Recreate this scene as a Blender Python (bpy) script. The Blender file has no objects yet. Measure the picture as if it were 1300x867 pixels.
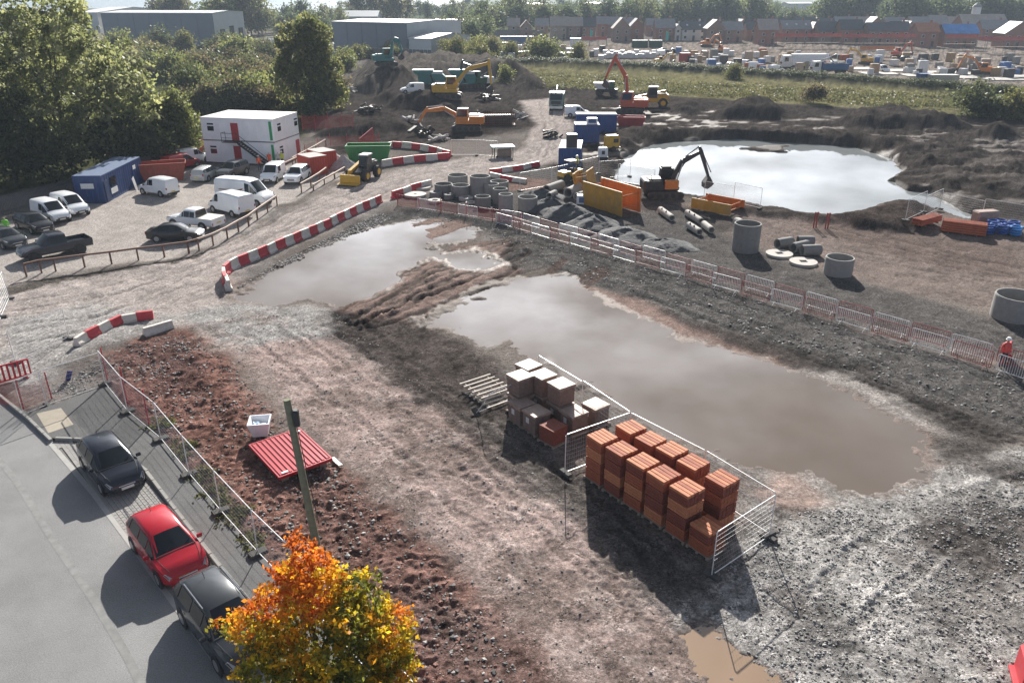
import bpy, bmesh, math, random
import numpy as np
from mathutils import Vector, Matrix

random.seed(7)
scene = bpy.context.scene
COL = scene.collection

# ------------------------------------------------------------------ camera
FOC = 1000.0                      # focal length in photograph pixels (1300 px wide)
PITCH = math.atan(441.5 / FOC)    # camera looks down by this angle
CAMH = 19.2                       # metres above the ground
CP, SP = math.cos(PITCH), math.sin(PITCH)
cam_data = bpy.data.cameras.new("camera")
cam_data.sensor_width = 36.0
cam_data.lens = 36.0 * FOC / 1300.0
cam_data.clip_start = 0.5
cam_data.clip_end = 20000.0
cam = bpy.data.objects.new("camera", cam_data)
COL.objects.link(cam)
cam.location = (0, 0, CAMH)
cam.rotation_euler = (math.pi / 2 - PITCH, 0, 0)
scene.camera = cam

# ------------------------------------------------------------------ light
SUN_EL, SUN_AZ = math.radians(26.0), math.radians(3.0)      # azimuth clockwise from +Y
world = bpy.data.worlds.new("World")
scene.world = world
world.use_nodes = True
wn = world.node_tree.nodes
wl = world.node_tree.links
wn.clear()
w_out = wn.new("ShaderNodeOutputWorld")
w_bg = wn.new("ShaderNodeBackground")
w_sky = wn.new("ShaderNodeTexSky")
w_sky.sky_type = 'NISHITA'
w_sky.sun_disc = False
w_sky.sun_elevation = SUN_EL
w_sky.sun_rotation = SUN_AZ
w_sky.dust_density = 1.0
w_sky.ozone_density = 1.0
SKY_STRENGTH = 0.075
CLOUD_SUN = 18.0
w_bg.inputs['Strength'].default_value = SKY_STRENGTH
# broken cloud cover: noise on the cloud layer (direction projected on a flat layer)
w_tc = wn.new("ShaderNodeTexCoord")
w_sep = wn.new("ShaderNodeSeparateXYZ")
wl.new(w_tc.outputs['Generated'], w_sep.inputs[0])
def wmath(op, a, b=None, c=None, clamp=False):
    n = wn.new("ShaderNodeMath"); n.operation = op; n.use_clamp = clamp
    for i, v in enumerate((a, b, c)):
        if v is None: continue
        if isinstance(v, (int, float)): n.inputs[i].default_value = v
        else: wl.new(v, n.inputs[i])
    return n.outputs[0]
zc = wmath('ADD', wmath('MAXIMUM', w_sep.outputs[2], 0.0), 0.10)
cx = wmath('DIVIDE', w_sep.outputs[0], zc)
cy = wmath('DIVIDE', w_sep.outputs[1], zc)
w_comb = wn.new("ShaderNodeCombineXYZ")
wl.new(cx, w_comb.inputs[0]); wl.new(cy, w_comb.inputs[1])
w_n1 = wn.new("ShaderNodeTexNoise"); w_n1.inputs['Scale'].default_value = 0.75
w_n1.inputs['Detail'].default_value = 6.0; w_n1.inputs['Roughness'].default_value = 0.55
wl.new(w_comb.outputs[0], w_n1.inputs['Vector'])
w_n2 = wn.new("ShaderNodeTexNoise"); w_n2.inputs['Scale'].default_value = 2.8
w_n2.inputs['Detail'].default_value = 5.0
wl.new(w_comb.outputs[0], w_n2.inputs['Vector'])
w_cover = wn.new("ShaderNodeMapRange"); w_cover.interpolation_type = 'SMOOTHSTEP'
w_cover.inputs['From Min'].default_value = 0.22; w_cover.inputs['From Max'].default_value = 0.46
wl.new(w_n1.outputs['Fac'], w_cover.inputs['Value'])
w_shade = wn.new("ShaderNodeMapRange")
w_shade.inputs['From Min'].default_value = 0.34; w_shade.inputs['From Max'].default_value = 0.66
w_shade.inputs['To Min'].default_value = 1.6; w_shade.inputs['To Max'].default_value = 0.45
wl.new(w_n2.outputs['Fac'], w_shade.inputs['Value'])
# clouds glow where the low sun shines through them
GLOW_EL = SUN_EL - math.radians(6)      # the brightest veil of cloud lies just under the sun
sdx, sdy, sdz = math.sin(SUN_AZ) * math.cos(GLOW_EL), math.cos(SUN_AZ) * math.cos(GLOW_EL), math.sin(GLOW_EL)
w_dot = wmath('ADD', wmath('ADD', wmath('MULTIPLY', w_sep.outputs[0], sdx), wmath('MULTIPLY', w_sep.outputs[1], sdy)), wmath('MULTIPLY', w_sep.outputs[2], sdz))
w_glow = wmath('POWER', wmath('MAXIMUM', w_dot, 0.0), 11.0)
# fill added as front-lit cloud low down opposite the sun, cool thin cloud overhead
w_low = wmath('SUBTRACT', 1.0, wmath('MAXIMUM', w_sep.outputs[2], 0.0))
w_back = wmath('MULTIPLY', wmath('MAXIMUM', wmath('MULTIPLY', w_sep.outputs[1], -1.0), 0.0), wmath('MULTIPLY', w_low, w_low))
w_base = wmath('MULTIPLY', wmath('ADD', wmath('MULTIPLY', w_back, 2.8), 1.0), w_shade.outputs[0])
w_gl = wmath('MULTIPLY', wmath('MULTIPLY', w_glow, CLOUD_SUN), w_shade.outputs[0])
w_cc = wn.new("ShaderNodeCombineColor")
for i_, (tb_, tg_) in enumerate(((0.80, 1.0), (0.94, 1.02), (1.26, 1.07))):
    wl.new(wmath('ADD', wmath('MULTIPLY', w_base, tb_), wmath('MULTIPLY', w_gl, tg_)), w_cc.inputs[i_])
w_mix = wn.new("ShaderNodeMix"); w_mix.data_type = 'RGBA'
wl.new(w_cover.outputs[0], w_mix.inputs[0])
wl.new(w_sky.outputs[0], w_mix.inputs[6])
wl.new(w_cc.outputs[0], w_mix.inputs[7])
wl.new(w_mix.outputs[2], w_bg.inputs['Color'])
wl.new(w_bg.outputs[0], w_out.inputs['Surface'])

sun_data = bpy.data.lights.new("sun", 'SUN')
sun_data.energy = 5.0
sun_data.angle = math.radians(0.5)
sun_data.color = (1.0, 0.95, 0.87)
sun = bpy.data.objects.new("sun", sun_data)
COL.objects.link(sun)
SUNDIR = Vector((math.sin(SUN_AZ) * math.cos(SUN_EL), math.cos(SUN_AZ) * math.cos(SUN_EL), math.sin(SUN_EL)))
sun.rotation_euler = (-SUNDIR).to_track_quat('-Z', 'Y').to_euler()
sun.location = (0, 60, 80)

scene.view_settings.view_transform = 'Standard'
scene.view_settings.look = 'None'
scene.view_settings.exposure = 1.2
scene.view_settings.gamma = 1.0
scene.cycles.max_bounces = 6
scene.cycles.transparent_max_bounces = 8

# ------------------------------------------------------------------ survey: a photograph pixel to a point on the ground
def G(px, py, z=0.0):
    u = (px - 650.0) / FOC; v = (py - 433.5) / FOC
    Z = (CAMH - z) / (SP + v * CP)
    return Vector((u * Z, Z * (CP - v * SP), z))
def ray_at(px, py, Y):
    """point on the pixel's ray at ground distance Y"""
    u = (px - 650.0) / FOC; v = (py - 433.5) / FOC
    Z = Y / (CP - v * SP)
    return Vector((u * Z, Y, CAMH - Z * (SP + v * CP)))
def heading(p0, p1):
    a = G(*p0); b = G(*p1)
    return math.atan2(b.y - a.y, b.x - a.x)

# ------------------------------------------------------------------ materials
MATS = {}
def srgb(h):
    h = h.lstrip('#'); o = []
    for i in (0, 2, 4):
        c = int(h[i:i + 2], 16) / 255.0
        o.append(c / 12.92 if c <= 0.04045 else ((c + 0.055) / 1.055) ** 2.4)
    return tuple(o)
def mat(name, color, rough=0.7, metal=0.0, var=0.15, scale=3.0, bump=0.0, bscale=30.0, dirt=None, dirt_amt=0.0, coat=0.0, spec=0.5):
    """plain surface with procedural variation of its own colour, grain and wear"""
    if name in MATS: return MATS[name]
    m = bpy.data.materials.new(name); m.use_nodes = True
    nt = m.node_tree; N = nt.nodes; L = nt.links
    b = N['Principled BSDF']
    b.inputs['Roughness'].default_value = rough
    b.inputs['Metallic'].default_value = metal
    b.inputs['Specular IOR Level'].default_value = spec
    if coat: b.inputs['Coat Weight'].default_value = coat
    tc = N.new("ShaderNodeTexCoord")
    n1 = N.new("ShaderNodeTexNoise"); n1.inputs['Scale'].default_value = scale; n1.inputs['Detail'].default_value = 6
    n1.inputs['Roughness'].default_value = 0.65
    L.new(tc.outputs['Object'], n1.inputs['Vector'])
    mr = N.new("ShaderNodeMapRange"); mr.inputs['From Min'].default_value = 0.25; mr.inputs['From Max'].default_value = 0.75
    mr.inputs['To Min'].default_value = 1.0 - var; mr.inputs['To Max'].default_value = 1.0 + var
    L.new(n1.outputs['Fac'], mr.inputs['Value'])
    mx = N.new("ShaderNodeMix"); mx.data_type = 'RGBA'; mx.blend_type = 'MULTIPLY'; mx.inputs[0].default_value = 1.0
    mx.inputs[6].default_value = (*color, 1)
    L.new(mr.outputs[0], mx.inputs[7])
    out = mx.outputs[2]
    if dirt_amt:
        n2 = N.new("ShaderNodeTexNoise"); n2.inputs['Scale'].default_value = scale * 0.6; n2.inputs['Detail'].default_value = 8
        n2.inputs['Roughness'].default_value = 0.7
        L.new(tc.outputs['Object'], n2.inputs['Vector'])
        r2 = N.new("ShaderNodeMapRange"); r2.inputs['From Min'].default_value = 0.45; r2.inputs['From Max'].default_value = 0.72
        r2.inputs['To Max'].default_value = dirt_amt
        L.new(n2.outputs['Fac'], r2.inputs['Value'])
        m2 = N.new("ShaderNodeMix"); m2.data_type = 'RGBA'
        L.new(r2.outputs[0], m2.inputs[0]); L.new(out, m2.inputs[6])
        m2.inputs[7].default_value = (*(dirt or (0.16, 0.13, 0.11)), 1)
        out = m2.outputs[2]
    L.new(out, b.inputs['Base Color'])
    if bump:
        n3 = N.new("ShaderNodeTexNoise"); n3.inputs['Scale'].default_value = bscale; n3.inputs['Detail'].default_value = 4
        L.new(tc.outputs['Object'], n3.inputs['Vector'])
        bp = N.new("ShaderNodeBump"); bp.inputs['Strength'].default_value = bump; bp.inputs['Distance'].default_value = 0.02
        L.new(n3.outputs['Fac'], bp.inputs['Height']); L.new(bp.outputs[0], b.inputs['Normal'])
    MATS[name] = m
    return m

# ------------------------------------------------------------------ mesh building
class MB:
    def __init__(self): self.v = []; self.f = []; self.m = []
    def add(self, vs, fs, mi=0):
        o = len(self.v)
        self.v.extend([tuple(p) for p in vs]); self.f.extend([tuple(i + o for i in f) for f in fs]); self.m.extend([mi] * len(fs))
        return self
    def box(self, c, s, rz=0.0, mi=0, M=None):
        x, y, z = s[0] / 2, s[1] / 2, s[2] / 2
        vs = [Vector(p) for p in ((-x, -y, -z), (x, -y, -z), (x, y, -z), (-x, y, -z), (-x, -y, z), (x, -y, z), (x, y, z), (-x, y, z))]
        if rz: R = Matrix.Rotation(rz, 3, 'Z'); vs = [R @ p for p in vs]
        if M is not None: vs = [M @ p for p in vs]
        c = Vector(c)
        return self.add([p + c for p in vs], [(0, 3, 2, 1), (4, 5, 6, 7), (0, 1, 5, 4), (1, 2, 6, 5), (2, 3, 7, 6), (3, 0, 4, 7)], mi)
    def bbox(self, c, s, b=0.03, mi=0):
        """box with chamfered vertical and top edges"""
        x, y, z = s[0] / 2, s[1] / 2, s[2] / 2
        ring = lambda i, zz: [(-x + i, -y + b + i * 0, zz), (-x + b, -y + i, zz), (x - b, -y + i, zz), (x - i, -y + b, zz), (x - i, y - b, zz), (x - b, y - i, zz), (-x + b, y - i, zz), (-x + i, y - b, zz)]
        rs = [ring(0, -z), ring(0, z - b), ring(b * 0.8, z)]
        vs = [(c[0] + p[0], c[1] + p[1], c[2] + p[2]) for r in rs for p in r]
        fs = []
        for k in range(2):
            for i in range(8):
                j = (i + 1) % 8
                fs.append((k * 8 + i, k * 8 + j, k * 8 + 8 + j, k * 8 + 8 + i))
        fs.append(tuple(range(16, 24))); fs.append(tuple(reversed(range(8))))
        return self.add(vs, fs, mi)
    def cyl(self, p0, p1, r0, r1=None, n=10, caps=True, mi=0):
        p0 = Vector(p0); p1 = Vector(p1); r1 = r0 if r1 is None else r1
        d = (p1 - p0).normalized()
        a = Vector((0, 0, 1)) if abs(d.z) < 0.9 else Vector((1, 0, 0))
        e1 = d.cross(a).normalized(); e2 = d.cross(e1)
        vs = []
        for p, r in ((p0, r0), (p1, r1)):
            for i in range(n):
                t = 2 * math.pi * i / n
                vs.append(p + e1 * (r * math.cos(t)) + e2 * (r * math.sin(t)))
        fs = [(i, i + n, (i + 1) % n + n, (i + 1) % n) for i in range(n)]
        if caps: fs += [tuple(range(n)), tuple(reversed(range(n, 2 * n)))]
        return self.add(vs, fs, mi)
    def tube(self, pts, r, n=5, closed=False, mi=0):
        P = [Vector(p) for p in pts]
        m = len(P)
        for i in range(m if closed else m - 1):
            self.cyl(P[i], P[(i + 1) % m], r, n=n, mi=mi)
        return self
    def prism(self, poly, y0, y1, mi=0, M=None):
        """polygon in x-z, extruded along y"""
        n = len(poly)
        vs = [(p[0], y0, p[1]) for p in poly] + [(p[0], y1, p[1]) for p in poly]
        if M is not None: vs = [M @ Vector(p) for p in vs]
        fs = [(i, (i + 1) % n, (i + 1) % n + n, i + n) for i in range(n)] + [tuple(reversed(range(n))), tuple(range(n, 2 * n))]
        return self.add(vs, fs, mi)
    def slab(self, poly, z0, z1, mi=0):
        n = len(poly)
        vs = [(p[0], p[1], z0) for p in poly] + [(p[0], p[1], z1) for p in poly]
        fs = [(i, (i + 1) % n, (i + 1) % n + n, i + n) for i in range(n)] + [tuple(reversed(range(n))), tuple(range(n, 2 * n))]
        return self.add(vs, fs, mi)
    def lathe(self, prof, n=24, c=(0, 0, 0), mi=0, closed=True):
        """profile (r, z) turned round z; closed joins the last point to the first"""
        k = len(prof); vs = []
        for i in range(n):
            t = 2 * math.pi * i / n
            for r, z in prof: vs.append((c[0] + r * math.cos(t), c[1] + r * math.sin(t), c[2] + z))
        fs = []
        for i in range(n):
            j = (i + 1) % n
            for a in range(k if closed else k - 1):
                b = (a + 1) % k
                fs.append((i * k + a, j * k + a, j * k + b, i * k + b))
        return self.add(vs, fs, mi)
    def mesh(self, name, mats, smooth=False, fix=True, angle=35):
        me = bpy.data.meshes.new(name)
        me.from_pydata(self.v, [], self.f)
        if fix:
            bm = bmesh.new(); bm.from_mesh(me)
            bmesh.ops.recalc_face_normals(bm, faces=bm.faces)
            bm.to_mesh(me); bm.free()
        for m in (mats if isinstance(mats, (list, tuple)) else [mats]): me.materials.append(m)
        if len(set(self.m)) > 1: me.polygons.foreach_set('material_index', self.m)
        if smooth:
            me.polygons.foreach_set('use_smooth', [True] * len(me.polygons))
            me.set_sharp_from_angle(angle=math.radians(angle))
        me.update()
        return me
    def build(self, name, mats, parent=None, smooth=False, loc=None, rz=0.0, fix=True, angle=35):
        return link(name, self.mesh(name, mats, smooth, fix, angle), parent, loc, rz)
def link(name, me, parent=None, loc=None, rz=0.0):
    o = bpy.data.objects.new(name, me); COL.objects.link(o)
    if parent is not None: o.parent = parent
    if loc is not None: o.location = loc
    if rz: o.rotation_euler = (0, 0, rz)
    return o
def tag(o, label=None, cat=None, group=None, kind=None):
    if label: o['label'] = label
    if cat: o['category'] = cat
    if group: o['group'] = group
    if kind: o['kind'] = kind
    return o
def thing(name, label, cat, loc=(0, 0, 0), rz=0.0, group=None):
    o = bpy.data.objects.new(name, None); COL.objects.link(o)
    o.empty_display_size = 0.3
    o.location = loc; o.rotation_euler = (0, 0, rz)
    return tag(o, label, cat, group)
KIDS = {}
def dup(root, loc, rz=0.0, label=None, group=None, scale=None):
    """copy of a thing with copies of its parts and sub-parts (mesh data shared)"""
    r = root.copy(); COL.objects.link(r)
    r.location = loc; r.rotation_euler = (0, 0, rz)
    if scale: r.scale = (scale, scale, scale) if isinstance(scale, (int, float)) else scale
    if label: r['label'] = label
    if group: r['group'] = group
    for ch in root.children:
        c = ch.copy(); COL.objects.link(c); c.parent = r
        for g in ch.children:
            d = g.copy(); COL.objects.link(d); d.parent = c
    return r

# ------------------------------------------------------------------ numpy noise
_rng = np.random.default_rng(11)
_TAB = _rng.random((256, 256)).astype(np.float32)
def vnoise(x, y):
    xi = np.floor(x).astype(np.int64); yi = np.floor(y).astype(np.int64)
    fx = (x - xi).astype(np.float32); fy = (y - yi).astype(np.float32)
    fx = fx * fx * (3 - 2 * fx); fy = fy * fy * (3 - 2 * fy)
    a = _TAB[xi & 255, yi & 255]; b = _TAB[(xi + 1) & 255, yi & 255]
    c = _TAB[xi & 255, (yi + 1) & 255]; d = _TAB[(xi + 1) & 255, (yi + 1) & 255]
    return (a * (1 - fx) + b * fx) * (1 - fy) + (c * (1 - fx) + d * fx) * fy
def fbm(x, y, oct=4, gain=0.5):
    s = np.zeros(x.shape, np.float32); a = 1.0; t = 0.0
    for k in range(oct):
        s += a * vnoise(x * 2.03 ** k + 17.3 * k, y * 2.03 ** k + 9.1 * k); t += a; a *= gain
    return s / t
def sstep(a, b, x):
    t = np.clip((x - a) / (b - a), 0, 1); return t * t * (3 - 2 * t)
def sdf_poly(P, X, Y, margin=10.0):
    """signed distance, negative inside; +margin far away"""
    P = np.asarray(P, np.float64)
    d = np.full(X.shape, margin, np.float32)
    m = (X > P[:, 0].min() - margin) & (X < P[:, 0].max() + margin) & (Y > P[:, 1].min() - margin) & (Y < P[:, 1].max() + margin)
    if not m.any(): return d
    x = X[m]; y = Y[m]
    best = np.full(x.shape, 1e9); inside = np.zeros(x.shape, bool)
    n = len(P)
    for i in range(n):
        ax, ay = P[i]; bx, by = P[(i + 1) % n]
        dx, dy = bx - ax, by - ay
        t = np.clip(((x - ax) * dx + (y - ay) * dy) / (dx * dx + dy * dy + 1e-9), 0, 1)
        best = np.minimum(best, (x - ax - t * dx) ** 2 + (y - ay - t * dy) ** 2)
        c = ((ay > y) != (by > y))
        xin = (bx - ax) * (y - ay) / (by - ay + 1e-12) + ax
        inside ^= c & (x < xin)
    r = np.sqrt(best); r[inside] *= -1
    d[m] = np.minimum(r, margin)
    return d
def sdf_line(P, X, Y, margin=6.0):
    """(signed side distance, along) to an open polyline"""
    P = np.asarray(P, np.float64)
    d = np.full(X.shape, margin, np.float32); al = np.zeros(X.shape, np.float32)
    m = (X > P[:, 0].min() - margin) & (X < P[:, 0].max() + margin) & (Y > P[:, 1].min() - margin) & (Y < P[:, 1].max() + margin)
    if not m.any(): return d, al
    x = X[m]; y = Y[m]; best = np.full(x.shape, 1e9); sg = np.zeros(x.shape); a0 = np.zeros(x.shape); acc = 0.0
    for i in range(len(P) - 1):
        ax, ay = P[i]; dx, dy = P[i + 1] - P[i]; l2 = dx * dx + dy * dy; l = math.sqrt(l2)
        t = np.clip(((x - ax) * dx + (y - ay) * dy) / l2, 0, 1)
        q = (x - ax - t * dx) ** 2 + (y - ay - t * dy) ** 2
        s = np.sign(dx * (y - ay) - dy * (x - ax)); k = q < best
        best[k] = q[k]; sg[k] = s[k]; a0[k] = acc + t[k] * l; acc += l
    d[m] = np.clip(np.sqrt(best) * sg, -margin, margin); al[m] = a0
    return d, al
def pix(*pts): return [tuple(G(x, y)[:2]) for x, y in pts]
# ================================================================== THE SETTING
# ------------------------------------------------------------------ outlines surveyed on the ground
PUD_L = pix((290, 374), (318, 358), (345, 340), (400, 317), (440, 298), (470, 287), (500, 283), (530, 277), (575, 281), (612, 291), (600, 303), (572, 312), (550, 310), (560, 322), (600, 316), (640, 330), (620, 346), (580, 342), (545, 328), (520, 340), (505, 358), (470, 380), (430, 387), (390, 381), (340, 386), (300, 384))
PUD_M = pix((522, 410), (560, 393), (605, 366), (655, 352), (720, 346), (742, 366), (782, 388), (850, 420), (940, 449), (1000, 468), (1080, 500), (1140, 532), (1186, 570), (1195, 598), (1150, 622), (1092, 632), (1040, 610), (985, 602), (930, 585), (870, 566), (810, 532), (745, 494), (700, 468), (668, 452), (640, 432), (615, 442), (590, 425), (548, 418))
PUD_S = pix((868, 812), (905, 796), (935, 815), (975, 850), (1000, 885), (940, 900), (880, 850))
POND = pix((778, 224), (798, 196), (830, 179), (870, 176), (930, 173), (1000, 177), (1080, 183), (1132, 197), (1143, 212), (1122, 224), (1150, 236), (1176, 240), (1200, 252), (1236, 268), (1228, 274), (1185, 258), (1135, 250), (1095, 261), (1050, 271), (1000, 263), (930, 250), (880, 244), (830, 236))
SPIT = pix((935, 185), (960, 188), (1000, 190), (1003, 180), (975, 181), (950, 182))
ROADP = pix((-260, 330), (0, 504), (36, 533), (62, 558), (119, 627), (175, 702), (233, 782), (277, 843), (330, 930), (-500, 930))
BAYP = pix((62, 558), (116, 560), (150, 573), (184, 598), (219, 644), (277, 718), (340, 795), (440, 930), (330, 930), (277, 843), (233, 782), (175, 702), (119, 627))
PAVEP = pix((0, 504), (36, 533), (62, 558), (116, 560), (150, 573), (184, 598), (219, 644), (277, 718), (340, 795), (440, 930), (520, 930), (400, 778), (328, 704), (281, 652), (241, 605), (205, 560), (163, 525), (136, 491), (38, 527))
CARPARK = pix((-300, 330), (60, 272), (180, 215), (300, 212), (445, 206), (440, 225), (352, 262), (316, 290), (271, 312), (209, 329), (142, 338), (52, 349), (-200, 390))
GRASS = pix((600, 82), (700, 84), (860, 92), (1050, 106), (1230, 119), (1420, 132), (1420, 156), (1230, 147), (1080, 137), (940, 128), (850, 122), (740, 112), (650, 104))
W_LEVEL, P_LEVEL = -0.06, -0.50

# ------------------------------------------------------------------ ground: one sheet out to the horizon, finer near the camera
NR, NC = 700, 860
v0 = np.linspace(0, 1, NR)
ys_px = np.concatenate([np.linspace(1500, 964, 40), np.linspace(960, 60, NR - 70), 60 - (60 - 0.0) * np.linspace(0, 1, 72)[1:-1] ** 0.8])
den = SP + (ys_px - 433.5) / FOC * CP
Yr = CAMH * (CP - (ys_px - 433.5) / FOC * SP) / den
NR = len(Yr)
tx = np.linspace(-1, 1, NC)
half_w = 0.72 * Yr + 16.0
GX = (half_w[:, None] * tx[None, :]).astype(np.float64)
GY = np.repeat(Yr[:, None], NC, 1)
GX[Yr > 900] *= 3.0
X = GX.ravel(); Y = GY.ravel(); NP = X.size
near = Y < 150
warp = (fbm(X * 0.55, Y * 0.55, 3) - 0.5) * 2
warp2 = (fbm(X * 2.1 + 40, Y * 2.1, 3) - 0.5) * 2
WX = X + warp * 0.8 + warp2 * 0.25; WY = Y + (fbm(X * 0.5 + 99, Y * 0.5, 3) - 0.5) * 1.6
n_big = fbm(X * 0.16, Y * 0.16, 4); n_mid = fbm(X * 0.9 + 5, Y * 0.9, 4); n_fin = fbm(X * 4 + 7, Y * 4, 3)
col = np.empty((NP, 3), np.float32); rgh = np.full(NP, 0.8, np.float32); stone = np.full(NP, 0.5, np.float32)
h = ((n_mid - 0.5) * 0.16 + (n_fin - 0.5) * 0.07 + (n_big - 0.5) * 0.25).astype(np.float32)
h *= np.where(Y > 150, 0.6, 1.0)
def C(*c): return np.array(c, np.float32)
SOIL_DK, SOIL_MID, CLAY, TRACK, GRAV, PALE, SILT = C(.050, .043, .040), C(.115, .098, .088), C(.185, .098, .078), C(.29, .235, .21), C(.20, .192, .186), C(.40, .385, .37), C(.34, .275, .24)
col[:] = C(.19, .165, .15)
far_m = sstep(150, 230, Y)
def lay(w, c, r=None, s=None, var=0.25):
    global rgh, stone
    w = np.clip(w, 0, 1)
    cc = c[None, :] * (1 + var * 2 * (n_fin[:, None] - 0.5) * 1.3 + var * 2.2 * (n_mid[:, None] - 0.5))
    col[:] = col * (1 - w[:, None]) + cc * w[:, None]
    if r is not None: rgh = rgh * (1 - w) + r * w
    if s is not None: stone = stone * (1 - w) + s * w
def zone(poly, soft=0.7, margin=12.0):
    return sstep(soft, -soft, sdf_poly(poly, WX, WY, margin))
# broad patchiness of the bare site
lay(sstep(0.42, 0.6, n_big) * 0.55, SOIL_MID)
lay(sstep(0.5, 0.68, fbm(X * 0.3 + 60, Y * 0.3, 4)) * 0.5, GRAV)
# back of the site: dark dug mud
lay(zone(pix((420, 120), (470, 70), (690, 92), (860, 120), (1080, 138), (1450, 152), (1500, 330), (1200, 262), (1130, 252), (1040, 274), (920, 255), (800, 244), (770, 215), (700, 160), (640, 170), (560, 180), (420, 200)), 2.0, 30), SOIL_DK, 0.75, 0.6, 0.5)
lay(sstep(0.52, 0.62, fbm(X * 0.22 + 3, Y * 0.5, 4)) * zone(pix((700, 130), (1300, 160), (1400, 270), (1180, 250), (700, 200)), 3, 20) * 0.75, C(.20, .175, .16), 0.55)
# right hand field between pond and barriers
lay(zone(pix((930, 258), (1040, 276), (1130, 256), (1220, 275), (1450, 330), (1500, 440), (1290, 400), (1120, 365), (1000, 330), (900, 290), (820, 262)), 1.2), C(.205, .165, .148), 0.7, 0.4)
lay(zone(pix((1120, 262), (1190, 300), (1300, 310), (1300, 360), (1150, 330), (1010, 285)), 1.6) * 0.6, C(.12, .088, .078), 0.7, 0.4)
# pipe yard
lay(zone(pix((690, 200), (780, 225), (860, 262), (930, 262), (960, 290), (860, 300), (760, 270), (700, 235)), 0.8), C(.09, .08, .075), 0.75, 0.9)
lay(zone(pix((500, 250), (560, 215), (640, 205), (700, 215), (770, 230), (850, 262), (900, 290), (1000, 335), (1130, 370), (1300, 415), (1420, 470), (1300, 460), (1050, 400), (860, 345), (640, 280), (540, 262)), 0.8), C(.105, .098, .094), 0.75, 0.9)
lay(zone(pix((640, 222), (700, 228), (700, 245), (640, 242)), 0.7) * 0.8, C(.22, .14, .115))
# haul roads
lay(zone(pix((-300, 395), (40, 352), (150, 342), (260, 322), (330, 290), (440, 230), (560, 205), (660, 190), (680, 160), (660, 128), (712, 124), (730, 160), (712, 205), (560, 240), (485, 258), (400, 297), (300, 345), (290, 385), (420, 392), (430, 430), (300, 460), (210, 410), (100, 440), (-200, 560)), 0.9), C(.36, .315, .295), 0.72, 0.45)
lay(zone(pix((280, 395), (400, 395), (450, 440), (560, 520), (690, 640), (850, 780), (960, 900), (760, 900), (640, 760), (520, 660), (420, 560), (330, 480), (240, 425)), 0.9), C(.335, .255, .232), 0.72, 0.5)
lay(zone(pix((225, 400), (300, 385), (430, 392), (440, 425), (350, 432), (300, 450), (250, 430)), 0.7), C(.30, .29, .28), 0.7, 0.9)
lay(zone(pix((0, 405), (120, 385), (230, 400), (190, 430), (120, 440), (40, 490), (0, 480)), 0.8) * 0.8, C(.31, .30, .29), 0.7, 0.9)
# car park
lay(zone(CARPARK, 0.5), C(.385, .35, .325), 0.8, 0.35, 0.18)
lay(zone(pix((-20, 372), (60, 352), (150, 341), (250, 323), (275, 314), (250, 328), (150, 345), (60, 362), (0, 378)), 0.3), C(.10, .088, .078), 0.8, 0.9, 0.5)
# red clay bank behind the pavement
lay(zone(pix((130, 450), (190, 425), (245, 418), (300, 480), (380, 560), (470, 630), (560, 700), (700, 830), (760, 920), (480, 920), (400, 765), (330, 690), (280, 640), (215, 560), (170, 520)), 0.9), CLAY, 0.78, 0.75, 0.5)
lay(zone(pix((130, 455), (215, 425), (260, 470), (250, 510), (190, 500)), 0.6) * 0.75, C(.105, .062, .055), 0.8, 0.9, 0.6)
lay(zone(pix((330, 590), (440, 610), (560, 720), (640, 830), (520, 850), (430, 740)), 0.9) * 0.55, C(.12, .075, .065), 0.8, 0.9, 0.6)
lay(zone(pix((520, 760), (640, 760), (760, 900), (600, 900)), 0.9) * 0.5, C(.15, .115, .105), 0.8, 0.9, 0.6)
# dark soil round the puddles
lay(zone(pix((415, 395), (470, 372), (520, 398), (545, 418), (600, 440), (640, 470), (660, 520), (640, 560), (600, 575), (540, 520), (470, 455), (425, 430)), 0.9), C(.072, .060, .055), 0.75, 0.9, 0.5)
lay(zone(pix((590, 500), (680, 560), (800, 650), (940, 780), (1000, 830), (960, 850), (850, 770), (700, 640), (600, 560)), 0.7) * 0.75, C(.085, .075, .07), 0.75, 0.9, 0.5)
# ridge between the puddles
lay(zone(pix((430, 395), (480, 372), (530, 335), (570, 316), (650, 302), (690, 310), (650, 350), (600, 366), (560, 394), (520, 408), (470, 405)), 0.5), C(.215, .150, .128), 0.65, 0.3, 0.3)
# strip of dark gravel along the barriers
lay(zone(pix((480, 270), (560, 262), (660, 290), (800, 330), (1000, 395), (1200, 455), (1350, 490), (1380, 560), (1180, 530), (1010, 455), (860, 405), (760, 365), (690, 340), (640, 342), (640, 305), (560, 276), (490, 284)), 0.5), C(.098, .092, .088), 0.7, 1.0, 0.45)
lay(zone(pix((345, 338), (420, 300), (480, 272), (505, 270), (480, 288), (400, 320), (330, 354), (300, 362)), 0.35), C(.075, .07, .066), 0.75, 1.0, 0.4)
# pinkish pan between that strip and the main puddle
lay(zone(pix((735, 360), (790, 375), (880, 410), (980, 445), (1090, 485), (1180, 530), (1215, 580), (1190, 600), (1130, 540), (1000, 476), (850, 424), (780, 396)), 0.6), C(.27, .195, .168), 0.7, 0.3, 0.25)
lay(zone(pix((840, 395), (990, 440), (1110, 470), (1220, 520), (1290, 545), (1270, 565), (1150, 530), (1030, 475), (900, 428)), 0.6) * 0.9, C(.055, .049, .046), 0.75, 0.8, 0.5)
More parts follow.
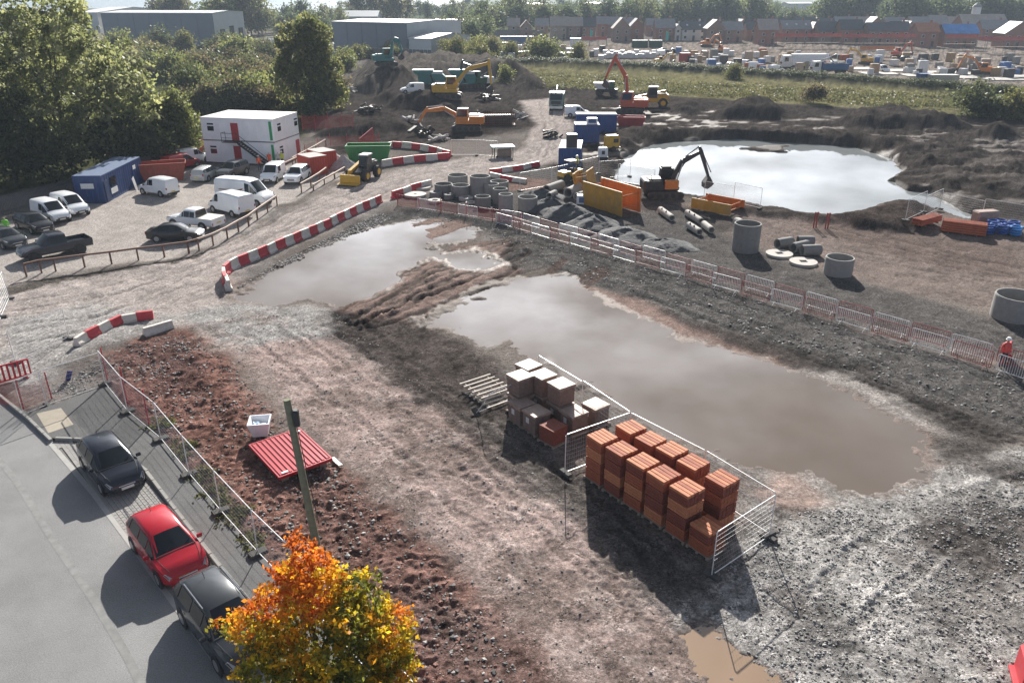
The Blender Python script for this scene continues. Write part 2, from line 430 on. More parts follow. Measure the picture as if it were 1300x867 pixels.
# pale silt and light gravel lower right
lay(zone(pix((980, 465), (1060, 470), (1150, 510), (1225, 575), (1215, 625), (1120, 650), (1030, 640), (960, 606), (1040, 600), (1190, 600), (1190, 560), (1090, 500)), 0.7), C(.33, .30, .28), 0.72, 0.6)
lay(zone(pix((960, 640), (1060, 630), (1200, 600), (1320, 560), (1500, 600), (1500, 930), (980, 930), (900, 830), (860, 790), (930, 720)), 0.9), C(.30, .285, .272), 0.8, 1.0, 0.5)
lay(zone(pix((1160, 545), (1240, 560), (1300, 590), (1400, 640), (1300, 620), (1200, 590)), 0.6) * 0.8, C(.085, .075, .07), 0.75, 0.8, 0.5)
lay(zone(pix((1120, 655), (1230, 640), (1320, 650), (1330, 730), (1260, 745), (1180, 700)), 0.9) * 0.85, C(.075, .064, .06), 0.75, 0.8, 0.6)
lay(zone(pix((985, 770), (1060, 750), (1090, 830), (1010, 850)), 0.7) * 0.6, C(.10, .093, .09), 0.75, 1.0, 0.6)
lay(zone(pix((990, 600), (1060, 640), (1010, 660), (960, 625)), 0.5), C(.30, .22, .19), 0.6, 0.3, 0.25)
mot = fbm(X * 0.42 + 140, Y * 0.42, 5)
big_gravel = zone(pix((960, 640), (1060, 630), (1200, 600), (1320, 560), (1500, 600), (1500, 930), (980, 930), (900, 830), (860, 790), (930, 720)), 0.9)
lay(big_gravel * sstep(0.54, 0.66, mot) * 0.6, C(.14, .122, .112), 0.75, 0.9, 0.5)
lay(big_gravel * sstep(0.46, 0.34, mot) * 0.7, C(.35, .335, .32), 0.8, 1.0, 0.4)
trk = zone(pix((280, 395), (400, 395), (450, 440), (560, 520), (690, 640), (850, 780), (960, 900), (760, 900), (640, 760), (520, 660), (420, 560), (330, 480), (240, 425)), 0.9)
lay(trk * sstep(0.53, 0.66, mot) * 0.6, C(.15, .115, .10), 0.75, 0.8, 0.5)
lay(trk * sstep(0.47, 0.36, fbm(X * 1.6 + 33, Y * 1.6, 4)) * 0.4, C(.36, .30, .28), 0.75, 0.9, 0.4)
# pale patches along the shore of the main puddle
e = np.abs(sdf_poly(PUD_M, WX, WY, 6) - 0.12)
pale_edge = sstep(0.45, 0.05, e) * sstep(0.52, 0.64, fbm(X * 0.7 + 31, Y * 0.7, 3))
lay(pale_edge * 0.45, C(.40, .38, .36), 0.75, 0.3, 0.2)
# greenery beyond the site
lay(zone(GRASS, 1.5, 40), C(.15, .14, .075), 0.9, 0.3, 0.45)
lay(zone(pix((560, 84), (600, 60), (900, 52), (1500, 62), (1500, 126), (1230, 118), (1050, 104), (860, 90), (700, 84)), 3, 60), C(.20, .17, .15), 0.85, 0.4, 0.6)
lay(zone(pix((-600, 240), (0, 250), (180, 208), (340, 195), (420, 150), (420, 80), (330, 50), (-600, 60)), 2, 60), C(.07, .075, .035), 0.9, 0.3, 0.6)
lay(zone(pix((330, 82), (420, 70), (560, 74), (600, 60), (560, 40), (330, 44)), 3, 60), C(.19, .185, .16), 0.85, 0.3, 0.5)
lay(sstep(440, 520, Y), C(.09, .105, .055), 0.9, 0.2, 0.6)

# ---- tyre tracks: pairs of ruts along surveyed lines
def ruts(pts, gauge=1.9, w=0.32, depth=0.035, dark=0.80, lug=0.5):
    global h
    P = pix(*pts)
    d, al = sdf_line(P, X + warp * 0.5, Y + warp2 * 0.2, 4)
    for s in (-gauge / 2, gauge / 2):
        q = np.abs(d - s)
        k = sstep(w, w * 0.35, q) * (0.5 + 0.5 * sstep(0.35, 0.55, vnoise(al * 0.35 + s * 9, al * 0 + 3.3)))
        rim = sstep(w * 1.9, w * 1.1, q) * (1 - sstep(w, w * 0.6, q))
        h -= depth * k; h += depth * 0.55 * rim
        h += 0.02 * k * np.sign(np.sin(al * 2 * math.pi / lug + np.abs(d - s) * 7))
        col[:] *= (1 - (1 - dark) * k)[:, None]
        col[:] *= (1 + 0.10 * rim)[:, None]
for pts in (((330, 420), (470, 520), (620, 650), (760, 780), (880, 900)), 
            ((400, 420), (540, 520), (680, 620), (820, 740), (980, 900)), ((440, 410), (600, 540), (760, 660), (900, 800), (960, 860)),
            
            ((-100, 420), (120, 395), (260, 335), (400, 265), (520, 222), (660, 195), (690, 150)),
            ((-100, 450), (100, 415), (250, 365), (290, 330), (420, 270), (560, 225), (680, 205), (700, 160)),
            ((-60, 400), (140, 370), (280, 320), (430, 245), (560, 212)),
            ((430, 410), (500, 362), (590, 325), (660, 300)), ((450, 420), (530, 375), (610, 340), (690, 312)), ((470, 425), (560, 385), (640, 345), (700, 330)),
            ((980, 275), (1100, 305), (1300, 335), (1420, 350)), ((960, 290), (1100, 325), (1300, 360), (1420, 390)), ((1080, 290), (1180, 320), (1400, 370)),
            ((700, 330), (860, 385), (1010, 440), (1180, 505), (1340, 575)), ((760, 345), (900, 400), (1060, 450), (1230, 520), (1400, 600)),
            ((1050, 780), (1150, 690), (1250, 640), (1400, 600)), 
            ((690, 130), (700, 165), (690, 200)), ((705, 128), (712, 165), (700, 200))):
    ruts(pts)
# wheel-churned ridge between the puddles: long furrows
wr = zone(pix((430, 400), (480, 372), (530, 335), (570, 316), (650, 302), (690, 310), (650, 352), (600, 372), (560, 394), (520, 412), (470, 412)), 0.8)
dr, alr = sdf_line(pix((420, 440), (500, 385), (590, 345), (700, 305)), X, Y, 8)
fur = np.sin(dr * 2 * math.pi / (1.25 + .5 * vnoise(dr * .5, dr * 0 + 2.0)) + 4.5 * warp + 2.2 * warp2 + 3 * vnoise(alr * .2, dr * .3)) * (0.3 + 0.9 * vnoise(alr * .35 + 8, dr * .8))
h += wr * (0.16 + 0.08 * fur); lay(wr * sstep(0.2, -0.7, fur) * 0.8, C(.075, .06, .054))
for pts in (((440, 402), (490, 372), (540, 340), (590, 322), (650, 308)), ((455, 408), (510, 380), (570, 348), (620, 332), (660, 322)), ((480, 410), (540, 388), (590, 366), (640, 342))):
    ruts(pts, 1.5, .30, .15, .38, .45)
# trackway: three parallel slots by the main puddle
for pts in (((690, 352), (716, 330)), ((716, 364), (764, 340)), ((735, 368), (770, 345))):
    d, al = sdf_line(pix(*pts), X, Y, 3); k = sstep(0.5, 0.3, np.abs(d)); h -= 0.12 * k; lay(k * 0.7, C(.09, .06, .05))

# ---- relief
def mound(pts, height, soft=3.0, rough=0.35, colr=SOIL_DK, paint=0.9):
    global h
    P = pix(*pts)
    d = sdf_poly(P, WX, WY, 25)
    w = sstep(0.6, -soft, d)
    h += w * height * (0.75 + rough * 2 * (fbm(X * 0.35 + height * 9, Y * 0.35, 4) - 0.5))
    if paint: lay(sstep(0.4, -0.6, d) * paint, colr, 0.85, 0.9, 0.5)
mound(((436, 120), (448, 92), (500, 84), (560, 78), (640, 84), (690, 98), (640, 104), (600, 100), (560, 108), (480, 122)), 4.5, 7, colr=C(.10, .088, .078))
mound(((470, 128), (490, 112), (520, 108), (560, 124), (560, 142), (500, 140)), 2.4, 4)
mound(((520, 132), (560, 122), (600, 132), (590, 148), (540, 150)), 2.2, 4)
mound(((390, 160), (420, 140), (470, 146), (520, 150), (530, 166), (480, 172), (400, 176)), 1.6, 3)
mound(((640, 96), (690, 100), (700, 112), (650, 118)), 3.0, 6)
mound(((905, 150), (915, 136), (960, 128), (1000, 140), (1004, 152), (960, 154)), 2.4, 4)
mound(((846, 138), (870, 130), (900, 134), (890, 146), (850, 146)), 1.5, 3)
mound(((1055, 158), (1075, 146), (1130, 142), (1180, 150), (1240, 162), (1200, 166), (1100, 164)), 2.4, 4)
mound(((1232, 172), (1255, 158), (1290, 166), (1300, 178), (1260, 180)), 2.0, 3)
mound(((770, 172), (800, 166), (860, 168), (1000, 166), (1140, 178), (1190, 190), (1150, 200), (1130, 190), (1060, 180), (880, 172), (820, 177), (790, 192), (775, 188)), 0.9, 1.6)
mound(((1050, 278), (1090, 268), (1130, 258), (1180, 264), (1190, 290), (1140, 296), (1080, 292)), 1.1, 2.0, colr=C(.05, .04, .036))
mound(((930, 258), (1000, 268), (1050, 276), (1060, 284), (990, 278), (930, 268)), 0.5, 0.8)
mound(((700, 210), (745, 205), (800, 195), (800, 214), (780, 232), (735, 236)), 0.12, 1.5, paint=0.8)
mound(((1140, 200), (1200, 190), (1300, 196), (1420, 215), (1420, 260), (1260, 250), (1180, 236)), 0.8, 4, rough=0.9, paint=0.5)
mound(((225, 440), (250, 425), (290, 450), (330, 510), (290, 540), (240, 490)), 0.25, 1.0, paint=0)
# raised bank with hedge beyond the grass
bank = zone(pix((610, 82), (860, 92), (1050, 106), (1230, 120), (1450, 135), (1450, 131), (1230, 115), (1050, 101), (860, 88), (610, 78)), 2.5, 30)
h += bank * 1.3; lay(bank * 0.9, C(.045, .046, .028), 0.9, 0.3, 0.5)
# lumps of dug soil
lump = sstep(0.5, 0.75, fbm(X * 0.8 + 77, Y * 0.8, 3)) * zone(pix((700, 150), (900, 160), (1300, 165), (1400, 260), (1200, 255), (1140, 200), (880, 168), (700, 215)), 3, 20)
h += 0.35 * lump
rub = zone(pix((110, 470), (160, 440), (260, 430), (330, 520), (420, 600), (560, 720), (700, 900), (480, 900), (330, 680), (200, 545)), 0.8)
h += rub * (np.abs(fbm(X * 2.4 + 13, Y * 2.4, 4) - 0.5) * 0.5 - 0.05)
rub2 = zone(pix((1000, 650), (1100, 640), (1320, 600), (1400, 900), (1000, 900), (940, 760)), 0.9)
h += rub2 * (np.abs(fbm(X * 2.0 + 3, Y * 2.0, 4) - 0.5) * 0.06 - 0.01) - 0.45 * rub2 * (n_mid - 0.5) * 0.16

# ---- keep the paved and used areas level, dig the basins
lv = sstep(0.8, -0.5, sdf_poly(CARPARK, X, Y, 10)); h = h * (1 - 0.75 * lv)
for P in (ROADP, BAYP, PAVEP):
    lv = sstep(0.5, -0.1, sdf_poly(P, X, Y, 6)); h = h * (1 - lv) - 0.14 * lv
sh = np.where(Y < 150, h, 0)
fine_w = (fbm(X * 5 + 11, Y * 5, 3) - 0.5)
streak = vnoise((X * .77 + Y * .64) * .22 + 50, (X * .64 - Y * .77) * 1.5) - 0.5
EX = WX + warp2 * 0.35 + fine_w * 0.5; EY = WY + fine_w * 0.5 + (fbm(X * 2.3 + 70, Y * 2.3, 3) - 0.5) * 1.0
ds = [sdf_poly(P, EX, EY, 8) for P in (PUD_L, PUD_M, PUD_S)]
d = np.minimum(np.minimum(ds[0], ds[1]), ds[2])
out = sstep(0.0, 3.0, d)
shore = np.maximum(h, W_LEVEL + 0.015) * out + (W_LEVEL + 0.012 + 0.25 * np.maximum(h, 0)) * (1 - out)
h = np.where((d > 0) & (d < 7.9) & (Y < 150), shore, h)
for d, lvl, dep, wid in ((ds[0], W_LEVEL, 0.30, 1.5), (ds[1], W_LEVEL, 0.30, 2.2), (ds[2], W_LEVEL, 0.08, 0.5)):
    h = np.where(d <= 0, lvl - 0.012 - dep * sstep(0.1, -wid, d) + (h + 0.05) * 0.4 * sstep(-2.5, 0, d) + np.maximum(streak, 0) * 0.34 * (X < 5.5) * sstep(-2.6, -0.1, d) * sstep(0.45, 0.6, n_big + 0.12), h)
    lay(np.where(d < 0.5, sstep(0.5, 0.0, d), 0) * 0.6, C(.16, .118, .10), 0.45, 0.2, 0.2)
# mud flats inside the left puddle
for pts in (((541, 290), (575, 279), (600, 283), (575, 294), (552, 306), (540, 300)), ((520, 282), (556, 276), (560, 281), (530, 288))):
    k = sstep(0.5, -0.3, sdf_poly(pix(*pts), WX, WY, 5)); h = h * (1 - k) + k * (W_LEVEL + 0.03); lay(k, C(.24, .175, .15), 0.8, 0.2)
d = sdf_poly(POND, WX, WY, 12); w = sstep(1.2, -0.8, d)
h = h * (1 - w) + w * (P_LEVEL - 0.7)
lay(sstep(1.6, 0.2, d) * (1 - sstep(0.2, -0.5, d)) * 0.6, C(.07, .055, .047), 0.5)
k = sstep(0.8, -0.5, sdf_poly(SPIT, WX, WY, 8)); h = h * (1 - k) + k * (P_LEVEL + 0.18); lay(k, C(.10, .085, .075))
# hills far right and left are meshes of their own; the shore lies a kilometre out on the left
sea = sstep(980, 1060, Y) * sstep(60, -40, X - 0.10 * (Y - 1000) * -1 + 0)
grey = col.mean(1, keepdims=True); col = grey + (col - grey) * np.where(Y < 115, 0.92, 1.0)[:, None]
col *= np.where(Y < 150, 0.80, 0.9)[:, None]
h = h - 4.0 * sea
h = np.where(Y > 150, np.maximum(h, -3.9), h)

def grid_mesh(name, X, Y, Z, nr, nc, col, rgh, stone, material):
    me = bpy.data.meshes.new(name)
    nf = (nr - 1) * (nc - 1)
    co = np.stack([X, Y, Z], 1).astype(np.float32)
    me.vertices.add(nr * nc); me.vertices.foreach_set('co', co.ravel())
    i = (np.arange(nr - 1)[:, None] * nc + np.arange(nc - 1)[None, :]).ravel()
    q = np.stack([i, i + 1, i + nc + 1, i + nc], 1).astype(np.int32)
    me.loops.add(nf * 4); me.loops.foreach_set('vertex_index', q.ravel())
    me.polygons.add(nf); me.polygons.foreach_set('loop_start', np.arange(0, nf * 4, 4, dtype=np.int32))
    me.polygons.foreach_set('use_smooth', np.ones(nf, bool))
    me.update(calc_edges=True)
    a = me.color_attributes.new('soil', 'FLOAT_COLOR', 'POINT')
    a.data.foreach_set('color', np.concatenate([col, np.ones((nr * nc, 1), np.float32)], 1).astype(np.float32).ravel())
    a = me.attributes.new('wet', 'FLOAT', 'POINT'); a.data.foreach_set('value', rgh.astype(np.float32))
    a = me.attributes.new('stony', 'FLOAT', 'POINT'); a.data.foreach_set('value', stone.astype(np.float32))
    me.materials.append(material)
    o = bpy.data.objects.new(name, me); COL.objects.link(o); return o

def ground_material():
    m = bpy.data.materials.new("bare ground"); m.use_nodes = True
    nt = m.node_tree; N = nt.nodes; L = nt.links; b = N['Principled BSDF']
    at = N.new("ShaderNodeAttribute"); at.attribute_name = 'soil'
    aw = N.new("ShaderNodeAttribute"); aw.attribute_name = 'wet'
    as_ = N.new("ShaderNodeAttribute"); as_.attribute_name = 'stony'
    tc = N.new("ShaderNodeTexCoord")
    def noise(s, d=5, r=0.65):
        n = N.new("ShaderNodeTexNoise"); n.inputs['Scale'].default_value = s; n.inputs['Detail'].default_value = d; n.inputs['Roughness'].default_value = r
        L.new(tc.outputs['Object'], n.inputs['Vector']); return n.outputs['Fac']
    def mr(v, a, c, d, e):
        n = N.new("ShaderNodeMapRange"); L.new(v, n.inputs['Value'])
        for k, q in zip(('From Min', 'From Max', 'To Min', 'To Max'), (a, c, d, e)): n.inputs[k].default_value = q
        return n.outputs[0]
    def math_(op, a, c):
        n = N.new("ShaderNodeMath"); n.operation = op
        for i, q in enumerate((a, c)):
            if isinstance(q, (int, float)): n.inputs[i].default_value = q
            else: L.new(q, n.inputs[i])
        return n.outputs[0]
    fine = noise(7.0, 8, 0.7); grit = noise(34.0, 3, 0.6)
    # pebbles: cells of uneven brightness, stronger where stony
    vo = N.new("ShaderNodeTexVoronoi"); vo.inputs['Scale'].default_value = 17.0; vo.inputs['Randomness'].default_value = 1.0
    L.new(tc.outputs['Object'], vo.inputs['Vector'])
    sepc = N.new("ShaderNodeSeparateColor"); L.new(vo.outputs['Color'], sepc.inputs[0])
    peb = mr(sepc.outputs[0], 0.0, 1.0, 0.3, 2.0)
    pebmask = math_('MULTIPLY', as_.outputs['Fac'], mr(noise(1.3, 4), 0.42, 0.62, 0.15, 1.0))
    pm = N.new("ShaderNodeMix"); L.new(pebmask, pm.inputs[0]); pm.inputs[2].default_value = 1.0; L.new(peb, pm.inputs[3])
    f = math_('MULTIPLY', mr(fine, 0.3, 0.7, 0.45, 1.55), mr(grit, 0.3, 0.7, 0.6, 1.4))
    f = math_('MULTIPLY', f, pm.outputs[0])
    mx = N.new("ShaderNodeMix"); mx.data_type = 'RGBA'; mx.blend_type = 'MULTIPLY'; mx.inputs[0].default_value = 1.0
    L.new(at.outputs['Color'], mx.inputs[6]); L.new(f, mx.inputs[7])
    L.new(mx.outputs[2], b.inputs['Base Color'])
    L.new(math_('ADD', aw.outputs['Fac'], mr(fine, 0.3, 0.7, -0.12, 0.12)), b.inputs['Roughness'])
    L.new(mr(aw.outputs['Fac'], 0.42, 0.66, 0.09, 0.0), b.inputs['Specular IOR Level'])
    hgt = math_('ADD', math_('MULTIPLY', fine, 0.038), math_('MULTIPLY', math_('MULTIPLY', math_('SUBTRACT', 1.0, vo.outputs['Distance']), pebmask), 0.022))
    hgt = math_('ADD', hgt, math_('MULTIPLY', grit, 0.012))
    bp = N.new("ShaderNodeBump"); bp.inputs['Strength'].default_value = 0.9; bp.inputs['Distance'].default_value = 1.0
    L.new(hgt, bp.inputs['Height']); L.new(bp.outputs[0], b.inputs['Normal'])
    return m
GROUND_MAT = ground_material()
H2 = h.reshape(NR, NC)
ground = tag(grid_mesh("ground", X, Y, h, NR, NC, col, rgh, stone, GROUND_MAT), kind='structure')
def gz(x, y):
    """height of the ground sheet at a point"""
    j = int(np.clip(np.searchsorted(Yr, y) , 1, NR - 1))
    t = (y - Yr[j - 1]) / (Yr[j] - Yr[j - 1])
    def row(r):
        q = np.clip((x / half_w[r] + 1.0) / 2.0 * (NC - 1), 0, NC - 1.001); i = int(q); f = q - i
        return H2[r, i] * (1 - f) + H2[r, i + 1] * f
    return float(row(j - 1) * (1 - t) + row(j) * t)
def GG(px, py):
    p = G(px, py); return Vector((p.x, p.y, gz(p.x, p.y)))

# ------------------------------------------------------------------ water
def water_mat(name, color, rough, bscale, bstr):
    m = bpy.data.materials.new(name); m.use_nodes = True
    N = m.node_tree.nodes; L = m.node_tree.links; b = N['Principled BSDF']
    b.inputs['Roughness'].default_value = rough; b.inputs['IOR'].default_value = 1.333
    b.inputs['Specular IOR Level'].default_value = 0.5
    tc = N.new("ShaderNodeTexCoord"); n1 = N.new("ShaderNodeTexNoise"); n1.inputs['Scale'].default_value = 0.22; n1.inputs['Detail'].default_value = 5
    n1.inputs['Distortion'].default_value = 0.8
    L.new(tc.outputs['Object'], n1.inputs['Vector'])
    cr = N.new("ShaderNodeMix"); cr.data_type = 'RGBA'; L.new(n1.outputs['Fac'], cr.inputs[0])
    cr.inputs[6].default_value = (*[c * 0.8 for c in color], 1); cr.inputs[7].default_value = (*[c * 1.2 for c in color], 1)
    L.new(cr.outputs[2], b.inputs['Base Color'])
    n2 = N.new("ShaderNodeTexNoise"); n2.inputs['Scale'].default_value = bscale; n2.inputs['Detail'].default_value = 3
    L.new(tc.outputs['Object'], n2.inputs['Vector'])
    bp = N.new("ShaderNodeBump"); bp.inputs['Strength'].default_value = bstr; bp.inputs['Distance'].default_value = 0.02
    L.new(n2.outputs['Fac'], bp.inputs['Height']); L.new(bp.outputs[0], b.inputs['Normal'])
    return m
def clear_shallows(m, amount, tint):
    nt = m.node_tree; N = nt.nodes; L = nt.links; b = N['Principled BSDF']; out = N['Material Output']
    fr = N.new("ShaderNodeFresnel"); fr.inputs['IOR'].default_value = 1.333
    if b.inputs['Normal'].links: L.new(b.inputs['Normal'].links[0].from_socket, fr.inputs['Normal'])
    tr = N.new("ShaderNodeBsdfTransparent"); tr.inputs['Color'].default_value = (*tint, 1)
    mu = N.new("ShaderNodeMath"); mu.operation = 'MULTIPLY_ADD'; L.new(fr.outputs[0], mu.inputs[0]); mu.inputs[1].default_value = -amount; mu.inputs[2].default_value = amount; mu.use_clamp = True
    mx = N.new("ShaderNodeMixShader"); L.new(mu.outputs[0], mx.inputs[0]); L.new(b.outputs[0], mx.inputs[1]); L.new(tr.outputs[0], mx.inputs[2]); L.new(mx.outputs[0], out.inputs['Surface'])
def water_sheet(name, P, z, grow, material):
    c = np.mean(np.array(P), 0)
    bm = bmesh.new()
    xs = [p[0] for p in P]; ys = [p[1] for p in P]
    # outline grown outwards so that the ground decides where the shore runs
    n = len(P); Q = []
    area = sum(P[i][0] * P[(i + 1) % n][1] - P[(i + 1) % n][0] * P[i][1] for i in range(n))
    sg = 1 if area > 0 else -1
    for i in range(n):
        a = Vector(P[i - 1]); b = Vector(P[i]); d = Vector(P[(i + 1) % n])
        t = ((b - a).normalized() + (d - b).normalized())
        t = t.normalized() if t.length > 1e-6 else (d - a).normalized()
        nrm = Vector((t.y, -t.x)) * sg
        Q.append(b + nrm * grow)
    vs = [bm.verts.new((q.x, q.y, z)) for q in Q]
    f = bm.faces.new(vs); bmesh.ops.triangulate(bm, faces=[f])
    bmesh.ops.recalc_face_normals(bm, faces=bm.faces)
    for f in bm.faces:
        if f.normal.z < 0: f.normal_flip()
    me = bpy.data.meshes.new(name); bm.to_mesh(me); bm.free(); me.materials.append(material)
    o = bpy.data.objects.new(name, me); COL.objects.link(o); return tag(o, kind='structure')
MUDDY = water_mat("muddy puddle water", (.115, .088, .068), 0.008, 1.2, 0.012)
BROWN = water_mat("brown shallow water", (.26, .185, .13), 0.05, 3.0, 0.03)
clear_shallows(MUDDY, 0.0, (.62, .5, .42))
PONDM = water_mat("pale pond water", (.22, .235, .24), 0.02, 3.0, 0.03)
water_sheet("puddle_water", PUD_L, W_LEVEL, 0.6, MUDDY)
water_sheet("puddle_water", PUD_M, W_LEVEL, 0.7, MUDDY)
water_sheet("puddle_water", PUD_S, W_LEVEL, 0.35, BROWN)
water_sheet("pond_water", POND, P_LEVEL, 1.0, PONDM)
SEAM = water_mat("estuary water", (.30, .36, .38), 0.25, 0.05, 0.2)
sm = MB(); sm.add([(-4000, 985, -2.0), (700, 985, -2.0), (3000, 9000, -2.0), (-9000, 9000, -2.0)], [(0, 1, 2, 3)])
tag(sm.build("sea_water", SEAM), kind='structure')

# ------------------------------------------------------------------ road, parking bay, kerbs, pavement
def asphalt(name, c, sc):
    m = mat(name, c, 0.85, var=0.12, scale=sc, bump=0.35, bscale=70, dirt=tuple(q * v for q, v in zip(c, (.62, .60, .58))), dirt_amt=0.5)
    N = m.node_tree.nodes; L = m.node_tree.links; b = N['Principled BSDF']; src = b.inputs['Base Color'].links[0].from_socket
    tc = [n for n in N if n.type == 'TEX_COORD'][0]
    f = None
    for sc_, lo, hi, det in ((22.0, .80, 1.2, 3), (85.0, .62, 1.38, 1), (0.13, .86, 1.12, 4)):
        n = N.new("ShaderNodeTexNoise"); n.inputs['Scale'].default_value = sc_; n.inputs['Detail'].default_value = det; L.new(tc.outputs['Object'], n.inputs['Vector'])
        r = N.new("ShaderNodeMapRange"); L.new(n.outputs['Fac'], r.inputs['Value'])
        for k, q in zip(('From Min', 'From Max', 'To Min', 'To Max'), (.3, .7, lo, hi)): r.inputs[k].default_value = q
        x = N.new("ShaderNodeMix"); x.data_type = 'RGBA'; x.blend_type = 'MULTIPLY'; x.inputs[0].default_value = 1.0
        L.new(src, x.inputs[6]); L.new(r.outputs[0], x.inputs[7]); src = x.outputs[2]
    L.new(src, b.inputs['Base Color']); b.inputs['Specular IOR Level'].default_value = 0.1
    return m
ASPH = asphalt("worn road asphalt", (.24, .24, .24), 0.5)
PAVE = asphalt("pavement asphalt", (.135, .135, .135), 0.7)
def flat(name, P, z, m):
    bm = bmesh.new(); f = bm.faces.new([bm.verts.new((p[0], p[1], z)) for p in P]); bmesh.ops.triangulate(bm, faces=[f])
    for f in bm.faces:
        f.normal_update()
        if f.normal.z < 0: f.normal_flip()
    me = bpy.data.meshes.new(name); bm.to_mesh(me); bm.free(); me.materials.append(m)
    o = bpy.data.objects.new(name, me); COL.objects.link(o); return tag(o, kind='structure')
road = flat("road", ROADP, 0.0, ASPH)
flat("parking_bay", BAYP, -0.012, mat("paver joint sand", (.13, .125, .118), 0.9, var=0.2, scale=5))
# tar joint down the carriageway
TAR = mat("darker road joint", (.195, .195, .193), 0.85, var=.3, scale=3)
pj = pix((-20, 560), (20, 610), (70, 690), (118, 760), (160, 830), (205, 920)); jm = MB()
for a, b_ in zip(pj, pj[1:]):
    d_ = (Vector(b_) - Vector(a)).normalized(); n_ = Vector((d_.y, -d_.x)) * 0.13
    jm.add([(a[0] - n_.x, a[1] - n_.y, .004), (b_[0] - n_.x, b_[1] - n_.y, .004), (b_[0] + n_.x, b_[1] + n_.y, .004), (a[0] + n_.x, a[1] + n_.y, .004)], [(0, 1, 2, 3)])
tag(jm.build("tar_joint", TAR), kind='structure')
# pavers of the bay
PAVER = mat("grey block paver", (.27, .262, .25), 0.85, var=0.3, scale=1.7, bump=0.2, dirt_amt=0.3)
pm_ = MB(); BAYn = np.array(BAYP)
bd = (G(233, 782) - G(119, 627)); bang = math.atan2(bd.y, bd.x)
ux = Vector((math.cos(bang), math.sin(bang))); uy = Vector((-ux.y, ux.x)); o0 = Vector(G(119, 627)[:2])
cand = []
for i in range(-26, 80):
    for j in range(-3, 17):
        s = (i + (0.5 if j % 2 else 0)) * 0.24; t = j * 0.17
        p = o0 + ux * s + uy * t; cand.append((p.x, p.y, i, j))
ca = np.array(cand); dd = sdf_poly(BAYP, ca[:, 0], ca[:, 1], 5)
pav_near = [(c, d) for c, d in zip(cand, dd) if d < -0.14]
vis = [c for c, d in pav_near]
bm_pav = None
pv_me = MB().bbox((0, 0, 0), (0.232, 0.162, 0.03), 0.012).mesh("paver", PAVER)
cnt = 0
key = G(140, 640)
vis.sort(key=lambda c: (Vector(c[:2]) - Vector(key[:2])).length)
for (x, y, i, j) in vis:
    if cnt < 290:
        o = link("paver", pv_me, road, (x, y, 0.0 + random.uniform(-.003, .003)), bang); cnt += 1
    else:
        pm_.box((x, y, random.uniform(-.003, .003)), (0.232, 0.162, 0.03), bang)
if pm_.v:
    o = pm_.build("pavers", PAVER, road); o['kind'] = 'stuff'
# kerbstones along road edge and round the bay
KERB = mat("concrete kerbstone", (.27, .265, .25), 0.85, var=0.2, scale=4, bump=0.2, dirt_amt=0.35)
pave = flat("pavement", PAVEP, 0.10, PAVE)
def kerb_run(pts, w=0.15, hh=0.13, step=0.915):
    P = [Vector(p) for p in pix(*pts)]
    me = MB().bbox((0, 0, -0.02), (step - 0.02, w, hh + 0.10), 0.02).mesh("kerbstone", KERB)
    rest = 0.0
    for a, b_ in zip(P, P[1:]):
        L_ = (b_ - a).length; ang = math.atan2(b_.y - a.y, b_.x - a.x); s = rest
        while s < L_:
            p = a + (b_ - a) * (s / L_); d = Vector((math.cos(ang), math.sin(ang))) * (step / 2)
            link("kerbstone", me, pave, (p.x + d.x, p.y + d.y, 0.055), ang); s += step
        rest = s - L_
kerb_run(((-60, 458), (0, 504), (36, 533), (62, 558), (116, 560), (150, 573), (184, 598), (219, 644), (277, 718), (340, 795), (430, 915)))
edge = MB(); pe = [Vector(p) for p in pix((62, 560), (119, 627), (175, 702), (233, 782), (277, 843), (325, 920))]
for a, b_ in zip(pe, pe[1:]):
    d_ = (b_ - a).normalized(); n_ = Vector((d_.y, -d_.x)) * 0.11
    edge.add([(a.x - n_.x, a.y - n_.y, .009), (b_.x - n_.x, b_.y - n_.y, .009), (b_.x + n_.x, b_.y + n_.y, .009), (a.x + n_.x, a.y + n_.y, .009)], [(0, 1, 2, 3)])
tag(edge.build("bay_edging", mat("pale edging strip", (.34, .335, .32), 0.85, var=0.15, scale=3)), kind='structure')
flat("concrete_patch", pix((47, 527), (78, 520), (94, 541), (62, 552)), 0.104, mat("new concrete patch", (.34, .30, .24), 0.9, var=0.12, scale=2))
# ================================================================== BUILDERS
TYRE = mat("tyre rubber", (.025, .025, .026), 0.85, var=0.2, scale=6, dirt_amt=0.5)
RIM = mat("wheel rim alloy", (.42, .42, .43), 0.4, 0.7, dirt_amt=0.3)
GLASS = mat("dark car glass", (.018, .022, .026), 0.06, var=0.1)
BLACKP = mat("black plastic trim", (.03, .03, .032), 0.55, var=0.15)
LAMP = mat("headlamp lens", (.30, .31, .33), 0.08, var=0.1)
TAIL = mat("red tail lamp", (.30, .02, .02), 0.2)
PLATE_W = mat("white number plate", (.72, .72, .68), 0.5)
PLATE_Y = mat("yellow number plate", (.72, .55, .10), 0.5)
CHROME = mat("chrome trim", (.65, .65, .66), 0.2, 1.0)
STEEL = mat("galvanised steel", (.42, .43, .44), 0.45, 0.6, var=0.2, scale=4)
DARKSTEEL = mat("dirty dark steel", (.06, .055, .052), 0.6, 0.3, var=0.3, dirt_amt=0.6)
def paint(name, c, dirt=0.12): return mat(name, c, 0.22, var=0.05, scale=1.2, coat=0.25, dirt=(.20, .17, .14), dirt_amt=dirt)
P_RED = paint("red car paint", (.42, .012, .025), 0.05)
P_NAVY = paint("navy black car paint", (.018, .022, .034), 0.06)
P_CHAR = paint("charcoal car paint", (.045, .05, .056), 0.03)
P_BLACK = paint("black car paint", (.012, .012, .015), 0.03)
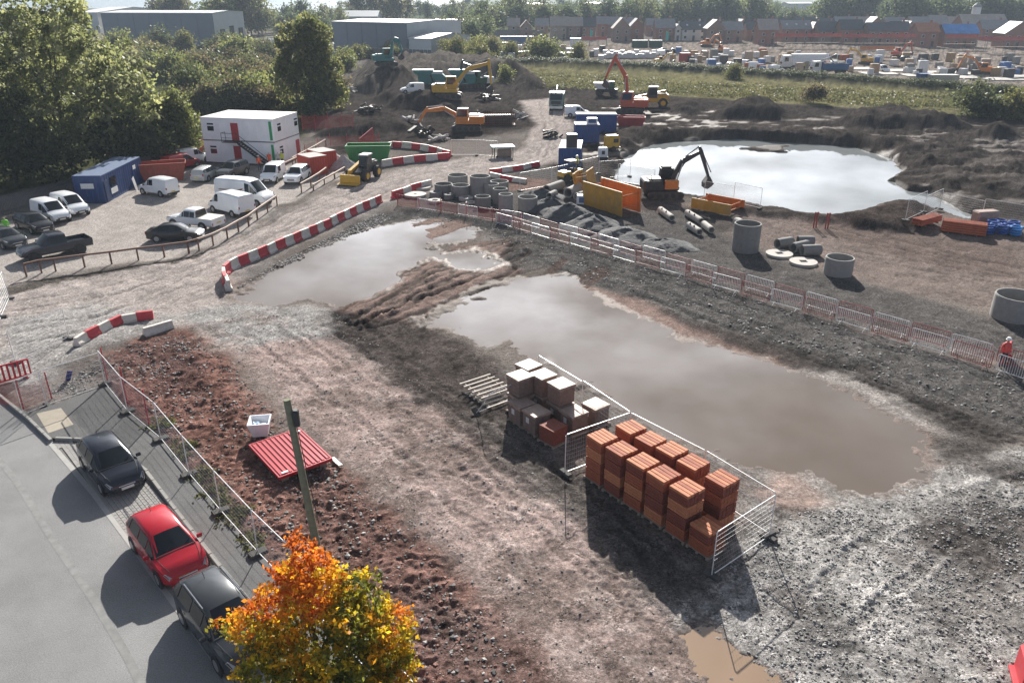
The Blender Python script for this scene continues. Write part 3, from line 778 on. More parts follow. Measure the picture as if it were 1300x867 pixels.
P_DKBLUE = paint("dark blue grey car paint", (.022, .027, .042), 0.04)
P_WHITE = paint("white van paint", (.82, .84, .86), 0.06)
P_SILVER = paint("silver car paint", (.40, .41, .42), 0.2)
P_GREY = paint("grey brown car paint", (.13, .125, .12), 0.25)

def ring(st):
    x, zl, zb, zt, wb, wt = st
    half = [(0.84 * wb, zl), (0.985 * wb, zl + 0.10), (wb, zl + (zb - zl) * .6), (0.965 * wb, zb), (wt, zt - 0.10 * (zt - zb) - 0.01), (wt * 0.82, zt), (0.0, zt + 0.018)]
    full = [(-y, z) for y, z in half] + [(y, z) for y, z in reversed(half[:-1])]
    return [Vector((x, y, z)) for y, z in full]            # 13 points, from right sill over the roof to left sill
def car_shell(sts):
    mb = MB(); R = [ring(s) for s in sts]; n = len(R[0])
    vs = [p for r in R for p in r]; fs = []
    for i in range(len(R) - 1):
        for k in range(n - 1): fs.append((i * n + k, (i + 1) * n + k, (i + 1) * n + k + 1, i * n + k + 1))
        fs.append((i * n + n - 1, (i + 1) * n + n - 1, (i + 1) * n, i * n))
    fs.append(tuple(range(n))); fs.append(tuple(reversed(range((len(R) - 1) * n, len(R) * n))))
    mb.add(vs, fs); return mb, R
def patch(mb, a, b, c, d, off, iu=0.04, iv=0.06, t=0.006):
    """glass pane laid just proud of the quad a-b-c-d"""
    a, b, c, d = map(Vector, (a, b, c, d))
    f = lambda u, v: (a * (1 - u) + b * u) * (1 - v) + (d * (1 - u) + c * u) * v
    q = [f(iu, iv), f(1 - iu, iv), f(1 - iu, 1 - iv), f(iu, 1 - iv)]
    n = (q[2] - q[0]).cross(q[3] - q[1])
    if n.length < 1e-9: return
    n.normalize()
    if n.dot(off) < 0: n = -n
    lo = [p - n * 0.02 for p in q]; hi = [p + n * t for p in q]
    mb.add(lo + hi, [(4, 5, 6, 7), (0, 1, 5, 4), (1, 2, 6, 5), (2, 3, 7, 6), (3, 0, 4, 7)])
def make_car(name, label, cat, sts, P, ws, side, rear=None, wheels=(1.3, -1.25), wr=0.31, trim=True, group=None, plate=True, mirrors=True, extra=None, grille=True, rim=RIM, lamp_z=None):
    root = thing(name, label, cat, group=group)
    mb, R = car_shell(sts)
    mb.build("body", P, root, smooth=True, angle=32)
    W = max(s[4] for s in sts); xf = sts[-1][0]; xr = sts[0][0]
    # windscreen and rear window
    for nm, seg in (("windscreen", ws), ("rear_window", rear)):
        if seg is None: continue
        a, b = R[seg[0]], R[seg[1]]; g = MB()
        out = Vector((1 if nm == "windscreen" else -1, 0, 0.6))
        vs = []
        for r in (a, b):
            for k in (4, 5, 6, 7, 8): vs.append(r[k])
        # inset towards the middle
        ctr = sum(vs, Vector()) / len(vs)
        vs = [ctr + (v - ctr) * 0.93 + out.normalized() * 0.012 for v in vs]
        lo = [v - out.normalized() * 0.035 for v in vs]
        g.add(vs + lo, [(k, k + 1, k + 6, k + 5) for k in range(4)] + [(0, 5, 15, 10), (4, 14, 19, 9)] + [(k, k + 10, k + 11, k + 1) for k in range(4)] + [(k + 5, k + 6, k + 16, k + 15) for k in range(4)])
        g.build(nm, GLASS, root, smooth=True)
    for sgn, (k0, k1) in ((-1, (3, 4)), (1, (9, 8))):
        for (i, j) in side:
            g = MB(); patch(g, R[i][k0], R[j][k0], R[j][k1], R[i][k1], Vector((0, sgn, 0)), 0.05, 0.10, 0.022)
            if g.v: g.build("side_window", GLASS, root)
    # wheels
    tm = MB().cyl((0, -0.1, 0), (0, 0.1, 0), wr, n=18).mesh("wheel", TYRE, True)
    rm = MB().cyl((0, -0.108, 0), (0, 0.108, 0), wr * 0.62, n=12).mesh("rim", rim, True)
    am = MB().cyl((0, -0.012, 0), (0, 0.012, 0), wr * 1.2, n=20).mesh("wheel_arch", BLACKP)
    for x in wheels:
        for s in (-1, 1):
            w = link("wheel", tm, root, (x, s * (W - 0.085), wr)); link("rim", rm, w)
            link("wheel_arch", am, root, (x, s * (W - 0.005), wr * 1.02))
    if trim:
        fr = sts[-1]; f2 = sts[-3]
        zf = fr[1]
        MB().bbox((xf - 0.10, 0, zf + 0.06), (0.26, fr[4] * 1.7, 0.16), 0.05).build("front_bumper", BLACKP if trim == 'black' else P, root)
        MB().bbox((xr + 0.10, 0, sts[0][1] + 0.05), (0.26, sts[0][4] * 1.85, 0.18), 0.05).build("rear_bumper", BLACKP if trim == 'black' else P, root)
    fr, f2 = sts[-1], sts[-2]
    zL = lamp_z or (fr[2] + f2[2]) / 2
    for s in (-1, 1):
        f3 = sts[-3]; g = MB()
        A = Vector((f3[0] - .02, s * f3[4] * .97, f3[2] - .02)); B = Vector((f2[0], s * f2[4] * .90, f2[2] + .02)); n_ = Vector((.5, s * .5, .6)).normalized()
        D = Vector((f3[0] - .02, s * f3[5] * 1.25, f3[3] - .02)); E_ = Vector((f2[0] + .0, s * f2[5] * 1.15, f2[3] - .02)); Cc = Vector((f2[0], s * f2[4] * .96, (f2[1] * .25 + f2[2] * .75)))
        q = [A, Cc, B, E_, D]; hi = [v + n_ * .028 for v in q]; lo = [v - n_ * .09 for v in q]
        g.add(hi + lo, [(0, 1, 2, 3, 4), (0, 5, 6, 1), (1, 6, 7, 2), (2, 7, 8, 3), (3, 8, 9, 4), (4, 9, 5, 0)])
        g.build("headlight", LAMP, root)
        MB().bbox((xr + 0.07, s * sts[1][4] * 0.86, sts[1][2] - 0.12), (0.16, 0.16, 0.24), 0.03).build("tail_light", TAIL, root)
        if mirrors:
            i = ws[1] if sts[ws[1]][0] > sts[ws[0]][0] else ws[0]
            MB().bbox((sts[i][0] - 0.22, s * (W + 0.09), sts[i][2] + 0.10), (0.10, 0.20, 0.14), 0.03).build("wing_mirror", P if not trim == 'black' else BLACKP, root)
    if grille:
        MB().bbox((xf - 0.01, 0, (fr[1] + fr[2]) / 2 + 0.05), (0.08, fr[4] * 1.1, 0.10), 0.03).build("grille", BLACKP, root)
        MB().bbox((xf - 0.03, 0, fr[2] + 0.01), (0.10, fr[4] * 1.15, 0.05), 0.02).build("grille_bar", CHROME, root)
    if trim and trim != 'black' and len(sts) > 9 and plate:
        cw = sts[ws[1]]; sm = MB(); hs = [q for q in sts if q[0] >= cw[0] - .01][:-2]
        for a, b in zip(hs, hs[1:]):
            for s in (-1, 1):
                sm.cyl((a[0], s * a[5] * .96, a[3] + .002), (b[0], s * b[5] * .96, b[3] + .002), .007, n=4, caps=False)
        sm.cyl((cw[0] + .03, -cw[5] * .95, cw[3] + .012), (cw[0] + .03, cw[5] * .95, cw[3] + .012), .02, n=5)
        for s in (-1, 1):
            for x in (0.98, -.12): sm.cyl((x, s * (W - .004), .32), (x - .03, s * (W * .985), .90), .006, n=4, caps=False)
        sm.build("panel_gaps", BLACKP, root)["kind"] = "stuff"
        for y in (-.35, .25): MB().cyl((cw[0] - .02, y, cw[3] + .035), (cw[0] - .25, y + .42, cw[3] + .19), .010, n=4).build("wiper", BLACKP, root)
        for s in (-1, 1):
            for x in (.1, -.95): MB().bbox((x, s * (W * .985), .80), (.16, .03, .03), .008).build("door_handle", P, root)
    if plate:
        MB().bbox((xf + 0.035, 0, fr[1] + 0.07), (0.02, 0.50, 0.11), 0.004).build("number_plate", PLATE_W, root)
        MB().bbox((xr - 0.025, 0, sts[0][1] + 0.22), (0.02, 0.50, 0.11), 0.004).build("number_plate", PLATE_Y, root)
    return root
HATCH = [(-1.98, .36, .76, .78, .70, .58), (-1.92, .26, .94, .98, .79, .64), (-1.70, .22, .98, 1.30, .84, .58), (-1.35, .20, .97, 1.455, .86, .575), (-0.45, .19, .95, 1.49, .868, .60), (0.30, .19, .93, 1.455, .868, .585), (1.02, .19, .92, .975, .865, .74), (1.50, .21, .86, .885, .85, .66), (1.80, .24, .74, .76, .79, .56), (1.96, .28, .58, .60, .67, .46), (2.0, .33, .50, .52, .58, .40)]
def scale_st(sts, L, W, Hh, dz=0.0):
    return [(x * L, zl + dz, zb * Hh, zt * Hh, wb * W, wt * W) for x, zl, zb, zt, wb, wt in sts]
SALOON = [(-2.28, .36, .80, .82, .70, .55), (-2.2, .28, .94, .97, .80, .62), (-1.75, .22, .97, 1.01, .87, .68), (-1.05, .2, .95, 1.38, .89, .58), (-0.3, .19, .93, 1.43, .90, .58), (0.35, .19, .92, 1.38, .90, .57), (1.12, .19, .91, .95, .89, .76), (1.75, .21, .84, .87, .87, .66), (2.1, .25, .70, .72, .80, .55), (2.25, .3, .56, .58, .66, .45)]
ESTATE = [(-2.3, .36, .85, .87, .72, .6), (-2.24, .27, 1.0, 1.04, .82, .68), (-2.0, .22, 1.0, 1.40, .88, .62), (-1.5, .2, .98, 1.50, .9, .62), (-0.4, .19, .95, 1.53, .91, .62), (0.4, .19, .94, 1.48, .91, .6), (1.15, .19, .93, .97, .9, .77), (1.75, .21, .86, .9, .88, .68), (2.12, .25, .72, .74, .8, .56), (2.28, .3, .58, .6, .66, .46)]
SUV = [(-2.25, .42, 1.0, 1.02, .78, .66), (-2.2, .36, 1.08, 1.12, .86, .74), (-2.02, .32, 1.1, 1.56, .9, .68), (-1.6, .3, 1.08, 1.68, .92, .68), (-0.4, .3, 1.06, 1.72, .93, .69), (0.4, .3, 1.05, 1.66, .93, .67), (1.05, .3, 1.05, 1.1, .92, .80), (1.75, .32, 1.0, 1.04, .9, .74), (2.1, .36, .9, .92, .84, .65), (2.22, .42, .7, .72, .74, .55)]
SMALLVAN = [(-2.2, .36, 1.02, 1.70, .86, .74), (-2.14, .30, 1.05, 1.80, .91, .77), (-1.2, .28, 1.05, 1.85, .92, .79), (-0.30, .28, 1.04, 1.86, .92, .79), (0.36, .28, 1.03, 1.80, .92, .77), (1.18, .28, 1.02, 1.10, .91, .76), (1.70, .30, .97, 1.00, .88, .70), (2.06, .34, .78, .80, .82, .58), (2.18, .40, .62, .64, .72, .5)]
BIGVAN = [(-2.9, .45, 1.35, 2.35, .97, .84), (-2.82, .38, 1.36, 2.46, 1.01, .88), (-1.2, .36, 1.36, 2.52, 1.02, .90), (0.70, .36, 1.34, 2.50, 1.02, .89), (1.25, .36, 1.32, 2.36, 1.02, .86), (2.05, .36, 1.28, 1.36, 1.0, .84), (2.55, .40, 1.10, 1.13, .96, .76), (2.85, .45, .86, .88, .90, .66), (2.95, .5, .7, .72, .8, .55)]
PICKUP = [(-2.62, .50, .78, .80, .84, .70), (-2.58, .45, .80, .82, .90, .80), (-0.82, .42, .82, .84, .91, .80), (-0.74, .42, 1.06, 1.70, .91, .70), (-0.2, .4, 1.06, 1.76, .92, .71), (0.45, .4, 1.05, 1.74, .92, .70), (1.15, .4, 1.05, 1.10, .91, .78), (1.9, .42, 1.0, 1.03, .9, .72), (2.45, .46, .9, .92, .84, .62), (2.62, .5, .68, .7, .74, .52)]
def bed(root, P, cover=None):
    for s in (-1, 1): MB().bbox((-1.70, s * 0.87, 0.93), (1.86, 0.09, 0.34), 0.02).build("bed_side", P, root)
    MB().bbox((-2.59, 0, 0.93), (0.07, 1.72, 0.34), 0.02).build("tailgate", P, root)
    if cover: MB().bbox((-1.70, 0, 1.115), (1.84, 1.80, 0.04), 0.012).build("bed_cover", cover, root)
    else: MB().box((-1.70, 0, 0.85), (1.8, 1.64, 0.02)).build("bed_liner", BLACKP, root)
def put(root, p, rz, z=None):
    root.location = (p[0], p[1], z if z is not None else gz(p[0], p[1])); root.rotation_euler = (0, 0, rz); return root

# ---- people: one skinned body
def skin_body(joints, edges, radii):
    me = bpy.data.meshes.new("person_body"); me.from_pydata(joints, edges, [])
    o = bpy.data.objects.new("tmp", me); COL.objects.link(o)
    o.modifiers.new("s", 'SKIN'); sub = o.modifiers.new("d", 'SUBSURF'); sub.levels = 1
    for i, r in enumerate(radii): me.skin_vertices[0].data[i].radius = (r, r * 0.85)
    me.skin_vertices[0].data[0].use_root = True
    dg = bpy.context.evaluated_depsgraph_get()
    m2 = bpy.data.meshes.new_from_object(o.evaluated_get(dg))
    bpy.data.objects.remove(o); return m2
SKIN_M = mat("skin", (.45, .28, .21), 0.6)
TROUS = mat("dark work trousers", (.03, .035, .05), 0.9)
HIVIS_Y = mat("yellow hi-vis jacket", (.55, .62, .06), 0.7)
HIVIS_O = mat("orange hi-vis clothing", (.75, .13, .05), 0.7)
HELM_W = mat("white hard hat", (.8, .8, .78), 0.4)
PJ = [(0, 0, .95), (0, 0, 1.15), (0, 0, 1.40), (0, 0, 1.52), (.02, 0, 1.68), (0, .19, 1.42), (.02, .25, 1.14), (.12, .24, .92), (.17, .235, .84), (0, -.19, 1.42), (-.02, -.25, 1.14), (.08, -.25, .92), (.13, -.245, .84), (0, .10, .90), (.05, .11, .50), (0, .11, .08), (.14, .12, .04), (0, -.10, .90), (-.03, -.11, .50), (-.10, -.11, .08), (.04, -.12, .04)]
PE = [(0, 1), (1, 2), (2, 3), (3, 4), (2, 5), (5, 6), (6, 7), (7, 8), (2, 9), (9, 10), (10, 11), (11, 12), (0, 13), (13, 14), (14, 15), (15, 16), (0, 17), (17, 18), (18, 19), (19, 20)]
PR = [.16, .155, .17, .06, .10, .085, .055, .042, .045, .085, .055, .042, .045, .10, .065, .048, .05, .10, .065, .048, .05]
BODY_ME = skin_body(PJ, PE, PR)
def person(label, p, rz, jacket, trousers, hat=HELM_W, z=None, hips=0.0):
    r = thing("person", label, "person", (p[0], p[1], gz(p[0], p[1]) if z is None else z), rz, "site workers")
    me = BODY_ME.copy(); me.name = "body"
    for m in (trousers, jacket, SKIN_M): me.materials.append(m)
    for f in me.polygons:
        c = f.center
        f.material_index = 0 if (c.z < 0.93 and abs(c.y) < 0.2) else (2 if (c.z > 1.54 or (c.z < .92 and abs(c.y) > .2)) else 1); f.use_smooth = True
    link("body", me, r)
    if hat: MB().lathe([(.155, 1.70), (.128, 1.705), (.125, 1.76), (.09, 1.82), (0.001, 1.84)], 12, (.02, 0, 0), closed=False).build("hard_hat", hat, r, True)
    return r

# ---- tracked excavator
def tracks(root, L, gauge, w, hgt_, M=DARKSTEEL):
    for s in (-1, 1):
        r = hgt_ / 2; pts = []
        for k in range(7): a = math.pi / 2 + math.pi * k / 6; pts.append((-L / 2 + r + r * math.cos(a), r + r * math.sin(a)))
        for k in range(7): a = -math.pi / 2 + math.pi * k / 6; pts.append((L / 2 - r + r * math.cos(a), r + r * math.sin(a)))
        tr = MB().prism(pts, s * gauge / 2 - w / 2, s * gauge / 2 + w / 2).build("track", M, root)
        sh = MB(); n = int(L / 0.28)
        for k in range(n): sh.box((-L / 2 + r + (L - 2 * r) * (k + .5) / n, s * gauge / 2, hgt_ + .012), (0.14, w * 1.02, 0.05))
        sh.build("track_shoes", M, tr)
        wl_ = MB()
        for k in range(5): x = -L / 2 + r + (L - 2 * r) * k / 4; wl_.cyl((x, s * (gauge / 2 + w / 2 + .01), r), (x, s * (gauge / 2 - w / 2 - .01), r), r * 0.62, n=10)
        wl_.build("track_rollers", BLACKP, tr)
    MB().box((0, 0, hgt_ * 0.72), (L * 0.5, gauge - w, hgt_ * 0.5)).build("undercarriage", M, root)
def arm_seg(p, q, d0, d1, w):
    """box girder from p to q in the x-z plane, depth d0 to d1"""
    p = Vector((p[0], 0, p[1])); q = Vector((q[0], 0, q[1])); d = (q - p).normalized(); n = Vector((-d.z, 0, d.x))
    a = [p - n * d0 / 2, q - n * d1 / 2, q + n * d1 / 2, p + n * d0 / 2]
    return [(v.x, v.z) for v in a], w
def excavator(label, p, rz, body, boomc, counter, S=1.0, slew=0.0, boom=((0.9, 1.9), (3.0, 4.1), (5.2, 4.6)), stick=((5.2, 4.6), (6.3, 1.7)), bucket_ang=0.0, roofc=None, cat="excavator", group="excavators on the site", z=None):
    root = thing("excavator", label, cat, (p[0], p[1], gz(p[0], p[1]) if z is None else z), rz, group)
    root.scale = (S, S, S)
    tracks(root, 4.0, 2.3, 0.6, 0.85)
    def rot(mb):
        c, s = math.cos(slew), math.sin(slew); mb.v = [(x * c - y * s, x * s + y * c, z_) for x, y, z_ in mb.v]; return mb
    rot(MB().cyl((0, 0, .8), (0, 0, 1.05), 0.65, n=16)).build("slew_ring", DARKSTEEL, root)
    rot(MB().prism([(-2.3, 1.15), (-2.15, 1.0), (1.35, 1.0), (1.45, 1.25), (1.3, 1.45), (-.4, 1.5), (-.5, 2.05), (-2.2, 2.05), (-2.35, 1.9)], -1.25, 1.25)).build("upper_body", body, root)
    rot(MB().bbox((-2.25, 0, 1.55), (0.55, 2.45, 1.0), 0.18)).build("counterweight", counter, root)
    rot(MB().bbox((-1.2, -.1, 2.13), (1.5, 1.7, 0.16), 0.05)).build("engine_cover", roofc or counter, root)
    rot(MB().cyl((-1.6, -.7, 2.1), (-1.6, -.7, 2.6), 0.07, n=8)).build("exhaust_stack", DARKSTEEL, root)
    # cab on the left of the boom: frame, panes, roof
    cab = rot(MB().prism([(-.35, 1.48), (1.35, 1.48), (1.42, 2.0), (1.05, 3.0), (-.3, 3.0), (-.4, 2.2)], 0.32, 1.24)).build("cab", body, root)
    rot(MB().bbox((.35, .78, 3.04), (1.5, 1.0, 0.12), 0.05)).build("cab_roof", roofc or body, root)
    g = MB(); patch(g, (1.35, .34, 1.6), (1.35, 1.22, 1.6), (1.06, 1.22, 2.98), (1.06, .34, 2.98), Vector((1, 0, 0)), .06, .04, .1); rot(g).build("windscreen", GLASS, cab)
    for s, y in ((1, 1.24), (-1, .32)):
        g = MB(); patch(g, (-.3, y, 1.95), (1.35, y, 1.95), (1.05, y, 2.96), (-.28, y, 2.96), Vector((0, s, 0)), .05, .04, .012); rot(g).build("side_window", GLASS, cab)
    bm_ = MB()
    for a, b, d0, d1 in ((boom[0], boom[1], .40, .62), (boom[1], boom[2], .62, .36)):
        pl, w = arm_seg(a, b, d0, d1, .34); bm_.prism(pl, -.28, .06)
    rot(bm_).build("boom", boomc, root)
    sk = MB(); dx = stick[0][0] - stick[1][0]; dz = stick[0][1] - stick[1][1]; l = math.hypot(dx, dz)
    top = (stick[0][0] + dx / l * .6, stick[0][1] + dz / l * .6)
    pl, w = arm_seg(top, stick[0], .22, .44, .3); sk.prism(pl, -.25, .03)
    pl, w = arm_seg(stick[0], stick[1], .44, .26, .3); sk.prism(pl, -.25, .03)
    rot(sk).build("dipper_arm", boomc, root)
    ram = MB()
    for y in (-.42, .20): ram.cyl((boom[0][0] + .5, y, boom[0][1] - .3), (boom[1][0] - .1, y, boom[1][1] - .25), 0.075, n=8)
    ram.cyl((boom[1][0] + .2, -.11, boom[1][1] + .42), (top[0], -.11, top[1]), 0.08, n=8)
    ram.cyl((stick[0][0] + .1, -.11, stick[0][1] + .1), (stick[1][0] + .25, -.11, stick[1][1] + .5), 0.06, n=8)
    rot(ram).build("hydraulic_ram", STEEL, root)
    bx, bz = stick[1]; c, s = math.cos(bucket_ang), math.sin(bucket_ang)
    prof = [(0.1, .15), (-.12, .05), (-.75, -.25), (-1.0, -.75), (-.7, -1.05), (-.2, -1.0), (.15, -.85), (-.1, -.72), (-.55, -.75), (-.68, -.5), (-.4, -.2), (.12, -.1)]
    pr = [(bx + x * c - z_ * s, bz + x * s + z_ * c) for x, z_ in prof]
    bk = MB().prism(pr, -.62, .40)
    side = [(0.1, .15), (-.12, .05), (-.75, -.25), (-1.0, -.75), (-.7, -1.05), (-.2, -1.0), (.15, -.85)]
    ps = [(bx + x * c - z_ * s, bz + x * s + z_ * c) for x, z_ in side]
    bk.prism(ps, -.66, -.61).prism(ps, .39, .44)
    rot(bk).build("bucket", DARKSTEEL, root)
    return root

# ---- steel container with corrugated sides
def container(label, p, rz, L, W, Hc, wall, roof, cat="container", group=None, z=0.0, name="container", pitch=0.28):
    root = thing(name, label, cat, (p[0], p[1], z), rz, group)
    mb = MB()
    def wave(x0, y0, x1, y1):
        n = max(4, int(math.hypot(x1 - x0, y1 - y0) / pitch)); dx, dy = (x1 - x0) / n, (y1 - y0) / n; l = math.hypot(dx, dy); nx, ny = dy / l, -dx / l
        vs = []; 
        for i in range(n):
            for t, o in ((0, 0.03), (.4, 0.03), (.5, 0), (.9, 0)):
                vs.append((x0 + dx * (i + t) - nx * o, y0 + dy * (i + t) - ny * o))
        vs.append((x1 - nx * .03, y1 - ny * .03))
        k = len(vs); mb.add([(x, y, .12) for x, y in vs] + [(x, y, Hc - .1) for x, y in vs], [(i, i + 1, i + 1 + k, i + k) for i in range(k - 1)])
    x, y = L / 2 - .03, W / 2 - .03
    wave(-x, -y, x, -y); wave(x, -y, x, y); wave(x, y, -x, y); wave(-x, y, -x, -y)
    mb.build("wall", wall, root)
    fr = MB()
    for sx in (-1, 1):
        for sy in (-1, 1): fr.box((sx * (L / 2 - .06), sy * (W / 2 - .06), Hc / 2), (.12, .12, Hc))
    for zz in (.07, Hc - .06):
        for sy in (-1, 1): fr.box((0, sy * (W / 2 - .05), zz), (L - .24, .10, .12))
        for sx in (-1, 1): fr.box((sx * (L / 2 - .05), 0, zz), (.10, W - .24, .12))
    fr.build("frame", wall, root)
    MB().box((0, 0, Hc + 0.0), (L - .06, W - .06, .05)).build("roof", roof, root)
    return root

# ---- foliage
def leaf_mat(name):
    m = bpy.data.materials.new(name); m.use_nodes = True
    N = m.node_tree.nodes; L = m.node_tree.links; b = N['Principled BSDF']; out = N['Material Output']
    at = N.new("ShaderNodeAttribute"); at.attribute_name = 'leafcol'
    L.new(at.outputs['Color'], b.inputs['Base Color']); b.inputs['Roughness'].default_value = 0.55; b.inputs['Specular IOR Level'].default_value = 0.25
    tr = N.new("ShaderNodeBsdfTranslucent"); gm = N.new("ShaderNodeMix"); gm.data_type = 'RGBA'; gm.blend_type = 'MULTIPLY'; gm.inputs[0].default_value = 1.0
    gm.inputs[7].default_value = (1.7, 1.7, 1.4, 1); gm.clamp_result = False; L.new(at.outputs['Color'], gm.inputs[6]); L.new(gm.outputs[2], tr.inputs['Color'])
    mx = N.new("ShaderNodeMixShader"); mx.inputs[0].default_value = 0.5
    L.new(b.outputs[0], mx.inputs[1]); L.new(tr.outputs[0], mx.inputs[2]); L.new(mx.outputs[0], out.inputs['Surface'])
    return m
LEAF = leaf_mat("leaves")
BARK = mat("bark", (.085, .07, .055), 0.95, var=0.35, scale=8, bump=0.5, bscale=20)
def leaves(name, blobs, n, size, cols, seed=0, clump=None, per=14, shell=0.55, colfn=None, spread=0.9, aspect=1.6):
    """leaf-sized quads in clumps spread through ellipsoid blobs (cx,cy,cz,rx,ry,rz)"""
    r = np.random.default_rng(seed); B = np.array(blobs, float)
    vol = B[:, 3] * B[:, 4] * B[:, 5]; nc = max(1, n // per)
    bi = r.choice(len(B), nc, p=vol ** .75 / (vol ** .75).sum())
    d = r.normal(size=(nc, 3)); d /= np.linalg.norm(d, axis=1)[:, None]
    rad = shell + (1 - shell) * r.random(nc) ** .6; rad *= np.where(r.random(nc) < .25, r.random(nc), 1)
    cc = B[bi, :3] + d * rad[:, None] * B[bi, 3:]
    cs = (clump or size * 3.0)
    ctr = np.repeat(cc, per, 0) + r.normal(size=(nc * per, 3)) * cs * np.array([1, 1, .75]) * spread
    N_ = len(ctr)
    a = r.normal(size=(N_, 3)); a /= np.linalg.norm(a, axis=1)[:, None]
    b = r.normal(size=(N_, 3)); b -= (a * b).sum(1)[:, None] * a; b /= np.linalg.norm(b, axis=1)[:, None]
    s = size * (0.6 + 0.8 * r.random(N_))[:, None]
    v = np.stack([ctr - a * s * aspect / 2, ctr + b * s / 2, ctr + a * s * aspect / 2, ctr - b * s / 2], 1).reshape(-1, 3)
    me = bpy.data.meshes.new(name)
    me.vertices.add(N_ * 4); me.vertices.foreach_set('co', v.astype(np.float32).ravel())
    me.loops.add(N_ * 4); me.loops.foreach_set('vertex_index', np.arange(N_ * 4, dtype=np.int32))
    me.polygons.add(N_); me.polygons.foreach_set('loop_start', np.arange(0, N_ * 4, 4, dtype=np.int32))
    me.update(calc_edges=True)
    cols = np.array(cols, float)
    if colfn is None:
        t = r.random(nc); k = (t * len(cols)).astype(int); ccol = cols[k] * (0.75 + 0.5 * r.random(nc))[:, None]
        lc = np.repeat(ccol, per, 0) * (0.8 + 0.4 * r.random(N_))[:, None]
    else: lc = colfn(ctr, r, np.repeat(r.random(nc), per))
    lc4 = np.concatenate([np.repeat(lc, 4, 0), np.ones((N_ * 4, 1))], 1).astype(np.float32)
    at = me.color_attributes.new('leafcol', 'FLOAT_COLOR', 'CORNER'); at.data.foreach_set('color', lc4.ravel())
    me.materials.append(LEAF); return me
def limbs(height, r0, blobs, seed=0, fork=0.35):
    rr = random.Random(seed); mb = MB()
    pts = [Vector((0, 0, -0.3))]
    for k in range(1, 5): pts.append(Vector((rr.uniform(-.03, .03) * height, rr.uniform(-.03, .03) * height, height * k / 4.6)))
    for k in range(4): mb.cyl(pts[k], pts[k + 1], r0 * (1 - k * .22), r0 * (1 - (k + 1) * .22), n=8, caps=False)
    for b in blobs[:9]:
        k = rr.choice((1, 2, 3)); s = pts[k]; e = Vector(b[:3]); m = s.lerp(e, .5) + Vector((0, 0, .06 * height))
        mb.cyl(s, m, r0 * .42, r0 * .25, n=6, caps=False); mb.cyl(m, e, r0 * .25, r0 * .06, n=5, caps=False)
    return mb
def make_tree(name, label, cat, blobs, n, size, cols, hgt_, r0, seed=0, group=None, **kw):
    root = thing(name, label, cat, group=group)
    link("crown", leaves("crown", blobs, n, size, cols, seed, **kw), root)
    limbs(hgt_, r0, blobs, seed).build("trunk", BARK, root, True)
    return root
def rand_blobs(w, h, n, seed, base=0.25):
    rr = random.Random(seed); o = []
    for i in range(n):
        t = rr.random(); z = h * (base + (0.92 - base) * t); k = math.sin(math.pi * min(1, max(.12, 0.15 + 0.8 * t))) ** .7
        a = rr.uniform(0, 6.28); q = rr.uniform(0.1, .36) * w * k
        s = rr.uniform(.16, .28) * w * (0.6 + .5 * k)
        o.append((q * math.cos(a), q * math.sin(a), z, s, s, s * rr.uniform(.6, .95)))
    return o
# ================================================================== PARKED VEHICLES
def dirv(a): return Vector((math.cos(a), math.sin(a)))
def park(root, corner, hdg, L, W, end='f', near='r', z=None):
    """stand a vehicle so that its near bottom corner lies on the surveyed pixel"""
    p = G(*corner); d = dirv(hdg); left = Vector((-d.y, d.x))
    c = Vector((p.x, p.y)) + d * (-L / 2 if end == 'f' else L / 2) + left * (W / 2 if near == 'r' else -W / 2)
    return put(root, c, hdg, z)
def by_wheels(root, rear, front, xr, xf, W, near='r', hdg=None, z=None):
    a = G(*rear); b = G(*front); h_ = math.atan2(b.y - a.y, b.x - a.x) if hdg is None else hdg
    d = dirv(h_); left = Vector((-d.y, d.x)); m = Vector(((a.x + b.x) / 2, (a.y + b.y) / 2)) - d * ((xr + xf) / 2) + left * (W / 2 - .09) * (1 if near == 'r' else -1)
    return put(root, m, h_, z)
c_red = make_car("parked_car", "red hatchback parked in the block paved bay beside the kerb", "car", HATCH, P_RED, (5, 6), [(2, 3), (3, 4), (4, 5), (5, 6)], (1, 3), group="cars parked in the roadside bay")
by_wheels(c_red, (173, 700), (205, 742), -1.25, 1.3, 1.73, hdg=bang, z=0.0)
c_blk = make_car("parked_car", "navy black hatchback parked in the bay nearest the site entrance", "car", scale_st(HATCH, 1.03, 1.0, .99), P_NAVY, (5, 6), [(2, 3), (3, 4), (4, 5), (5, 6)], (1, 3), group="cars parked in the roadside bay")
by_wheels(c_blk, (106, 591), (135, 632), -1.25, 1.3, 1.73, hdg=bang, z=0.0)
c_suv = make_car("parked_car", "charcoal family car with roof bars half hidden by the autumn tree", "car", scale_st(HATCH, 1.10, 1.04, 1.08), P_CHAR, (5, 6), [(2, 3), (3, 4), (4, 5), (5, 6)], (1, 3), wheels=(1.38, -1.32), wr=.33, group="cars parked in the roadside bay")
for s in (-1, 1): MB().cyl((-1.3, s * .62, 1.62), (.2, s * .62, 1.60), .02, n=6).build("roof_bar", CHROME, c_suv)
d_ = dirv(bang); p_ = G(236, 793); put(c_suv, Vector((p_.x, p_.y)) + d_ * 1.32 + Vector((-d_.y, d_.x)) * .82, bang, 0.0)
for c_ in (c_red, c_blk, c_suv):
    H_ = 1.50 if c_ is not c_suv else 1.62
    MB().cyl((-1.15, 0, H_ - .02), (-1.3, 0, H_ + .16), .012, n=5).build("aerial", BLACKP, c_)
G_CP = "vehicles in the site car park"
hB = heading((51, 263), (93, 277))
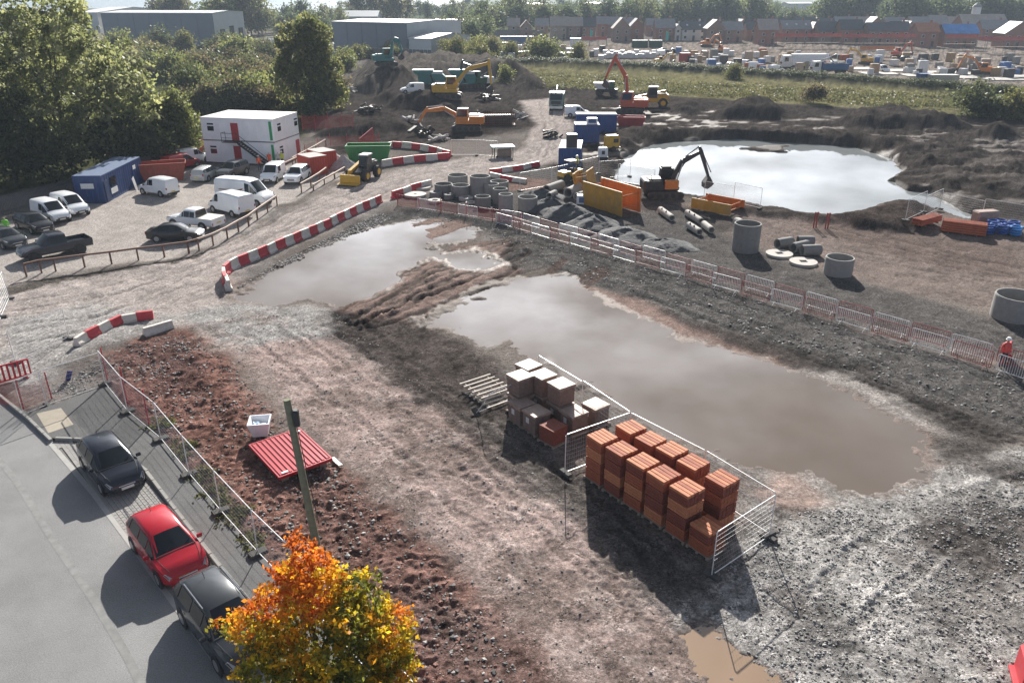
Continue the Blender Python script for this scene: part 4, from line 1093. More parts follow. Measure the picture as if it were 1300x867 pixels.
v = make_car("parked_van", "small white van standing next to the blue welfare cabin", "van", SMALLVAN, P_WHITE, (4, 5), [(3, 4), (4, 5)], None, (1.42, -1.30), .33, 'black', G_CP); park(v, (93, 278), hB, 4.36, 1.84)
v2 = dup(v, (0, 0, 0), 0, "small white van between the black estate and another white van"); park(v2, (68, 287), hB, 4.36, 1.84)
v = make_car("parked_car", "long black estate car parked beside the white van by the palisade fence", "car", ESTATE, P_BLACK, (5, 6), [(2, 3), (3, 4), (4, 5), (5, 6)], (1, 3), (1.42, -1.35), .34, group=G_CP); park(v, (46, 300), hB, 4.6, 1.82)
v = make_car("parked_car", "dark saloon cut off by the left edge behind the black pickup", "car", SALOON, P_CHAR, (5, 6), [(3, 4), (4, 5), (5, 6)], (2, 3), (1.4, -1.35), .33, group=G_CP); park(v, (10, 320), hB, 4.5, 1.8)
v = make_car("pickup_truck", "dark blue double cab pickup with open bed behind the timber rail", "pickup", scale_st(PICKUP, 1.0, 1.03, 1.04), P_DKBLUE, (5, 6), [(3, 4), (4, 5), (5, 6)], (2, 3), (1.75, -1.55), .40, group=G_CP, rim=BLACKP); bed(v, P_DKBLUE)
by_wheels(v, (98, 322.5), (51, 332), -1.55, 1.75, 1.88, 'l')
MB().tube([(-.72, -.7, 1.80), (.5, -.7, 1.84)], .03).build("roof_rail", BLACKP, v)
v = make_car("parked_car", "low black saloon parked against the timber rail", "car", SALOON, P_BLACK, (5, 6), [(3, 4), (4, 5), (5, 6)], (2, 3), (1.4, -1.35), .33, group=G_CP); by_wheels(v, (201, 308), (241, 307.5), -1.35, 1.4, 1.8, 'r')
v = make_car("pickup_truck", "white pickup with a cream bed cover between the saloon and the van", "pickup", PICKUP, P_WHITE, (5, 6), [(3, 4), (4, 5), (5, 6)], (2, 3), (1.7, -1.5), .38, group=G_CP); bed(v, P_WHITE, mat("cream bed cover", (.62, .58, .50), .6))
by_wheels(v, (264, 294.5), (216, 288.5), -1.5, 1.7, 1.84, 'l')
MIDVAN = scale_st(BIGVAN, .87, .98, .84)
v = make_car("parked_van", "white panel van with grey roof edge behind the white pickup", "van", MIDVAN, P_WHITE, (4, 5), [(3, 4), (4, 5)], None, (1.6, -1.45), .33, 'black', G_CP); park(v, (304, 279), heading((304, 279), (264, 268.5)), 5.1, 2.0, 'r', 'l')
v = make_car("parked_van", "long white high roof van with dark orange stripe on its side", "van", BIGVAN, P_WHITE, (4, 5), [(3, 4), (4, 5)], None, (1.95, -1.6), .35, 'black', G_CP); park(v, (337, 264.5), heading((273, 259), (334, 265)), 5.9, 2.05)
st = MB(); st.prism([(-2.3, 1.52), (-.2, 1.55), (.6, 1.75), (.2, 1.42), (-.1, 1.40), (-2.3, 1.45)], -1.03, -1.0)
st.build("side_stripe", mat("dark orange vinyl stripe", (.22, .07, .03), .5, var=.5, scale=5), v)
v = make_car("parked_van", "small white van backed up beside the blue welfare cabin", "van", SMALLVAN, P_WHITE, (4, 5), [(3, 4), (4, 5)], None, (1.42, -1.30), .33, 'black', G_CP); by_wheels(v, (207.5, 251), (180, 246.5), -1.3, 1.42, 1.84, 'l')
v = make_car("parked_car", "silver estate car parked left of the grey four by four", "car", ESTATE, P_SILVER, (5, 6), [(2, 3), (3, 4), (4, 5), (5, 6)], (1, 3), (1.42, -1.35), .34, group=G_CP); park(v, (261, 233), heading((260.8, 231.5), (282, 221)), 4.6, 1.82, 'r', 'r')
v = make_car("parked_car", "grey brown four by four facing out below the cabin stairs", "car", SUV, P_GREY, (5, 6), [(2, 3), (3, 4), (4, 5), (5, 6)], (1, 3), (1.35, -1.3), .38, group=G_CP); park(v, (291, 229.5), heading((312, 221), (291, 228.5)), 4.5, 1.86, 'f', 'l')
v = make_car("parked_van", "small white van facing out beside the white four by four", "van", SMALLVAN, P_WHITE, (4, 5), [(3, 4), (4, 5)], None, (1.42, -1.30), .33, 'black', G_CP); park(v, (350, 235), heading((366, 222.5), (350, 234)), 4.36, 1.84, 'f', 'l')
v = make_car("parked_car", "white four by four nearest the orange red storage boxes", "car", SUV, P_WHITE, (5, 6), [(2, 3), (3, 4), (4, 5), (5, 6)], (1, 3), (1.35, -1.3), .38, group=G_CP); park(v, (380, 236.5), heading((396, 225), (380, 235.5)), 4.5, 1.86, 'f', 'l')
# red vans and tipper by the hedge
v = make_car("parked_van", "red van parked between the rusty skip and the white van", "van", SMALLVAN, paint("red van paint", (.45, .03, .03), .15), (4, 5), [(3, 4), (4, 5)], None, (1.42, -1.3), .33, 'black', G_CP); park(v, (244, 224), heading((225, 218), (244, 212)), 4.36, 1.84, 'r', 'r')
p_ = GG(232, 214); v.location = p_; v.rotation_euler.z = math.radians(60)
v = dup(v2, GG(245, 207), math.radians(60), "white van parked behind the red van beside the hoarding")
SKIP_R = mat("rusty red skip paint", (.32, .06, .035), .7, var=.3, dirt_amt=.4)
def skip(name, label, p, rz, paintm, L=4.2, W=2.0, Hh=1.7, group="skips on the site", load=None):
    r = thing(name, label, "skip", p, rz, group)
    mb = MB(); a, b = L / 2, L / 2 - .55; w = W / 2
    outer = [(-b, 0), (b, 0), (a, Hh), (-a, Hh)]; t = .06
    for s in (-1, 1): mb.prism(outer, s * w - t / 2, s * w + t / 2)
    for s in (-1, 1):
        mb.add([(s * b, -w, 0), (s * b, w, 0), (s * a, w, Hh), (s * a, -w, Hh), (s * (b - t), -w, 0), (s * (b - t), w, 0), (s * (a - t), w, Hh), (s * (a - t), -w, Hh)], [(0, 1, 2, 3), (7, 6, 5, 4), (0, 3, 7, 4), (1, 5, 6, 2), (3, 2, 6, 7), (0, 4, 5, 1)])
    mb.box((0, 0, .04), (2 * b - .1, W - .1, .08)); mb.build("skip_shell", paintm, r)
    rb = MB()
    for k in range(5):
        x = -b + .3 + (2 * b - .6) * k / 4
        for s in (-1, 1): rb.box((x, s * (w + .055), Hh * .48), (.09, .05, Hh * .86))
    for s in (-1, 1): rb.box((0, s * (w + .02), Hh + .035), (L - .1, .12, .07))
    rb.build("stiffener", paintm, r)
    if load: load(r, b, w, Hh)
    return r
skip("skip", "rusty red open skip behind the small white van", GG(209, 228), math.radians(20), SKIP_R, 5.0, 2.2, 1.9)
skip("skip", "green skip behind the yellow telehandler", GG(469, 203), math.radians(4), mat("green skip paint", (.02, .20, .05), .6, var=.2, dirt_amt=.3), 5.6, 2.3, 1.9)

# ================================================================== SITE CABINS
CAB_W = mat("white cabin cladding", (.84, .86, .88), .5, var=.05, scale=1.0, dirt_amt=.12)
CAB_R = mat("pale cabin roof", (.66, .66, .64), .6, var=.12, scale=.7, dirt_amt=.3)
DOOR_R = mat("red cabin door", (.38, .03, .035), .5)
GREEN_S = mat("green corner panel", (.02, .28, .09), .5)
P0, P1, P2 = G(262, 206.5), G(352, 210.5), G(383.5, 197)
ax = (P1 - P0); CL = ax.length; axn = ax.normalized(); cab_ang = math.atan2(axn.y, axn.x); ay = Vector((-axn.y, axn.x, 0)); CWD = 3.35; CH = 2.72
def cabin(label, off, z, openings):
    r = thing("site_cabin", label, "cabin", P0 + axn * (CL / 2) + ay * off + Vector((0, 0, z)), cab_ang, "stacked white site cabins")
    x, y = CL / 2, CWD / 2 - .03
    w = MB(); w.bbox((0, 0, CH / 2), (CL, CWD - .06, CH - .10), .05)
    for k in range(1, 9):
        for s in (-1, 1): w.box((-x + CL * k / 9, s * (y + .005), CH / 2), (.05, .03, CH - .3))
    w.build("wall", CAB_W, r)
    MB().bbox((0, 0, CH - .02), (CL + .06, CWD - .01, .10), .03).build("roof", CAB_R, r)
    MB().box((0, 0, .05), (CL + .02, CWD - .02, .12)).build("base_frame", DARKSTEEL, r)
    for kind, u, face in openings:
        fx = lambda s, zz, wd, hh, t=.05: (MB().box((u, -y - .03, zz), (wd, t, hh)) if face == 'long' else MB().box((x + .02, u, zz), (t, wd, hh)))
        if kind == 'door': fx(0, 1.15, .95, 2.05).build("door", DOOR_R, r)
        elif kind == 'win':
            f = fx(0, 1.62, .95, 1.0).build("window", CAB_W, r)
            (MB().box((u, -y - .06, 1.45), (.84, .02, .55)) if face == 'long' else MB().box((x + .05, u, 1.45), (.02, .84, .55))).build("pane", GLASS, f)
            (MB().box((u, -y - .06, 1.98), (.84, .02, .20)) if face == 'long' else MB().box((x + .05, u, 1.98), (.02, .84, .20))).build("pane", GLASS, f)
        elif kind == 'green': fx(0, 1.38, .32, 2.2).build("corner_panel", GREEN_S, r)
    return r
hx = CL / 2
cabin("lower front white cabin with red door under the steel stairs", CWD / 2, 0.0, [('win', -hx + 1.3, 'long'), ('door', -.3, 'long'), ('green', hx - .35, 'long'), ('win', -.2, 'end')])
cabin("lower rear white cabin with a red door in its end wall", CWD * 1.5, 0.0, [('door', .9, 'end')])
cabin("upper front white cabin with red door at the stair landing", CWD / 2, CH, [('win', -hx + 1.3, 'long'), ('door', -.3, 'long'), ('green', hx - .35, 'long'), ('win', -.2, 'end')])
cabin("upper rear white cabin with small end window", CWD * 1.5, CH, [('win', .9, 'end')])
stair = thing("steel_staircase", "black steel stair and landing on the front of the stacked cabins", "staircase", P0 + axn * (CL / 2), cab_ang)
BST = mat("black painted steel", (.02, .02, .022), .5)
MB().box((-.6, -.55, CH + .02), (2.0, 1.0, .08)).build("landing", BST, stair)
tr = MB(); n = 14
for k in range(n): tr.box((.4 + 3.6 * (k + .5) / n, -.55, CH - CH * (k + .5) / n), (.26, .9, .04))
tr.build("treads", BST, stair)
for y in (-1.0, -.10):
    MB().add([(.4, y - .03, CH + .1), (4.05, y - .03, .05), (4.05, y - .03, -.0 + .25), (.4, y - .03, CH - .15), (.4, y + .03, CH + .1), (4.05, y + .03, .05), (4.05, y + .03, .25), (.4, y + .03, CH - .15)], [(0, 2, 1), (0, 1, 2), (0, 3, 7, 4), (0, 4, 5, 1), (4, 6, 5), (3, 1, 5, 7), (0, 1, 3), (4, 5, 7)]).build("stringer", BST, stair)
MB().tube([(-1.6, -1.02, CH), (-1.6, -1.02, CH + 1.1), (.4, -1.02, CH + 1.1), (4.05, -1.02, 1.1), (4.05, -1.02, .1)], .03).tube([(.4, -1.02, CH + 1.1), (.4, -1.02, CH)], .03).tube([(-1.6, -1.02, CH + .55), (.4, -1.02, CH + .55), (4.05, -1.02, .6)], .02).tube([(-1.6, -1.02, CH + 1.1), (-1.6, -.1, CH + 1.1), (-1.6, -.1, CH)], .03).build("handrail", BST, stair)
# blue welfare cabin
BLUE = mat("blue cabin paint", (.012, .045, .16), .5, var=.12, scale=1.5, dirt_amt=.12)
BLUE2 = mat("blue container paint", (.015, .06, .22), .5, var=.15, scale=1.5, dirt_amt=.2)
q0, q1, q2 = G(110, 255), G(135, 258.5), G(183.5, 231)
wl_ = (q2 - q1).length; wa = math.atan2(q2.y - q1.y, q2.x - q1.x); wm = (q1 + q2) / 2 + Vector((-math.sin(wa), math.cos(wa), 0)) * 1.4
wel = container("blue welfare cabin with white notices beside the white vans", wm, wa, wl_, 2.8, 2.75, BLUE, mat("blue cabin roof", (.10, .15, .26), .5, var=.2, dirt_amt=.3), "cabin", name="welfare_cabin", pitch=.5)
NOTICE = mat("white notice board", (.7, .7, .7), .6, var=.12, scale=6)
MB().box((-wl_ / 2 - .04, .1, 1.75), (.03, 1.25, .5)).build("notice", NOTICE, wel)
MB().box((-wl_ / 2 + 2.3, -1.44, .85), (1.5, .03, .55)).build("notice", NOTICE, wel)
MB().box((wl_ / 2 - 2.1, -1.44, 2.05), (.7, .03, .4)).build("notice", NOTICE, wel)
MB().box((-wl_ / 2 + 2.4, -1.425, 1.75), (1.3, .03, .9)).build("window", GLASS, wel)
MB().box((-wl_ / 2 + .75, -1.43, 1.15), (.85, .04, 2.0)).build("door", mat("darker blue door", (.01, .03, .10), .5), wel)
brd = thing("leaning_board", "white board leaning on the blue welfare cabin beside the van", "board", GG(173, 243), wa)
MB().box((0, 0, .75), (.5, .05, 1.6), M=Matrix.Rotation(-.35, 3, 'Y')).build("board", NOTICE, brd)
# blue containers by the pond
CG = "blue containers beside the pond"
ROOF_C = mat("dusty container roof", (.46, .45, .43), .8, var=.2, scale=.8, dirt_amt=.4)
a0, a1 = G(708, 217), G(737, 217); b0 = G(754, 199)
ca = math.atan2(b0.y - a1.y, b0.x - a1.x)
cdir = dirv(math.pi / 2 - .12)
cen = Vector(((a0.x + a1.x) / 2, (a0.y + a1.y) / 2)) + cdir * 3.1
container("blue container nearest the trench boxes with a dark unit on its roof", (cen.x, cen.y, 0), math.pi / 2 - .12, 6.06, 2.6, 2.6, BLUE2, ROOF_C, group=CG)
gen = thing("roof_unit", "dark slatted unit standing on the nearest blue container", "unit", (cen.x - .1, cen.y - 2.2, 2.63), 0)
MB().bbox((0, 0, .75), (1.25, 1.1, 1.5), .05).build("casing", mat("navy grey unit casing", (.05, .055, .07), .5), gen)
sl = MB()
for k in range(6): sl.box((-.5 + .2 * k, -.57, .75), (.05, .04, 1.3))
sl.build("slats", DARKSTEEL, gen)
p_ = G(745, 181.5); container("short blue container in the middle of the three by the pond", (p_.x, p_.y + 1.2, 0), 0.0, 3.4, 3.0, 2.5, BLUE2, ROOF_C, group=CG)
p_ = G(757, 169); container("long blue container behind the other two by the pond", (p_.x, p_.y + 1.2, 0), -.02, 6.06, 2.44, 2.7, BLUE2, ROOF_C, group=CG)
r = thing("site_unit", "white boxy unit standing on the middle blue container", "unit", G(751, 181.5) + Vector((0, .6, 2.53)), 0); MB().bbox((0, 0, .4), (1.5, .9, .8), .06).build("casing", CAB_W, r); MB().box((0, -.47, .4), (1.1, .03, .5)).build("grille", BLUE2, r)
r = thing("generator", "yellow generator on a trailer beside the blue containers", "generator", GG(776, 192), .3); MB().bbox((0, 0, 1.3), (1.9, 1.4, 1.5), .25).build("canopy", mat("yellow machine paint", (.50, .29, .02), .5, var=.15, dirt_amt=.35), r); MB().box((0, 0, .45), (2.2, 1.2, .15)).build("chassis", DARKSTEEL, r); MB().cyl((0, -.75, .35), (0, .75, .35), .35, n=14).build("wheel", TYRE, r); MB().tube([(1, 0, .45), (2.2, 0, .45)], .05).build("tow_bar", DARKSTEEL, r); MB().box((.3, -.72, 1.4), (.7, .03, .5)).build("vent", BLACKP, r)
r = thing("water_tank", "white caged water tank beside the yellow generator", "tank", GG(765, 201), .1); MB().bbox((0, 0, .70), (1.1, 1.1, 1.15), .12).build("tank", CAB_W, r); MB().box((0, 0, .07), (1.2, 1.2, .14)).build("base_pallet", DARKSTEEL, r); MB().cyl((0, 0, 1.27), (0, 0, 1.36), .15, n=12).build("lid", BLACKP, r); MB().box((-.05, -.57, .7), (.4, .03, .45)).build("label_panel", BLACKP, r)
skip("red_skip", "small red skip dumper behind the long blue container", GG(800, 160), -.1, mat("red skip paint", (.36, .03, .03), .6, var=.2, dirt_amt=.3), 4.6, 2.2, 1.5)

# ================================================================== BARRIERS, FENCES, RAILS
RED_PL = mat("red plastic barrier", (.50, .035, .05), .55, var=.15, scale=3, dirt_amt=.3)
WHT_PL = mat("dirty white plastic barrier", (.62, .58, .53), .6, var=.15, scale=3, dirt_amt=.45)
def barrier_mesh(L, Hh, m):
    a = MB(); prof = [(-.25, 0), (.25, 0), (.25, .12), (.13, .3), (.11, Hh), (-.11, Hh), (-.13, .3), (-.25, .12)]
    n = len(prof); x = L / 2 - .012
    a.add([(-x, y, z) for y, z in prof] + [(x, y, z) for y, z in prof], [(i, (i + 1) % n, (i + 1) % n + n, i + n) for i in range(n)] + [tuple(range(n)), tuple(reversed(range(n, 2 * n)))])
    a.box((-L * .28, 0, .14), (L * .16, .52, .10)); a.box((L * .28, 0, .14), (L * .16, .52, .10))
    return a.mesh("traffic_barrier", m)
BAR_ME = {}
NUMW = ["first", "second", "third", "fourth", "fifth", "sixth", "seventh", "eighth", "ninth", "tenth", "eleventh", "twelfth", "thirteenth", "fourteenth", "fifteenth", "sixteenth", "seventeenth", "eighteenth", "nineteenth", "twentieth"]
def ordinal(i): return NUMW[i] if i < 20 else "%dth" % (i + 1)
def barrier_run(pts, L, Hh, start, desc, group, jitter=.11, seq=None):
    P = [Vector(p) for p in pix(*pts)]; seg = []; tot = 0
    for a, b in zip(P, P[1:]): seg.append((a, b, tot, (b - a).length)); tot += (b - a).length
    n = max(1, round(tot / L)); Lr = tot / n
    for k in range(n):
        s0, s1 = k * Lr, (k + 1) * Lr
        def at(s):
            for a, b, t0, l in seg:
                if s <= t0 + l + 1e-6: return a + (b - a) * ((s - t0) / l)
            return P[-1]
        a, b = at(s0), at(s1); red = (k + start) % 2 == 0 if seq is None else seq[k % len(seq)] == 'r'
        key = (round((b - a).length, 1), Hh, red)
        if key not in BAR_ME: BAR_ME[key] = barrier_mesh(key[0] + .02, Hh, RED_PL if red else WHT_PL)
        c = (a + b) / 2
        o = link("traffic_barrier", BAR_ME[key], None, (c.x, c.y, max(gz(c.x, c.y), W_LEVEL) - .02), math.atan2(b.y - a.y, b.x - a.x) + random.uniform(-jitter, jitter))
        tag(o, "%s %s barrier block %s" % (ordinal(k), "red" if red else "white", desc), "barrier", group)
barrier_run(((292, 369), (284, 356), (288, 347), (302, 339), (340, 323), (380, 305), (420, 287), (455, 270), (484, 258)), 1.12, .8, 1, "along the left puddle from its near end", "red and white blocks along the left puddle")
barrier_run(((97, 440), (125, 424), (155, 409), (195, 403)), 1.05, .55, 1, "by the site entrance from the left", "red and white blocks at the site entrance")
barrier_run(((184, 427), (219, 416)), 2.0, .55, 1, "lying loose beside the entrance row", "loose barrier block")
barrier_run(((478, 192), (500, 187), (530, 190), (555, 195), (571, 200)), 1.6, .85, 0, "on the far side of the upper loop from the green skip", "red and white blocks of the upper loop far side")
barrier_run(((571, 203), (545, 204), (515, 207), (485, 212)), 1.6, .85, 0, "on the near side of the upper loop from its tip", "red and white blocks of the upper loop near side")
barrier_run(((498, 252), (514, 247), (530, 241), (548, 237)), 1.5, .8, 0, "behind the manhole slabs from the left", "red and white blocks behind the manhole slabs")
barrier_run(((622, 221), (640, 219), (662, 216), (684, 211)), 1.6, .6, 0, "beyond the concrete rings from the left", "red and white blocks beyond the concrete rings")
barrier_run(((622, 224), (648, 229), (668, 232)), 2.0, .5, 1, "lying near the concrete rings from the left", "pale blocks lying near the concrete rings")
# crowd control barriers in two staggered rows
GALV = mat("galvanised barrier tube", (.70, .71, .72), .45, .2, var=.1, scale=5)
REDT = mat("red coated barrier tube", (.30, .025, .03), .5, var=.15, scale=5, dirt_amt=.3)
def crowd_proto(m, L=2.2):
    fr = MB().tube([(-L / 2 + .02, 0, .18), (-L / 2 + .02, 0, 1.05), (-L / 2 + .08, 0, 1.1), (L / 2 - .08, 0, 1.1), (L / 2 - .02, 0, 1.05), (L / 2 - .02, 0, .18)], .021, 6, True).mesh("frame", m)
    br = MB()
    for k in range(1, 18): br.cyl((-L / 2 + L * k / 18, 0, .19), (-L / 2 + L * k / 18, 0, 1.09), .013, n=4, caps=False)
    br = br.mesh("upright_bars", m)
    ft = MB().tube([(0, -.30, .02), (0, -.05, .19), (0, .05, .19), (0, .30, .02)], .018, 5).mesh("foot", m)
    return fr, br, ft
CROWD = {True: crowd_proto(REDT), False: crowd_proto(GALV)}
def crowd(c, rz, red, label, group, z=0.0, lean=0.0):
    r = thing("crowd_barrier", label, "barrier", (c[0], c[1], z), rz, group)
    r.rotation_euler = (lean, 0, rz)
    fr, br, ft = CROWD[red]
    link("frame", fr, r); b = link("upright_bars", br, r); b['kind'] = 'stuff'
    for s in (-.8, .8): link("foot", ft, r, (s, 0, 0))
def crowd_row(p0, p1, first_red, desc, group, step=2.25):
    a, b = G(*p0), G(*p1); L = (b - a).length; n = round(L / step); ang = math.atan2(b.y - a.y, b.x - a.x)
    for k in range(n):
        c = a + (b - a) * ((k + .5) / n); red = (k % 2 == 0) == first_red
        crowd(c, ang + random.uniform(-.03, .03), red, "%s barrier %s, %s from the left" % ("dark red" if red else "galvanised", desc, ordinal(k)), group, gz(c.x, c.y), random.uniform(-.05, .05))
crowd_row((663, 286), (1257, 459), False, "in the rear row above the gravel strip", "barriers of the rear row")
crowd_row((629, 285), (1204, 451), False, "in the front row above the gravel strip", "barriers of the front row")
crowd_row((505, 262), (663, 286), True, "in the single row below the manhole slabs", "barriers below the manhole slabs")
crowd_row((1204, 451), (1320, 490), True, "at the right end of the front row", "barriers at the right end")
crowd_row((1257, 459), (1400, 500), True, "at the right end of the rear row", "barriers at the far right")
p_ = GG(1276, 458); person_o = None
r = thing("red_barrier_gate", "pinkish red plastic barrier standing among the crowd barriers at right", "barrier", p_, .9)
MB().bbox((0, 0, .62), (1.7, .14, .75), .05).build("panel", RED_PL, r)
for s in (-.6, .6): MB().bbox((s, 0, .12), (.14, .5, .24), .04).build("foot", RED_PL, r)
# welded mesh fence panels
def heras_proto(L=3.45, Hh=2.0):
    m = STEEL
    fr = MB().tube([(-L / 2, 0, .12), (-L / 2, 0, Hh - .06), (-L / 2 + .06, 0, Hh), (L / 2 - .06, 0, Hh), (L / 2, 0, Hh - .06), (L / 2, 0, .12)], .021, 6, True).mesh("frame", GALV)
    w = MB()
    for k in range(1, 30): w.cyl((-L / 2 + L * k / 30, 0, .14), (-L / 2 + L * k / 30, 0, Hh - .02), .003, n=3, caps=False)
    for k in range(1, 9): w.cyl((-L / 2, 0, .12 + (Hh - .12) * k / 9), (L / 2, 0, .12 + (Hh - .12) * k / 9), .0055, n=3, caps=False)
    w = w.mesh("wire_mesh", STEEL)
    ft = MB().bbox((0, 0, .07), (.26, .68, .14), .03).mesh("foot_block", mat("dark rubber foot", (.05, .05, .05), .9, dirt_amt=.4))
    return fr, w, ft
HERAS = heras_proto()
def heras(a, b, label, group, z=None, lean=0.0, za=0.0, w=None):
    """fence panel from ground point a to b"""
    c = (a + b) / 2; rz = math.atan2(b.y - a.y, b.x - a.x); L = (Vector((b.x, b.y)) - Vector((a.x, a.y))).length
    r = thing("fence_panel", label, "fence", (c.x, c.y, gz(c.x, c.y) + .02 if z is None else z), 0, group)
    r.rotation_euler = (lean, 0, rz); r.scale = (L / 3.45, 1, 1)
    fr, wm_, ft = HERAS
    link("frame", fr, r); m_ = link("wire_mesh", wm_, r); m_['kind'] = 'stuff'
    for s in (-1.68, 1.68): link("foot_block", ft, r, (s, 0, 0))
    return r
def heras_run(pts, desc, group, z=None, lean=0.0):
    P = [G(*p) for p in pts]; k = 0
    for a, b in zip(P, P[1:]):
        n = max(1, round((b - a).length / 3.5))
        for i in range(n):
            heras(a + (b - a) * (i / n), a + (b - a) * ((i + 1) / n), "%s mesh fence panel %s" % (ordinal(k), desc), group, z, lean); k += 1
heras_run(((134, 490), (163, 526), (205, 561), (241, 606), (281, 653), (328, 706), (395, 775), (470, 860), (540, 950)), "along the pavement counted from the site entrance", "mesh fence along the pavement", z=.10)
heras_run(((30, 527), (60, 515), (134, 490)), "across the end of the pavement", "mesh fence across the pavement end")
heras_run(((20, 462), (88, 430)), "leading to the entrance barrier blocks", "mesh fence at the entrance")
heras_run(((-60, 470), (-10, 430), (12, 380)), "at the left edge below the timber rail", "mesh fence at the left edge")
FP = "mesh fence round the stacked pallets"
heras_run(((717, 604), (797, 574)), "at the left end of the red brick stacks", FP)
heras_run(((797, 574), (890, 626), (976, 683)), "behind the red brick stacks", FP + " behind the bricks")
heras_run(((976, 684), (903, 734)), "closing the right end of the red brick stacks", FP + " right end")
heras_run(((683, 494), (738, 530), (797, 573)), "behind the grey block packs", FP + " behind the blocks")
heras(G(604, 526), G(676, 495), "mesh fence panel leaning outwards beside the grey block packs", FP + " left end", lean=.62)
heras_run(((660, 243), (700, 236), (760, 222), (800, 219)), "between the roller and the pond", "mesh fence behind the trench boxes")
heras_run(((893, 256), (930, 263), (964, 271)), "behind the low trench box by the pond", "mesh fence by the low trench box")
heras_run(((784, 232), (830, 240)), "between the tall trench box and the pond", "mesh fence by the black excavator")
heras_run(((1147, 290), (1192, 268)), "left of the red pipe stacks", "mesh fence round the pipe store left")
heras_run(((1192, 268), (1245, 280), (1300, 290), (1400, 300)), "behind the blue barrels", "mesh fence round the pipe store")
heras_run(((573, 198), (605, 198), (632, 200)), "at the tip of the upper barrier loop", "mesh fence by the upper loop")
p_ = GG(14, 484); r = thing("red_barrier", "red slotted plastic barrier at the left end of the pavement", "barrier", p_, .75)
MB().tube([(-1.0, 0, .12), (1.0, 0, .12), (1.0, 0, 1.0), (-1.0, 0, 1.0)], .05, 6, True).build("frame", RED_PL, r)
for k in range(1, 8): MB().bbox((-1.0 + .25 * k, 0, .56), (.11, .06, .8), .015).build("slat", RED_PL, r)
for s in (-.75, .75): MB().bbox((s, 0, .06), (.12, .6, .10), .03).build("foot", RED_PL, r)
p_ = GG(1297, 864); r = thing('red_barrier', 'red plastic barrier cut off by the bottom right corner', 'barrier', p_, 1.2); MB().bbox((0, 0, .5), (1.2, .3, .9), .08).build('panel', RED_PL, r); MB().bbox((0, 0, .05), (1.0, .6, .1), .03).build('foot', RED_PL, r)
# red mesh screens
RNET = mat("red mesh sheet", (.36, .03, .04), .7, var=.2, scale=4)
REDP = mat("red painted steel", (.42, .03, .04), .5, var=.12, dirt_amt=.2)
def net_material():
    m = bpy.data.materials.new("red plastic netting"); m.use_nodes = True; N = m.node_tree.nodes; L = m.node_tree.links
    b = N['Principled BSDF']; b.inputs['Base Color'].default_value = (.38, .03, .04, 1); b.inputs['Roughness'].default_value = .6
    tc = N.new("ShaderNodeTexCoord"); br = N.new("ShaderNodeTexBrick"); br.inputs['Scale'].default_value = 11.0; br.offset = 0.5
    br.inputs['Mortar Size'].default_value = .028; br.inputs['Color1'].default_value = (0, 0, 0, 1); br.inputs['Color2'].default_value = (0, 0, 0, 1); br.inputs['Mortar'].default_value = (1, 1, 1, 1)
    mp = N.new("ShaderNodeMapping"); mp.inputs['Rotation'].default_value = (math.pi / 2, 0, 0); L.new(tc.outputs['Object'], mp.inputs[0]); L.new(mp.outputs[0], br.inputs['Vector'])
    L.new(br.outputs['Color'], b.inputs['Alpha']); return m
NET = net_material()
def net_screen(a, b, label, Hh=1.2, posts=3, group="red netting screens", sag=.06, z=None):
    c = (a + b) / 2; L = (b - a).length
    r = thing("netting_screen", label, "netting", (c.x, c.y, gz(c.x, c.y) if z is None else z), math.atan2(b.y - a.y, b.x - a.x), group)
    m = MB(); n = 8; vs = [(-L / 2 + L * i / n, 0, 0.05) for i in range(n + 1)] + [(-L / 2 + L * i / n, .03 * math.sin(i * 2.1), Hh - sag * abs(math.sin(i * 1.7))) for i in range(n + 1)]
    m.add(vs, [(i, i + 1, i + n + 2, i + n + 1) for i in range(n)]); m.build("netting", NET, r)
    for k in range(posts): x = -L / 2 + L * k / (posts - 1); MB().cyl((x, 0, -.2), (x + random.uniform(-.05, .05), .02, Hh + .25), .035, n=6).build("post", REDP, r)
    return r
net_screen(G(137, 486), G(190, 543), "torn red netting on red posts hanging by the pavement corner", 1.9, 3)
net_screen(G(-4, 512), G(30, 520), "red netting at the left end of the pavement", 1.6, 2)
net_screen(G(30, 520), G(66, 506), "low red netting in front of the stony bank", 1.3, 2)
net_screen(G(478, 800), G(520, 868), "red netting behind the autumn tree", 1.4, 2)
net_screen(G(505, 262), G(560, 268), "red netting left of the upper gravel strip", 1.0, 3)
net_screen(G(560, 268), G(660, 288), "red netting behind the barriers below the concrete rings", 1.0, 4)
def hoarding(a, b, label, Hh, n, m=REDP, rail=None, group="red hoarding beside the site cabins"):
    L = (b - a).length; c = (a + b) / 2
    r = thing("hoarding", label, "hoarding", (c.x, c.y, gz(c.x, c.y)), math.atan2(b.y - a.y, b.x - a.x), group)
    for k in range(n): MB().box((-L / 2 + L * (k + .5) / n, random.uniform(-.01, .01), Hh / 2), (L / n - .03, .04, Hh)).build("panel", m, r)
    if rail: MB().box((0, -.02, Hh + .06), (L, .14, .10)).build("top_rail", rail, r)
    for k in range(n + 1): MB().box((-L / 2 + L * k / n, .06, Hh * .52), (.09, .08, Hh * 1.04)).build("post", m, r)
    return r
WRAIL = mat("pale painted rail", (.60, .50, .44), .7, var=.2, scale=2, dirt_amt=.3)
hoarding(G(210, 208), G(258, 196), "red hoarding with pale rail left of the white cabins", 1.7, 5, rail=WRAIL)
hoarding(G(225, 200), G(262, 188), "red hoarding behind the left hoarding beside the cabins", 1.6, 4)
def red_fence(a, b, label, Hh, n, group="red mesh fence around the compound"):
    """posts with sagging red netting"""
    r = net_screen(a, b, label, Hh, n, group); return r
